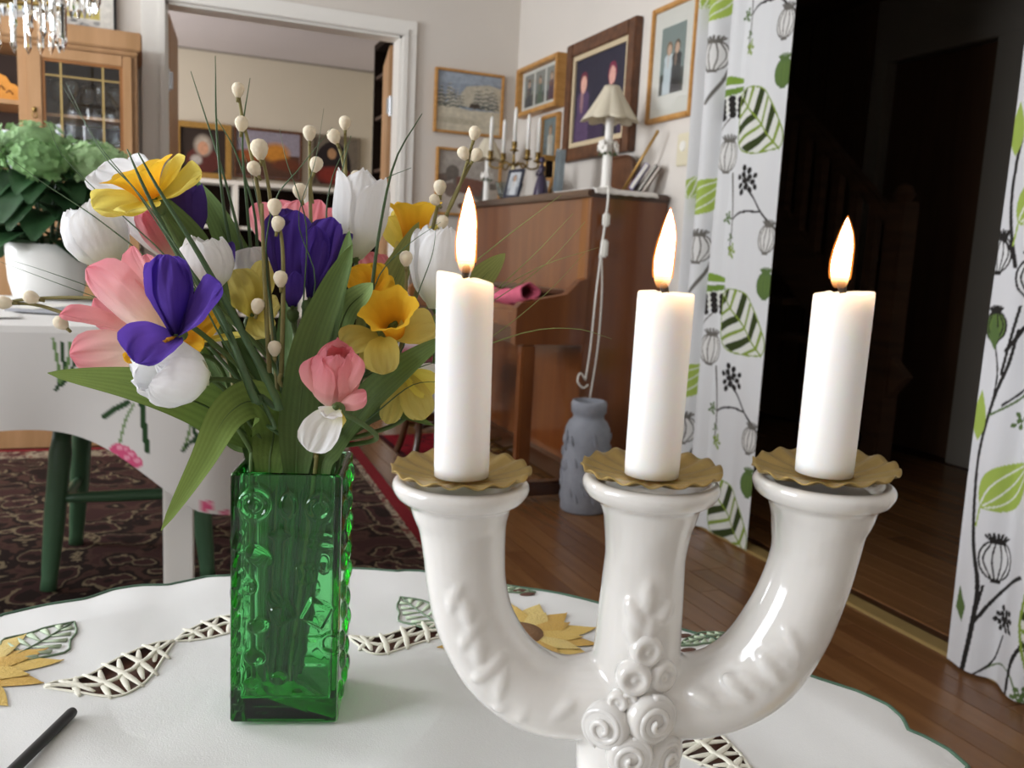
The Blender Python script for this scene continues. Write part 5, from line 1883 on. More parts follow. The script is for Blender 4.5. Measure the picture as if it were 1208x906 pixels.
def rose(x, y, rpx, kind):
    pc_ = spline(armM, 80)
    j = int(np.argmin((pc_[:, 0] - x) ** 2 + (pc_[:, 1] - y) ** 2))
    dd = min(abs(pc_[j, 0] - x), pc_[j, 2] * .92)
    off = math.sqrt(pc_[j, 2] ** 2 - dd ** 2) * K
    side = (x - pc_[j, 0]) / pc_[j, 2]
    nrm = (-fh * math.cos(side) + s0 * math.sin(side)).normalized()
    c = plane_pt(x, y, off + .0005)
    r_ = rpx * K * 1.05
    mb = MB()
    pr = [(r_, -.006), (r_ * 1.02, 0), (r_ * .9, r_ * .34)]
    if kind == 'ring':
        pr += [(r_ * .7, r_ * .46), (r_ * .5, r_ * .40), (r_ * .34, r_ * .22), (r_ * .15, r_ * .30), (0, r_ * .34)]
    else:
        pr += [(r_ * .74, r_ * .40), (r_ * .6, r_ * .40), (r_ * .3, r_ * .44), (0, r_ * .46)]
    mb.lathe(pr, c, n=28, axis=nrm)
    if kind == 'spiral':
        e1 = nrm.cross(Vector((0, 0, 1))).normalized()
        e2 = e1.cross(nrm)
        sp = [c + e1 * (r_ * (.92 - .80 * q) * math.cos(q * 12 + x)) + e2 * (r_ * (.92 - .80 * q) * math.sin(q * 12 + x)) + nrm * (r_ * (.20 + .38 * q)) for q in np.linspace(0, 1, 56)]
        mb.tube(sp, list(np.linspace(r_ * .16, r_ * .12, 56)), 8)
    mb.build('moulded_rose', M_glz, cnd, W=True)


for (x, y, r_, k_) in ((762.5, 767, 19, 'ring'), (748, 800, 20, 'ring'), (781, 797, 19, 'ring'), (729, 828, 12, 'ring'), (796, 817, 8, 'ring'), (715, 855, 27, 'spiral'), (768, 847, 29, 'spiral'), (743, 891, 26, 'spiral'), (783, 890, 25, 'spiral'), (812, 850, 19, 'ring'), (742, 826, 10, 'ring'), (760, 925, 22, 'spiral')):
    rose(x, y, r_, k_)

# drip pans
M_pan = mat('dull_gilt_metal', '#a58c54', rough=.42, metal=.75, var=.15, vscale=70, bump=.1, bscale=200)
PANS = []
PANN = ('left arm over the green vase side', 'middle stem above the roses', 'right arm beside the hall')
for i, (x, y, tilt) in enumerate(((544, 557, .02), (768, 556, .0), (972, 556, -.05))):
    c = plane_pt(x, y) + Vector((0, 0, -.0004 + (.0006 if i == 2 else 0)))
    rows = []
    for q in range(14):
        f = q / 13
        r_ = .0022 + f * .0252
        row = []
        for j in range(112):
            a = 2 * PI * j / 112
            z_ = -.0024 + .0050 * f ** 1.8 + .0009 * f ** 1.2 * math.sin(16 * a + i) + math.sin(a + 1) * f * .0010
            r2_ = r_ * (1 + .012 * f * math.cos(16 * a + i))
            p = Vector((r2_ * math.cos(a), r2_ * math.sin(a), z_))
            p = Matrix.Rotation(tilt, 3, Vector(fh)) @ p
            row.append(tuple(c + p))
        rows.append(row)
    mb = MB()
    mb.grid(rows, cv=True)
    o = mb.build('drip_pan', M_pan)
    q = o.modifiers.new('t', 'SOLIDIFY')
    q.thickness = .0005
    tag(o, 'fluted brass drip pan on the %s of the white candelabrum' % ('arm nearest the green vase', 'middle stem', 'arm farthest from the green vase')[i], 'drip pan')
    PANS.append(c)

# lit candles
M_wax = mat('candle_wax', '#f6f6f6', rough=.42, spec=.4, sss=1.0, sssr=(.0085, .0070, .0058))
M_wick = mat('charred_wick', '#1d1512', rough=.8)
fm = bpy.data.materials.new('flame')
fm.use_nodes = True
nt = fm.node_tree
nt.nodes.remove(nt.nodes['Principled BSDF'])
at_ = nt.nodes.new('ShaderNodeAttribute')
at_.attribute_name = 'Col'
em = nt.nodes.new('ShaderNodeEmission')
em.inputs['Strength'].default_value = 45
nt.links.new(at_.outputs['Color'], em.inputs['Color'])
tr = nt.nodes.new('ShaderNodeBsdfTransparent')
mx = nt.nodes.new('ShaderNodeMixShader')
sx = nt.nodes.new('ShaderNodeSeparateColor')
nt.links.new(at_.outputs['Color'], sx.inputs[0])
cl2 = nt.nodes.new('ShaderNodeMath')
cl2.operation = 'POWER'
cl2.inputs[1].default_value = .6
nt.links.new(sx.outputs[1], cl2.inputs[0])
cl2.use_clamp = True
nt.links.new(cl2.outputs[0], mx.inputs[0])
nt.links.new(tr.outputs[0], mx.inputs[1])
nt.links.new(em.outputs[0], mx.inputs[2])
nt.links.new(mx.outputs[0], nt.nodes['Material Output'].inputs['Surface'])

# thin orange outer zone of the flames
mantle = bpy.data.materials.new('flame_mantle')
mantle.use_nodes = True
nt = mantle.node_tree
nt.nodes.remove(nt.nodes['Principled BSDF'])
em2 = nt.nodes.new('ShaderNodeEmission')
em2.inputs['Color'].default_value = (1.0, .27, .04, 1)
em2.inputs['Strength'].default_value = 1.6
tr2 = nt.nodes.new('ShaderNodeBsdfTransparent')
ad2 = nt.nodes.new('ShaderNodeMixShader')
ad2.inputs[0].default_value = .32
nt.links.new(tr2.outputs[0], ad2.inputs[1])
nt.links.new(em2.outputs[0], ad2.inputs[2])
nt.links.new(ad2.outputs[0], nt.nodes['Material Output'].inputs['Surface'])

for i, (b0, t0, wk, ft, rpx) in enumerate((((544.5, 560), (549, 327), (551, 312), (553, 222), 33), ((768.5, 559), (786, 345), (782, 334), (791, 247), 32.5), ((971.5, 560), (996, 345), (991, 330), (1000, 257), 33.5))):
    pb, ptop = plane_pt(*b0), plane_pt(*t0)
    pb.z = PANS[i].z - .0008
    ax = (ptop - pb).normalized()
    L_ = (ptop - pb).length
    t = thing('lit_candle', 'lit white candle on the candelabrum\'s %s' % ('arm nearest the green vase', 'middle stem', 'arm farthest from the green vase')[i], 'candle', tuple(pb))
    r_ = rpx * K
    mb = MB()
    mb.lathe([(0, 0), (r_ * .97, 0), (r_ * .985, .004), (r_, L_ - .003), (r_ * .99, L_ - .0006), (r_ * .95, L_), (r_ * .90, L_ - .0006), (r_ * .78, L_ - .0028), (r_ * .5, L_ - .0042), (0, L_ - .0046)], pb, n=48, axis=ax)
    # one side of the rim has melted a little higher
    R3 = Vector((0, 0, 1)).rotation_difference(ax).to_matrix()
    for k_, v in enumerate(mb.v):
        q = Vector(v) - pb
        hgt = q.dot(ax)
        if hgt > L_ - .006:
            lat = q - ax * hgt
            a = math.atan2(lat.dot(Vector(cu)), lat.dot(s0))
            dz = (-.0022 * lat.dot(s0) / r_ * (1, 0.15, -0.3)[i] + .0004 * math.sin(5 * a + i)) if lat.length > .6 * r_ else 0
            mb.v[k_] = tuple(Vector(v) + ax * dz)
    mb.build('wax', M_wax, t, W=True)
    w0 = pb + ax * (L_ - .0048)
    w1 = plane_pt(*wk)
    MB().tube(spline([w0, (w0 + w1) / 2 + s0 * (.0006 if i else -.0004), w1], 8), [.0012] * 4 + [.0014, .0016, .0016, .0009], 8).build('wick', M_wick, t, W=True)
    f0 = plane_pt(wk[0] - 1, t0[1] - 5)
    f1 = plane_pt(*ft)
    fl_ = MB()
    nst, nn = 26, 18
    rows, cols = [], []
    fp = spline([f0, f0.lerp(f1, .35) + s0 * (-.0004), f0.lerp(f1, .7) + s0 * .0002, f1], nst)
    for q in range(nst):
        f = q / (nst - 1)
        wv = float(np.interp(f, [0, .06, .18, .35, .55, .75, .9, 1], [.0018, .0029, .0034, .0035, .0031, .0021, .0010, .0001]))
        hot = float(np.interp(f, [0, .08, .2, .32, 1], [.03, .10, .42, 1, 1]))
        colr = (hot, hot * (.36 + .34 * min(1, f * 2.2)) * (1 if f < .8 else 1 - .35 * (f - .8) / .2), hot * (.10 + .24 * min(1, f * 2)))
        row = []
        for j in range(nn):
            a = 2 * PI * j / nn
            row.append(tuple(Vector(fp[q]) + s0 * (wv * math.cos(a)) + fh * (wv * math.sin(a))))
        rows.append(row)
        cols.append([colr] * nn)
    fl_.grid(rows, cv=True, cols=cols)
    fo = fl_.build('flame', fm, t, W=True, colattr=True)
    mant = []
    for q in range(nst):
        c_ = Vector(np.mean(np.array(rows[q]), axis=0))
        mant.append([tuple(c_ + (Vector(p_) - c_) * 1.22 + s0 * 0 + Vector((0, 0, .0009 * (q / (nst - 1))))) for p_ in rows[q]])
    MB().grid(mant[3:], cv=True).build('flame_mantle', mantle, t, W=True)

# ================================================================== GREEN GLASS VASE
VB = Vector((0.0885, 0.568, TZ + .0025))
va = math.atan2(-.021, .066)
VH = .1665
VS = .0345
M_vg = glass('green_glass', (1, 1, 1), ior=1.5, dens=175, vcol=(.05, .885, .27))
vs_ = thing('green_glass_vase', 'square green pressed glass vase with raised face and ornament reliefs', 'vase', tuple(VB), rotz=va)


def relief(face, u, z):
    """u: -1..1 across the face in half widths, z metres; returns height in metres"""
    h = 0.0
    U_, Z_ = u * VS * 1000, z * 1000     # millimetres
    if face == 0:
        C_ = lambda xz, yz: ((xz - 256.5) * .2136, VH * 1000 - (yz - 40) * .2075)

        def dome(xz, yz, rx, ry, A, rot=0.0):
            c = C_(xz, yz)
            dx, dz = U_ - c[0], Z_ - c[1]
            ca, sa = math.cos(rot), math.sin(rot)
            q = ((dx * ca + dz * sa) / (rx * .2136)) ** 2 + ((-dx * sa + dz * ca) / (ry * .2136)) ** 2
            return A * max(0, 1 - q) ** .6

        def ring(xz, yz, r, A, w=1.3):
            c = C_(xz, yz)
            d = math.hypot(U_ - c[0], Z_ - c[1])
            return A * math.exp(-((d - r * .2136) / w) ** 2)

        def sq(xz, yz, r, A, rot):
            c = C_(xz, yz)
            dx, dz = U_ - c[0], Z_ - c[1]
            ca, sa = math.cos(rot), math.sin(rot)
            d = max(abs(dx * ca + dz * sa), abs(-dx * sa + dz * ca)) / (r * .2136)
            return A * min(1, max(0, (1 - d) * 6)) * (.5 + .5 * min(1, d * 1.4))
        h = max(ring(165, 138, 40, 1.7), dome(165, 138, 22, 22, 1.8), ring(350, 145, 32, 1.6), dome(350, 145, 18, 18, 1.8),
                dome(262, 140, 26, 38, 2.2), dome(240, 232, 34, 12, 1.8), dome(360, 235, 34, 8, 1.5), dome(358, 266, 40, 8, 1.5),
                dome(180, 298, 44, 27, 2.2, -.5), ring(150, 395, 16, 1.6, 1.1), sq(315, 355, 28, 1.8, .1), sq(250, 480, 30, 2, .5), sq(350, 478, 38, 2.0, -.45),
                dome(180, 522, 32, 22, 2, .2), dome(170, 625, 32, 24, 2, -.2), dome(240, 692, 24, 20, 2), dome(295, 742, 20, 12, 1.6), dome(160, 715, 22, 18, 1.6), ring(395, 575, 30, 1.6),
                dome(225, 440, 20, 30, 1.6, .4), sq(330, 600, 50, .9, 0), sq(250, 600, 46, .8, .05))
        # saw-toothed ridge down the left edge
        c = C_(118, 510)
        if abs(Z_ - c[1]) < 60:
            saw = (Z_ / 13.0) % 1.0
            e = abs(U_ - (c[0] - 1 + 3.0 * saw)) / 2.6
            h = max(h, 1.9 * max(0, 1 - e) * (1 - .5 * saw))
    else:
        # staggered oval studs on the other faces
        for row in range(9):
            zc = 14 + row * 17.5
            for cc in (-16 + (row % 2) * 8, 6 + (row % 2) * 8, 22 - (row % 2) * 30):
                q = ((U_ - cc) / (6.0 if (row + cc) % 3 else 4)) ** 2 + ((Z_ - zc) / 7.0) ** 2
                h = max(h, 2.4 * max(0, 1 - q) ** .6)
    fade = min(1, max(0, (1 - abs(u)) / .08)) * min(1, (Z_) / 4) * min(1, (VH * 1000 - Z_) / 6)
    return h * .001 * max(0, fade)


nf, nz = 78, 180
cr_ = .0022
per = []                                    # (face, u, corner-rounded xy)
for fce in range(4):
    a = fce * PI / 2
    for k in range(nf):
        u = -1 + 2 * (k + .5) / nf
        # superellipse-style rounding near the corner
        e = max(0.0, abs(u) - (1 - cr_ / VS))
        inn = (cr_ - math.sqrt(max(0, cr_ ** 2 - (e * VS) ** 2)))
        x, y = u * VS, -(VS - inn)
        per.append((fce, u, x * math.cos(a) - y * math.sin(a), x * math.sin(a) + y * math.cos(a), math.sin(a), -math.cos(a)))
rows = []
TW_, TBs = .0048, .014
for (fce, u, x, y, nx, ny) in per:
    col = [(x * .955, y * .955, 0), (x * .985, y * .985, .0006)]
    for j in range(nz):
        z = .002 + (VH - .004) * j / (nz - 1)
        h = relief(fce, u, z)
        col.append((x + nx * h, y + ny * h, z))
    ki = (VS - TW_) / VS
    km = (VS - TW_ / 2) / VS
    col += [(x * .985, y * .985, VH - .0006), (x * km, y * km, VH), (x * (ki + .015), y * (ki + .015), VH - .0006), (x * ki, y * ki, VH - .002)]
    for z in (VH * .75, VH * .5, VH * .3, TBs + .004):
        col.append((x * ki, y * ki, z))
    col += [(x * ki * .97, y * ki * .97, TBs + .0012), (x * ki * .85, y * ki * .85, TBs)]
    rows.append(col)
mb = MB()
mb.grid(rows, cu=True)
n_, m_ = len(rows), len(rows[0])
mb.f.append(tuple(i * m_ for i in range(n_)))
mb.f.append(tuple(i * m_ + m_ - 1 for i in range(n_ - 1, -1, -1)))
vo = mb.build('glass_body', M_vg, vs_, smooth=True)
bm = bmesh.new()
bm.from_mesh(vo.data)
bmesh.ops.recalc_face_normals(bm, faces=bm.faces[:])
if bm.calc_volume(signed=True) < 0:
    bmesh.ops.reverse_faces(bm, faces=bm.faces[:])
bm.to_mesh(vo.data)
bm.free()
VM = ROOTM[vs_.name]

# ================================================================== BOUQUET
Rt, Up, Tw = Vector(cr), Vector(cu), Vector(-cf)
MOUTH = VM @ Vector((0, 0, VH))


# fitted depth offsets (metres) that let neighbouring heads, leaves and twigs clear each other
DOFF = {0: 0.0160, 1: -0.0200, 2: 0.0250, 4: -0.0370, 5: -0.0084, 6: -0.0160, 8: 0.0120, 10: -0.0030, 11: -0.0072, 12: -0.0060, 15: -0.0090, 16: 0.0060, 17: 0.0030, 22: -0.0090, 24: 0.0030, 25: 0.0030, 26: 0.0060, 31: 0.0120, 33: -0.0250, 39: 0.0180, 40: 0.0072, 44: -0.0120, 46: -0.0060, 49: 0.0200, 50: 0.0090, 55: 0.0200, 57: 0.0030}
ITEM = [0]
CUR = [0.0]
BOUQ, ROUTE = [], []


def next_item():
    CUR[0] = DOFF.get(ITEM[0], 0.0)
    ITEM[0] += 1


def bq(t):
    t_ = t
    BOUQ.append(t_)
    return t_


def A3(q):
    return Vector(at(q[0], q[1], q[2] + CUR[0]))


# the vase is filled slot by slot, so that no two stems share a place in it
NS, SP = 9, .0056
SLOTS = [((i - (NS - 1) / 2) * SP + (.0014 if j % 2 else -.0014), (j - (NS - 1) / 2) * SP) for i in range(NS) for j in range(NS)]
USED = set()


def slot_pts(k):
    x, y = SLOTS[k]
    up = VM @ Vector((x, y, VH + .010))
    mo = VM @ Vector((x, y, VH - .004))
    bo = VM @ Vector((x * .6 - .009, y * .6, TBs + .004))
    return up, mo, bo


def near_slots(p):
    loc = VM.inverted() @ Vector(p)
    d = Vector((loc.x, loc.y)) if abs(loc.z - VH) < .03 else Vector((loc.x, loc.y)) * (.024 / max(.04, math.hypot(loc.x, loc.y), abs(loc.z - VH) * .55))
    return sorted((k for k in range(len(SLOTS)) if k not in USED), key=lambda k: (SLOTS[k][0] - d.x) ** 2 + (SLOTS[k][1] - d.y) ** 2)


def camv(v):
    return (Rt * v[0] + Up * v[1] + Tw * v[2]).normalized()


M_petal = mat('petal_fabric', attr=True, rough=.8, spec=.15, transl=.4, bump=.25, bscale=260, bstretch=(1, 1, .4))
M_leaf = mat('leaf_fabric', attr=True, rough=.6, spec=.25, transl=.18, bump=.25, bscale=300)
M_stem = mat('green_stem', '#4d6330', rough=.6, var=.15, vscale=60)
M_grass = mat('grass_blade', '#3f5a34', rough=.5, var=.2, vscale=30)
M_grassl = mat('grass_blade_pale', '#7f8f4d', rough=.5, var=.2, vscale=30)
M_twig = mat('olive_twig', '#7c7444', rough=.7, var=.2, vscale=80)
M_berry = mat('cream_bud', '#e6dac2', rough=.75, spec=.2, var=.05, vscale=200, bump=.2, bscale=400, sss=.1)

PETALC = {
    'white': ('#e8ebcf', '#f8f8f8', '#fbfbfc'),
    'pink': ('#f8eecd', '#fae3d6', '#f59fac'),
    'pink2': ('#f9efdc', '#f7b8b6', '#f39aa6'),
    'purple': ('#43307a', '#6a4cb4', '#6246ae'),
    'darkpurple': ('#3a2a5c', '#56408c', '#503a86'),
    'yellow': ('#dccb4c', '#f4e668', '#f6ea82'),
    'paleyellow': ('#c9b84e', '#dcc966', '#e6d886'),
    'orange': ('#d98a1e', '#f2b229', '#f7c93e'),
    'whitein': ('#efe8b4', '#f8f8f8', '#fbfbfc'),
}


def ramp(cs, t_):
    c = [np.array(lin(q)) for q in cs]
    return tuple(c[0] + (c[1] - c[0]) * min(1, t_ * 2.6)) if t_ < .385 else tuple(c[1] + (c[2] - c[1]) * (t_ - .385) / .615)


def blade(mb, path, wfn, N, cup=.3, colf=None, nu=15, nv=9, ruf=0.0, seed=0, twist=0.0, wave=0.0, pleat=0.0, fold=0.0, fix=False):
    p = spline(path, nu)
    L_ = sum(np.linalg.norm(p[i + 1] - p[i]) for i in range(nu - 1))
    rows, cols = [], []
    Np = Vector(N).normalized()
    r = random.Random(seed)
    ph = r.uniform(0, 6)
    for i in range(nu):
        t_ = i / (nu - 1)
        T = Vector(p[min(i + 1, nu - 1)] - p[max(i - 1, 0)]).normalized()
        Np = ((Vector(N) if fix else Np) - T * (Vector(N) if fix else Np).dot(T)).normalized()
        q = Quaternion(T, twist * t_)
        n2 = q @ Np
        Sd = T.cross(n2)
        w = wfn(t_)
        row, cl = [], []
        for j in range(nv):
            s = -1 + 2 * j / (nv - 1)
            e = abs(s)
            pos = Vector(p[i]) + Sd * (s * w * (1 - .12 * cup * e)) + n2 * (cup * w * (s * s) + fold * w * e)
            pos += n2 * (pleat * w * math.cos(s * 24 + ph) * min(1, 1.5 * t_))
            if ruf:
                pos += n2 * (ruf * w * t_ ** 2 * math.sin(s * 9 + ph + t_ * 5)) + T * (ruf * .35 * w * t_ ** 3 * math.sin(s * 13 + ph))
            if wave:
                pos += n2 * (wave * w * e * math.sin(t_ * 14 + s * 2 + ph))
            row.append(tuple(pos))
            cl.append(colf(t_, s) if colf else (1, 1, 1))
        rows.append(row)
        cols.append(cl)
    mb.grid(rows, cols=cols)
    return mb


def petal_w(W_, sharp=0.0):
    xs = [0, .12, .35, .6, .8, .92, .98, 1]
    ys = [.22, .42, .78, 1, .97, .78 - sharp * .25, .48 - sharp * .2, .12]
    return lambda t_: W_ * float(np.interp(t_, xs, ys))


def stem_to_vase(t, base, axis, rad=.0016, m=None):
    ROUTE.append((t, Vector(base), Vector(axis).normalized(), rad, m or M_stem))


def whorl(t, base, tip, Rpx, cs, seed, op=0.0, n=6, Lscale=1.0):
    base, tip = A3(base), A3(tip)
    Ax = (tip - base).normalized()
    L_ = (tip - base).length * Lscale
    R_ = Rpx
    e1 = Ax.cross(Tw).normalized()
    e2 = e1.cross(Ax)
    r = random.Random(seed)
    for k in range(n):
        ph0 = k * 2 * PI / n * 1.0 + r.uniform(-.12, .12) + seed
        outer_ = k % 2 == 0
        rows, cols = [], []
        nu, nv = 20, 23
        opk = op + r.uniform(-.10, .16)
        off = r.uniform(-.04, .06)
        jag = r.uniform(0, 6)
        for i in range(nu):
            t_ = i / (nu - 1)
            pr = float(np.interp(t_, [0, .1, .25, .5, .75, .9, 1], [.16, .48, .80, 1.0, .96 + opk * .3, .86 + opk * .7, .74 + opk]))
            rho = R_ * pr * (1.0 if outer_ else .86)
            w = R_ * 1.0 * float(np.interp(t_, [0, .15, .45, .7, .88, .97, 1], [.3, .6, .98, 1.0, .8, .45, .2]))
            row, cl = [], []
            for j in range(nv):
                s = -1 + 2 * j / (nv - 1)
                an = s * w / max(rho, R_ * .5)
                Rr = max(rho, R_ * .5)
                dv_ = e1 * math.cos(ph0 + an) + e2 * math.sin(ph0 + an)
                d0 = e1 * math.cos(ph0) + e2 * math.sin(ph0)
                flut = R_ * .020 * math.cos(s * 24 + jag) * min(1, 1.4 * t_) + R_ * .05 * math.sin(s * 5 + jag) * t_ ** 2
                a_ = L_ * t_ * (1 + off) - L_ * .06 * t_ ** 3 * s * s + L_ * .016 * t_ ** 4 * math.sin(s * 9 + jag)
                pos = base + Ax * a_ + dv_ * (Rr + flut) - d0 * (Rr - rho)
                row.append(tuple(pos))
                cl.append(ramp(cs, t_))
            rows.append(row)
            cols.append(cl)
        MB().grid(rows, cols=cols).build('petal', M_petal, t, W=True, colattr=True)
    MB().lathe([(.002, -.003), (.0042, 0), (.0045, .003), (.003, .006), (0, .007)], base, n=12, axis=Ax).build('calyx', M_stem, t, W=True)
    return base, Ax


def flower_w(name, label, cat, base, tip, Rp, col, seed, op=0.0, group=None, n=6):
    next_item()
    t = bq(thing(name, label, cat, tuple(A3(base)), group=group))
    b_, a_ = whorl(t, base, tip, Rp, PETALC[col], seed, op, n)
    stem_to_vase(t, b_, a_)
    return t


def flower_p(name, label, cat, base, petals, axis=None, heart=None):
    """petals: (tip px/depth, half width m, colour, facing(cam), cup, bow m [, base override])"""
    next_item()
    b_ = A3(base)
    t = bq(thing(name, label, cat, tuple(b_)))
    avg = Vector((0, 0, 0))
    for k, pt in enumerate(petals):
        tip, hw, col, fac, cup, bow = pt[:6]
        bb = A3(pt[6]) if len(pt) > 6 else b_
        tp = A3(tip)
        N = camv(fac)
        mid = (bb + tp) / 2 - N * bow
        mb = MB()
        blade(mb, [bb, mid, tp], petal_w(hw), N, cup=cup, colf=lambda t_, s, c=PETALC[col]: ramp(c, t_), ruf=.16, seed=k + int(tip[0]), pleat=.028, nu=22, nv=23)
        mb.build('petal', M_petal, t, W=True, colattr=True)
        avg += (tp - bb).normalized()
    if avg.length < .1:
        avg = Up.copy()
    ax = axis and camv(axis) or avg.normalized()
    if heart:
        for k in range(3):
            d = (ax + Vector((rnd.uniform(-.3, .3), rnd.uniform(-.3, .3), rnd.uniform(-.3, .3)))).normalized()
            MB().tube([b_, b_ + d * .012], [.0006, .0012], 6).build('stamen', mat('stamen', '#e2a222', rough=.7), t, W=True)
    MB().lathe([(.002, -.003), (.004, 0), (.0042, .003), (.003, .005), (0, .006)], b_ - ax * .007, n=12, axis=ax).build('calyx', M_stem, t, W=True)
    stem_to_vase(t, b_, ax)
    return t


def trumpet(t, base, mouth, r0, r1, col, seed, ruf=.12):
    b_, m_ = A3(base), A3(mouth)
    ax = (m_ - b_).normalized()
    e1 = ax.cross(Up).normalized()
    e2 = e1.cross(ax)
    L_ = (m_ - b_).length
    rows, cols = [], []
    for i in range(14):
        f = i / 13
        row, cl = [], []
        for j in range(60):
            a = 2 * PI * j / 60
            r_ = r0 + (r1 - r0) * (f ** 1.6) + r1 * .16 * max(0, f - .85) / .15
            r_ *= 1 + ruf * f * f * math.sin(6 * a + seed) + .03 * f * math.sin(15 * a)
            row.append(tuple(b_ + ax * (L_ * f * (1 + .04 * math.sin(6 * a + seed + 1) * f)) + e1 * (r_ * math.cos(a)) + e2 * (r_ * math.sin(a))))
            cl.append(ramp(PETALC[col], f))
        rows.append(row)
        cols.append(cl)
    MB().grid(rows, cv=True, cols=cols).build('trumpet', M_petal, t, W=True, colattr=True)


# ---- flowers of the left side
flower_w('white_tulip', 'white tulip leaning out over the pink flowers', 'flower', (132, 316, .552), (100, 246, .545), .0205, 'white', 1, -.08)
flower_p('pink_crocus', 'pink crocus with long upright petals under the leaning white tulip', 'flower', (196, 400, .538),
         [((102, 316, .508), .0165, 'pink', (.3, .5, .6), .5, .004), ((157, 290, .520), .0115, 'pink', (-.5, .1, .8), .6, .003),
          ((172, 300, .545), .009, 'pink', (-.2, .0, 1), .5, .003), ((128, 322, .528), .011, 'pink', (.2, -.2, 1), .4, .003)])
flower_p('pink_crocus', 'pink crocus lying open sideways next to the purple crocus', 'flower', (186, 412, .532),
         [((70, 372, .512), .0110, 'pink2', (.1, .8, .5), .5, -.003, (165, 400, .53)), ((112, 350, .525), .0165, 'pink2', (-.6, -.1, .7), .3, .003), ((82, 418, .508), .0160, 'pink', (.2, .3, .9), .3, .003),
          ((150, 428, .50), .008, 'orange', (.2, .5, .8), .3, .002)])
flower_p('yellow_narcissus', 'orange yellow narcissus half hidden behind the purple crocus', 'flower', (205, 402, .53),
         [((158, 376, .52), .012, 'orange', (.1, .4, .9), .3, .002), ((262, 372, .52), .011, 'orange', (-.2, .3, .9), .3, .002), ((286, 397, .515), .0045, 'yellow', (0, .9, .4), .6, .002), ((240, 410, .51), .008, 'orange', (-.3, .3, .8), .3, .002)])
pcro = flower_p('purple_crocus', 'bright purple crocus with one wide open petal above the white tulip', 'flower', (208, 397, .512),
                [((188, 300, .505), .0125, 'purple', (.4, -.1, .9), .9, .006), ((196, 300, .500), .0115, 'purple', (-.3, .2, -1), .9, .006), ((208, 302, .515), .013, 'purple', (.0, .1, 1), .8, .006),
                 ((262, 338, .495), .0165, 'purple', (-.55, .5, .65), .45, .003), ((160, 428, .488), .0160, 'purple', (.25, .6, .75), .5, -.004), ((180, 310, .525), .012, 'purple', (.6, .1, .6), .7, .004)], heart=True, axis=(.0, -.3, 1))
flower_w('white_tulip', 'white tulip hanging face down below the purple crocus', 'flower', (243, 447, .520), (168, 436, .488), .0195, 'white', 4, -.12)
dff = flower_p('daffodil', 'yellow daffodil with an orange trumpet at the top of the bouquet', 'flower', (182, 236, .555),
               [((110, 246, .53), .0165, 'yellow', (.1, .6, .8), .25, .002), ((150, 250, .515), .0125, 'yellow', (.0, .7, .7), .2, .002), ((238, 205, .545), .0160, 'yellow', (-.3, .7, .7), .4, .003), ((218, 184, .56), .0120, 'yellow', (-.7, .4, .5), .5, .002),
                ((114, 200, .58), .0165, 'whitein', (.3, .2, .9), .3, .002), ((150, 188, .59), .012, 'whitein', (.1, .0, 1), .3, .002)], axis=(-.45, .75, .2))
trumpet(dff, (178, 234, .553), (160, 200, .545), .0065, .0180, 'orange', 1)
flower_w('purple_tulip', 'dark purple tulip under the topmost daffodil', 'flower', (214, 292, .575), (216, 216, .57), .0155, 'darkpurple', 6, -.15)
flower_p('pink_tulip', 'pale pink tulip behind the crossing dark grass blades', 'flower', (205, 310, .575),
         [((164, 248, .565), .010, 'pink2', (.4, .2, .8), .5, .003), ((178, 244, .57), .0095, 'pink2', (.1, .1, 1), .5, .003), ((150, 240, .585), .012, 'white', (.3, .1, .9), .3, .002)])
flower_w('white_tulip', 'white tulip in the middle of the bouquet beside the green blades', 'flower', (246, 345, .545), (241, 280, .538), .0170, 'white', 8, -.12)
flower_p('purple_crocus', 'purple crocus sliver behind the middle white tulip', 'flower', (268, 340, .585), [((274, 285, .585), .006, 'darkpurple', (-.5, 0, .8), .3, .001), ((256, 296, .59), .007, 'darkpurple', (.3, 0, .9), .3, .001)])
# ---- middle
flower_p('yellow_narcissus', 'pale yellow narcissus with white petals in the shaded centre', 'flower', (298, 372, .59),
         [((276, 318, .58), .014, 'paleyellow', (.2, .2, 1), .3, .002), ((318, 308, .585), .011, 'paleyellow', (-.2, .2, 1), .3, .002), ((296, 292, .605), .015, 'whitein', (0, .1, 1), .3, .002), ((330, 360, .58), .010, 'paleyellow', (-.3, .3, .9), .3, .002), ((314, 398, .575), .011, 'paleyellow', (0, .4, .9), .3, .002)])
flower_p('purple_crocus', 'purple crocus standing upright behind the white bud twig', 'flower', (345, 362, .575),
         [((320, 252, .565), .0125, 'darkpurple', (.6, 0, .7), .7, .004), ((350, 248, .568), .0135, 'purple', (-.3, .1, -1), .5, .004), ((336, 246, .58), .012, 'darkpurple', (0, .1, 1), .5, .003), ((348, 320, .55), .007, 'purple', (.3, .3, .8), .4, .002)])
flower_p('pink_crocus', 'wide pink crocus standing behind the purple crocuses', 'flower', (350, 320, .64),
         [((300, 240, .635), .013, 'pink2', (.4, .1, .9), .4, .003), ((330, 236, .65), .012, 'pink2', (.2, .1, 1), .4, .003), ((352, 236, .63), .0135, 'pink', (0, .1, 1), .5, .004), ((378, 236, .64), .013, 'pink2', (-.3, .1, .9), .4, .003), ((398, 246, .65), .011, 'pink2', (-.5, .1, .8), .4, .003)])
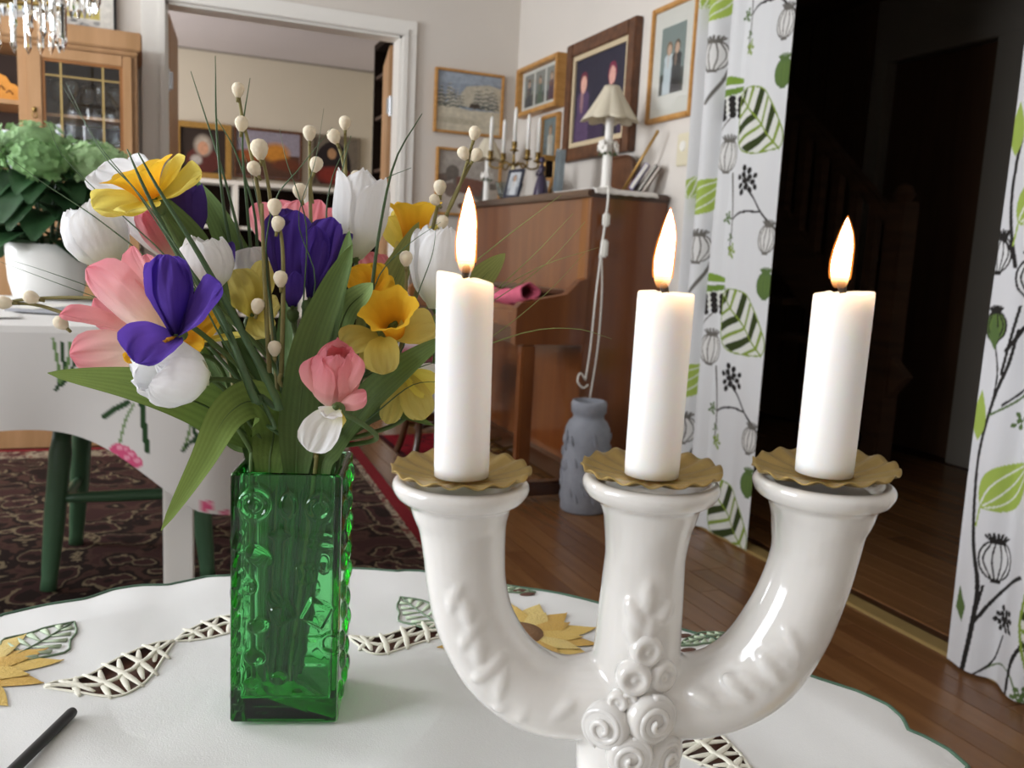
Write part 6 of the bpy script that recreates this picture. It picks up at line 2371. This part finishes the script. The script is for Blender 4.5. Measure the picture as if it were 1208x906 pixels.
flower_p('purple_crocus', 'closed purple crocus beside the big upright leaf', 'flower', (366, 352, .56),
         [((372, 266, .55), .010, 'purple', (.4, 0, .8), .8, .004), ((392, 256, .556), .0115, 'purple', (-.2, .1, -1), .7, .005), ((402, 264, .56), .0105, 'purple', (-.7, 0, .6), .7, .004), ((416, 276, .565), .008, 'darkpurple', (-.6, 0, .7), .6, .003), ((386, 258, .57), .011, 'darkpurple', (0, .1, 1), .6, .003)])
flower_w('white_crocus', 'tall white crocus standing highest among the white flowers', 'flower', (418, 305, .60), (431, 208, .60), .0190, 'white', 11, .08)
flower_p('purple_tulip', 'dark purple petals in the shade under the upright leaf', 'flower', (398, 412, .575), [((392, 340, .575), .009, 'darkpurple', (.2, .2, 1), .5, .003), ((408, 350, .57), .009, 'darkpurple', (-.3, .2, 1), .5, .003)])
# ---- right side
d2 = flower_p('daffodil', 'yellow daffodil facing the wall above the pointed leaf', 'flower', (482, 300, .62),
              [((458, 256, .62), .010, 'yellow', (-.2, .3, .9), .3, .002), ((470, 246, .63), .008, 'yellow', (0, .2, 1), .3, .002), ((510, 290, .61), .010, 'paleyellow', (-.2, .4, .8), .3, .002), ((466, 300, .61), .010, 'paleyellow', (.2, .3, .9), .3, .002), ((528, 270, .625), .009, 'yellow', (0, .4, .9), .3, .002)], axis=(.2, .9, 0))
trumpet(d2, (489, 285, .618), (488, 240, .612), .008, .0155, 'orange', 2)
flower_w('white_tulip', 'white tulip half hidden behind the candle nearest the vase', 'flower', (516, 365, .575), (524, 272, .570), .0205, 'white', 14, .1)
flower_p('orange_narcissus', 'orange narcissus petals above the front daffodil', 'flower', (440, 350, .565), [((414, 316, .56), .011, 'orange', (.2, .4, .9), .3, .002), ((466, 336, .555), .010, 'orange', (-.2, .5, .8), .3, .002), ((440, 310, .57), .011, 'orange', (0, .2, 1), .3, .002)])
d3 = flower_p('daffodil', 'front daffodil with a golden trumpet beside the pink tulip', 'flower', (462, 385, .545),
              [((404, 410, .535), .0115, 'paleyellow', (.1, .5, .9), .3, -.002, (446, 396, .545)), ((452, 442, .525), .0115, 'paleyellow', (0, .6, .8), .5, -.004, (454, 398, .54)), ((514, 386, .545), .0135, 'paleyellow', (-.1, .4, .9), .3, -.003, (466, 398, .545)), ((434, 436, .54), .009, 'paleyellow', (.1, .4, .9), .3, .001, (450, 398, .545))], axis=(-.1, .2, .9))
trumpet(d3, (466, 392, .546), (458, 364, .527), .0065, .0150, 'orange', 3, ruf=.09)
ptul = flower_w('pink_tulip', 'bright pink tulip low in front beside the hanging white petals', 'flower', (392, 478, .515), (398, 414, .493), .0150, 'pink2', 17, -.22)
for (tp_, fc_, w_) in (((432, 462, .497), (-.3, .5, .8), .0085), ((372, 420, .496), (.5, .1, .9), .0105), ((418, 416, .492), (-.5, .1, .9), .0100)):
    b2_ = A3((394, 474, .508))
    q_ = A3(tp_)
    n2_ = camv(fc_)
    mb = MB()
    blade(mb, [b2_, (b2_ + q_) / 2 + Tw * .006, q_], petal_w(w_), n2_ * -1, cup=.5, colf=lambda t_, s: ramp(PETALC['pink2'], t_), ruf=.12, seed=3, pleat=.02, nu=20, nv=19)
    mb.build('petal', M_petal, ptul, W=True, colattr=True)
flower_p('white_crocus', 'white drooping petals below the bright pink tulip', 'flower', (398, 482, .497), [((364, 532, .484), .0115, 'white', (.3, .5, .8), .35, -.003), ((384, 492, .488), .008, 'white', (.1, .7, .7), .3, .001), ((396, 507, .495), .008, 'paleyellow', (-.4, .3, .9), .3, .001)], axis=(.1, .1, 1))
flower_p('yellow_narcissus', 'yellow narcissus low on the right behind the candle', 'flower', (478, 440, .57), [((500, 495, .56), .011, 'paleyellow', (0, .4, .9), .3, -.002), ((456, 500, .56), .008, 'paleyellow', (.2, .4, .9), .3, -.001), ((514, 462, .565), .010, 'yellow', (-.2, .4, .9), .3, -.001), ((520, 450, .575), .010, 'whitein', (-.2, .4, .9), .3, -.001)])
flower_p('pink_tulip', 'small pink tulip petals behind the front daffodil', 'flower', (452, 352, .60), [((430, 298, .60), .009, 'pink2', (.2, .2, 1), .4, .002), ((446, 300, .61), .009, 'pink2', (0, .2, 1), .4, .002)])

# ---- leaves
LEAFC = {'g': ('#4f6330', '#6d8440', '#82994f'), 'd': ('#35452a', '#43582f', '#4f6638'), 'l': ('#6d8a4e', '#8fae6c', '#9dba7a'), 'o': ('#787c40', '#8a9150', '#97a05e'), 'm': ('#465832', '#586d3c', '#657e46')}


def leaf_w(W_, tipf=1.6, base=.35):
    return lambda t_: W_ * (base + (1 - base) * min(1, t_ * 3.0) ** .8) * (1 - t_ ** tipf) ** .75 + .0002

LEAF_SLOT = {
    'long leaf arching out and hanging down past the vase rim': (-0.012, -0.0224),
    'broad upright leaf rising from the vase to the closed purple crocus': (0.004, -0.0224),
    'broad leaf rising slantwise behind the candle nearest the vase': (0.0185, -0.0224),
    'dark shaded leaf behind the arching leaf': (-0.0205, 0.0),
    'low leaf reaching right above the vase rim': (0.0205, 0.002),
    'dark leaf behind the low white petals': (0.015, 0.0224),
    'dark leaf filling the middle of the bouquet': (0.001, 0.0168),
    'slim leaf standing up from the left rim of the vase': (-0.0205, 0.0112),
    'short shaded leaf above the front rim of the vase': (-0.0205, -0.0112),
    'dark leaf left of centre behind the hanging tulip': (-0.0175, 0.0224),
}          # leaves stand round the rim, stems inside them


def big_leaf(label, pts, hw, fac, col='g', cup=.3, twist=0.0, wave=.04, tipf=2.2, base=.35, fold=.12, nu=30):
    next_item()
    rooted = pts[0][1] >= 600
    if rooted:
        aim = LEAF_SLOT[label]
        k = min((k for k in range(len(SLOTS)) if k not in USED), key=lambda k: (SLOTS[k][0] - aim[0]) ** 2 + (SLOTS[k][1] - aim[1]) ** 2)
        USED.add(k)
        up_, mo_, bo_ = slot_pts(k)
        P3 = [mo_ - Vector((0, 0, .012)), up_ - Vector((0, 0, .004))] + [A3(q) for q in pts[next(i for i, q in enumerate(pts) if q[1] < 542):]]
        base = base * .35
    else:
        P3 = [A3(q) for q in pts]
    t = bq(thing('long_leaf', label, 'leaf', tuple(P3[0])))
    if rooted:
        MB().tube([P3[0] + Vector((0, 0, .003)), P3[0], bo_], [.0012, .0016, .0016], 7).build('stem', M_stem, t, W=True)
    else:
        stem_to_vase(t, P3[0], P3[1] - P3[0], .0014)
    cs = LEAFC[col]

    def cf_(t_, s):
        c = np.array(ramp(cs, .1 + .85 * t_))
        return tuple(c * (1 + .10 * math.cos(s * 22)))
    mb = MB()
    blade(mb, P3, leaf_w(hw, tipf, base), camv(fac), cup=cup, colf=cf_, nu=nu, nv=15, wave=wave, twist=twist, seed=int(pts[0][0]), fold=fold, fix=True)
    mb.build('blade', M_leaf, t, W=True, colattr=True)
    mb = MB()
    N = camv(fac)
    mb.tube([Vector(q) - N * .0004 for q in spline(P3, nu)[: int(nu * .93)]], [.0009 * (1 - k / nu) + .0002 for k in range(int(nu * .93))], 5)
    mb.build('midrib', M_stem, t, W=True)
    return t


VMo = (345, 560, .58)
big_leaf('long leaf arching out and hanging down past the vase rim', [(330, 640, .575), (328, 560, .568), (322, 505, .55), (300, 474, .525), (268, 490, .505), (238, 545, .49), (190, 626, .475)], .0165, (.3, .25, 1), 'g', cup=.15, tipf=2.0, fold=.1)
big_leaf('pointed green leaf sticking out sideways under the hanging white tulip', [(300, 520, .56), (262, 490, .545), (215, 468, .52), (150, 452, .505), (56, 440, .495)], .0175, (0, .25, 1), 'g', cup=.15, tipf=2.0)
big_leaf('broad upright leaf rising from the vase to the closed purple crocus', [(352, 660, .58), (350, 560, .565), (354, 480, .545), (365, 410, .53), (392, 340, .525), (416, 288, .52)], .0130, (.25, .05, 1), 'm', cup=.25, tipf=3.0, base=.5)
big_leaf('broad leaf rising slantwise behind the candle nearest the vase', [(360, 660, .59), (372, 580, .575), (400, 520, .55), (440, 470, .535), (485, 430, .53), (530, 396, .53)], .0145, (-.3, .5, .8), 'm', cup=.2, tipf=3.5, base=.5)
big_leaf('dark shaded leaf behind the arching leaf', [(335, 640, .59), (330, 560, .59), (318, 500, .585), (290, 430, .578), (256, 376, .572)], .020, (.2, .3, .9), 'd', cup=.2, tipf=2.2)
big_leaf('leaf under the topmost daffodil crossing the pink tulip', [(266, 392, .572), (252, 345, .568), (228, 290, .56), (196, 250, .55), (176, 226, .548)], .0115, (.2, .3, .9), 'm', cup=.2, tipf=3)
big_leaf('wide leaf beside the dark purple tulip', [(320, 420, .61), (300, 350, .60), (276, 300, .595), (252, 250, .595), (226, 208, .60)], .0130, (.3, .2, .9), 'm', cup=.2, tipf=2.2)
big_leaf('folded light green leaf tip right of the closed purple crocus', [(395, 420, .575), (402, 385, .56), (412, 362, .545), (430, 345, .53), (440, 334, .525)], .0115, (-.3, -.2, .9), 'l', cup=.2, tipf=2)
big_leaf('pale green leaf beside the closed purple crocus', [(388, 420, .57), (398, 360, .565), (410, 310, .56), (412, 272, .565)], .010, (-.5, .1, .8), 'm', cup=.3, tipf=2.2)
big_leaf('pointed olive leaf beneath the daffodil that faces the wall', [(430, 440, .60), (448, 370, .595), (470, 320, .60), (494, 262, .605)], .0165, (-.2, .3, .9), 'o', cup=.2, tipf=2.0)
big_leaf('olive leaf tip showing behind the candle flame nearest the vase', [(500, 420, .60), (540, 360, .60), (572, 325, .60), (596, 299, .60)], .0125, (.1, .3, .9), 'o', cup=.15, tipf=2.4)
big_leaf('low leaf reaching right above the vase rim', [(372, 640, .60), (382, 560, .595), (415, 510, .58), (460, 488, .57), (512, 502, .57)], .0115, (-.1, .7, .6), 'm', cup=.2, tipf=2.2)
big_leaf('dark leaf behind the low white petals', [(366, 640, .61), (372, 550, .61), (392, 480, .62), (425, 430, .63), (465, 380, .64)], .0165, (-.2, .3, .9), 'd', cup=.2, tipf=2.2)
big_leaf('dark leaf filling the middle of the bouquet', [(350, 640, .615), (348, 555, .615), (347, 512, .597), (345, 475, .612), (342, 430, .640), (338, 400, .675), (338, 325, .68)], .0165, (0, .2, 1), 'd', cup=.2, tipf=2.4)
big_leaf('slim leaf standing up from the left rim of the vase', [(322, 640, .585), (306, 560, .575), (285, 520, .57), (262, 500, .57), (240, 494, .57)], .0115, (.1, .5, .8), 'm', cup=.2, tipf=2.2)
big_leaf('short shaded leaf above the front rim of the vase', [(330, 640, .57), (328, 575, .56), (318, 530, .55), (300, 500, .545), (286, 470, .545)], .0125, (.2, .3, .9), 'g', cup=.2, tipf=2.0)
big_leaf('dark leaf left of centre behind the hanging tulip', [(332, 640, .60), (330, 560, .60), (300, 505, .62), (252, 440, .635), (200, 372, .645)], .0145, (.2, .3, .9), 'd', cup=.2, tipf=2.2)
big_leaf('green leaf behind the leaning white tulip', [(250, 420, .59), (215, 360, .57), (180, 325, .56), (148, 300, .56)], .0095, (.2, .4, .9), 'g', cup=.2, tipf=2.2)

# ---- grass sprays


def spray(label, blades, d, pale=False):
    next_item()
    node = sum((A3((*bl[0], d)) for bl in blades), Vector()) / len(blades)
    node = node.lerp(MOUTH, .25)
    t = bq(thing('grass_spray', label, 'grass', tuple(node)))
    stem_to_vase(t, node, A3((*blades[0][1], d)) - node, .0012, M_grassl if pale else M_grass)
    for k, bl in enumerate(blades):
        thin = isinstance(bl[-1], float)
        w = (bl[-1] if thin else .0014) * (1.0 if pale else 1.3)
        pts = bl[:-1] if thin else bl
        P3 = [A3((x, y, d + .004 * math.sin(i + k))) for i, (x, y) in enumerate(pts)]
        sp = spline([node] + P3, 18)
        MB().tube(sp, [max(.00025, w * (1 - .85 * (i / 17) ** 1.5)) for i in range(18)], 5, flat=.45).build('grass_blade', M_grassl if pale else M_grass, t, W=True)
    return t


spray('dark grass blades rising high left of the white bud twig', [[(300, 360), (285, 290), (262, 200), (225, 84), .0016], [(292, 350), (268, 270), (256, 160), (254, 66), .0016], [(305, 330), (300, 250), (278, 180), (256, 140), .0011], [(300, 330), (292, 250), (286, 160), (295, 92), .0013], [(312, 300), (300, 220), (280, 160), .0008]], .60)
spray('dark grass blades crossing in front of the dark purple tulip', [[(300, 470), (262, 375), (210, 300), (172, 225), (150, 176), .0022], [(330, 480), (285, 390), (235, 300), (190, 228), (163, 180), .0022], [(262, 400), (215, 310), (160, 225), (116, 170), (72, 98), .0011], [(270, 400), (220, 310), (165, 230), (120, 180), (78, 98), .0011]], .515)
spray('thin grass blades sticking out left over the potted plant', [[(200, 330), (120, 262), (50, 215), (-10, 170), .0010], [(210, 320), (140, 250), (76, 186), (57, 146), .0009], [(220, 400), (150, 365), (70, 335), (-10, 305), .0009], [(215, 395), (120, 345), (60, 322), (10, 306), .0008]], .54)
spray('curved green blade bowing over the purple crocus', [[(335, 470), (322, 380), (313, 300), (325, 235), (352, 200), (392, 150), .0016], [(372, 330), (352, 260), (372, 190), (382, 128), .0008], [(362, 280), (352, 230), (338, 190), (330, 152), .0009]], .545)
spray('thin grass blades behind the tall white crocus', [[(390, 330), (395, 250), (404, 200), (414, 160), .0009], [(400, 340), (420, 260), (450, 215), (485, 198), .0009], [(395, 330), (385, 260), (392, 210), (410, 168), .0008]], .61)
spray('long dark grass blade arching right of the tall white crocus', [[(432, 430), (438, 350), (448, 270), (466, 190), (498, 134), .0018], [(430, 400), (445, 330), (480, 290), (520, 262), .0010], [(470, 420), (492, 350), (510, 300), (515, 262), .0010]], .55)
spray('pale grass blades fanning out right beside the candle', [[(440, 440), (520, 345), (590, 285), (662, 230), .0011], [(450, 450), (540, 380), (620, 310), (676, 252), .0011], [(450, 450), (560, 370), (640, 315), (690, 262), .0008], [(450, 450), (540, 375), (630, 318), (706, 292), .0010], [(450, 460), (560, 410), (640, 350), (690, 298), .0009], [(440, 470), (530, 425), (620, 392), (680, 388), (722, 400), .0014]], .57, pale=True)
spray('short grass blades low on the right over the candelabrum rim', [[(400, 520), (440, 470), (480, 440), (520, 425), .0016], [(395, 525), (440, 490), (485, 455), (520, 450), .0013]], .545)

# ---- bud twigs


def twig(label, stems, berries, d):
    next_item()
    t = bq(thing('bud_twig', label, 'twig', tuple(A3((*stems[0][0], d)))))
    stem_to_vase(t, A3((*stems[0][0], d)), A3((*stems[0][1], d)) - A3((*stems[0][0], d)), .0014, M_twig)
    for k, s_ in enumerate(stems):
        sp = spline([A3((x, y, d + .002 * k)) for x, y in s_], 18)
        MB().tube(sp, [.0016 - .0006 * i / 17 for i in range(18)], 7).build('stem', M_twig, t, W=True)
    for (x, y, r_, ang_) in berries:
        ax = camv((math.sin(ang_), math.cos(ang_), .1))
        c = A3((x, y, d - .002))
        q = r_ * d / F_PX
        MB().lathe([(0, -1.25 * q), (.35 * q, -1.15 * q), (.8 * q, -.55 * q), (1.0 * q, .1 * q), (.92 * q, .6 * q), (.6 * q, 1.0 * q), (0, 1.18 * q)], c, n=16, axis=ax).build('bud', M_berry, t, W=True)
        MB().tube([c - ax * (1.9 * q), c - ax * (1.0 * q)], [.0010, .0013], 6).build('bud_stalk', M_twig, t, W=True)


twig('tall bud twig with three cream buds left of the doorway paintings', [[(325, 430), (316, 330), (308, 250), (298, 190), (286, 140), (280, 100)], [(322, 300), (318, 230), (306, 168)]], [(281, 106, 7.5, .1), (285, 146, 8, .1), (306, 176, 10.5, -.1), (300, 199, 8, -.5)], .565)
twig('brown bud twig with cream buds in front of the upright purple crocus', [[(332, 440), (334, 350), (333, 290), (326, 250)], [(318, 440), (312, 330), (309, 240)]], [(324, 244, 8.5, 0), (328, 264, 8, .2), (331, 329, 8.5, 0), (304, 361, 8, .2), (324, 411, 8, .0)], .535)
twig('bud twig with three buds between the two far-room paintings', [[(368, 330), (366, 240), (365, 165)], [(368, 240), (366, 215), (372, 196)]], [(365, 157, 7.8, 0), (373, 194, 8, .3), (354, 226, 8.5, -.2)], .60)
twig('bud twig with two buds above the tall white crocus', [[(410, 320), (408, 230), (407, 150)], [(408, 205), (402, 180), (394, 162)]], [(407, 145, 7.2, 0), (394, 161, 7.8, -.4), (420, 209, 7, .2)], .62)
twig('bud twig leaning right toward the candle flame', [[(470, 420), (505, 300), (540, 225), (560, 160)], [(520, 275), (534, 235), (556, 192)], [(500, 310), (512, 262), (519, 225)]], [(560, 157, 7.5, .2), (547, 181, 7.5, -.5), (562, 183, 7.5, .6), (519, 221, 8, 0), (513, 236, 6.5, -.7), (522, 262, 7.5, .2)], .575)
twig('bud twig lying out sideways over the dining table', [[(260, 420), (185, 362), (115, 352), (45, 352), (4, 357)], [(128, 384), (100, 378), (45, 360), (4, 358)]], [(5, 357, 8, -1.5), (37, 351, 8, -1.3), (72, 381, 8, -.8)], .578)
twig('short bud twig beside the front daffodil', [[(455, 420), (476, 360), (480, 312)]], [(479, 305, 8, 0), (478, 355, 7.5, .3), (434, 453, 7, .2)], .555)

# ================================================================== STEMS INTO THE VASE
# every stem takes its own slot in the vase and a bend that keeps clear of petals, leaves and the other stems:
# (slot, straight run below the head, sideways bend)
ROUTED = {
    0: (6, 0.0546, (-0.0003, 0.0049, -0.0027)),
    1: (10, 0.0140, (0.0011, 0.0031, 0.0095)),
    2: (8, 0.0521, (-0.0015, 0.0167, -0.0053)),
    3: (23, 0.0063, (0.0017, -0.0026, -0.0014)),
    4: (29, 0.0242, (0.0134, 0.0124, -0.0011)),
    5: (0, 0.0448, (-0.0079, 0.0013, 0.0021)),
    6: (14, 0.0064, (0.0015, 0.0055, 0.0002)),
    7: (80, 0.0082, (0.0006, -0.0029, -0.0071)),
    8: (7, 0.0082, (0.0112, 0.0097, 0.0077)),
    9: (55, 0.0046, (0.0077, -0.0032, 0.0076)),
    10: (37, 0.0060, (0.0016, -0.0010, -0.0020)),
    11: (30, 0.0096, (0.0105, -0.0033, 0.0022)),
    12: (42, 0.0112, (0.0073, -0.0102, -0.0056)),
    13: (34, 0.0544, (0.0013, 0.0003, 0.0012)),
    14: (64, 0.0485, (-0.0090, 0.0077, 0.0061)),
    15: (32, 0.0103, (-0.0113, 0.0038, 0.0124)),
    16: (58, 0.0395, (0.0012, 0.0017, 0.0034)),
    17: (53, 0.0462, (-0.0002, 0.0125, -0.0003)),
    18: (77, 0.0450, (0.0107, -0.0097, -0.0052)),
    19: (60, 0.0292, (0.0014, 0.0000, -0.0017)),
    20: (65, 0.0042, (0.0017, 0.0053, 0.0012)),
    21: (56, 0.0257, (0.0030, 0.0131, 0.0091)),
    22: (75, 0.0041, (0.0249, -0.0065, -0.0041)),
    23: (57, 0.0542, (0.0004, 0.0006, 0.0015)),
    24: (28, 0.0260, (0.0118, -0.0055, 0.0070)),
    25: (3, 0.0200, (0.0000, 0.0000, 0.0000)),
    26: (47, 0.0049, (0.0002, 0.0043, -0.0004)),
    27: (33, 0.0066, (-0.0037, -0.0030, -0.0006)),
    28: (50, 0.0054, (-0.0006, 0.0101, -0.0007)),
    29: (49, 0.0233, (0.0041, 0.0017, 0.0057)),
    30: (78, 0.0158, (-0.0057, 0.0027, 0.0054)),
    31: (70, 0.0200, (0.0000, 0.0000, 0.0000)),
    32: (16, 0.0200, (0.0000, 0.0000, 0.0000)),
    33: (51, 0.0228, (-0.0003, 0.0075, -0.0004)),
    34: (46, 0.0438, (-0.0119, 0.0029, 0.0079)),
    35: (12, 0.0542, (0.0028, -0.0015, 0.0020)),
    36: (39, 0.0454, (-0.0002, 0.0022, 0.0003)),
    37: (61, 0.0464, (-0.0055, -0.0001, 0.0027)),
    38: (66, 0.0200, (0.0000, 0.0000, 0.0000)),
    39: (48, 0.0073, (0.0021, 0.0013, -0.0023)),
    40: (74, 0.0200, (0.0000, 0.0000, 0.0000)),
    41: (21, 0.0340, (0.0047, 0.0119, -0.0012)),
    42: (63, 0.0069, (0.0069, 0.0161, 0.0085)),
    43: (59, 0.0108, (-0.0021, -0.0014, 0.0040)),
    44: (25, 0.0284, (-0.0019, 0.0014, -0.0019)),
    45: (69, 0.0064, (-0.0099, 0.0034, 0.0043)),
    46: (38, 0.0073, (-0.0106, 0.0067, -0.0023)),
    47: (41, 0.0052, (0.0022, 0.0107, 0.0211)),
}


def stem_path(base, axis, k, back, off, n=64):
    up_, mo_, bo_ = slot_pts(k)
    p1 = base - axis * min(back, (base - up_).length * .4)
    if (p1 - up_).length > (base - up_).length + .004:
        p1 = base.lerp(up_, .2) - axis * .006
    return [Vector(p) for p in spline([base + axis * .001, p1, p1.lerp(up_, .5) + Vector(off), up_, mo_, bo_], n)]


for i, (t, base, axis, rad, m_) in enumerate(ROUTE):
    if i in ROUTED:
        k, back, off = ROUTED[i]
    else:
        k, back, off = near_slots(base)[0], .02, (0, 0, 0)
        USED.add(k)
    MB().tube(stem_path(base, axis, k, back, off, 40), rad, 7).build('stem', m_, t, W=True)
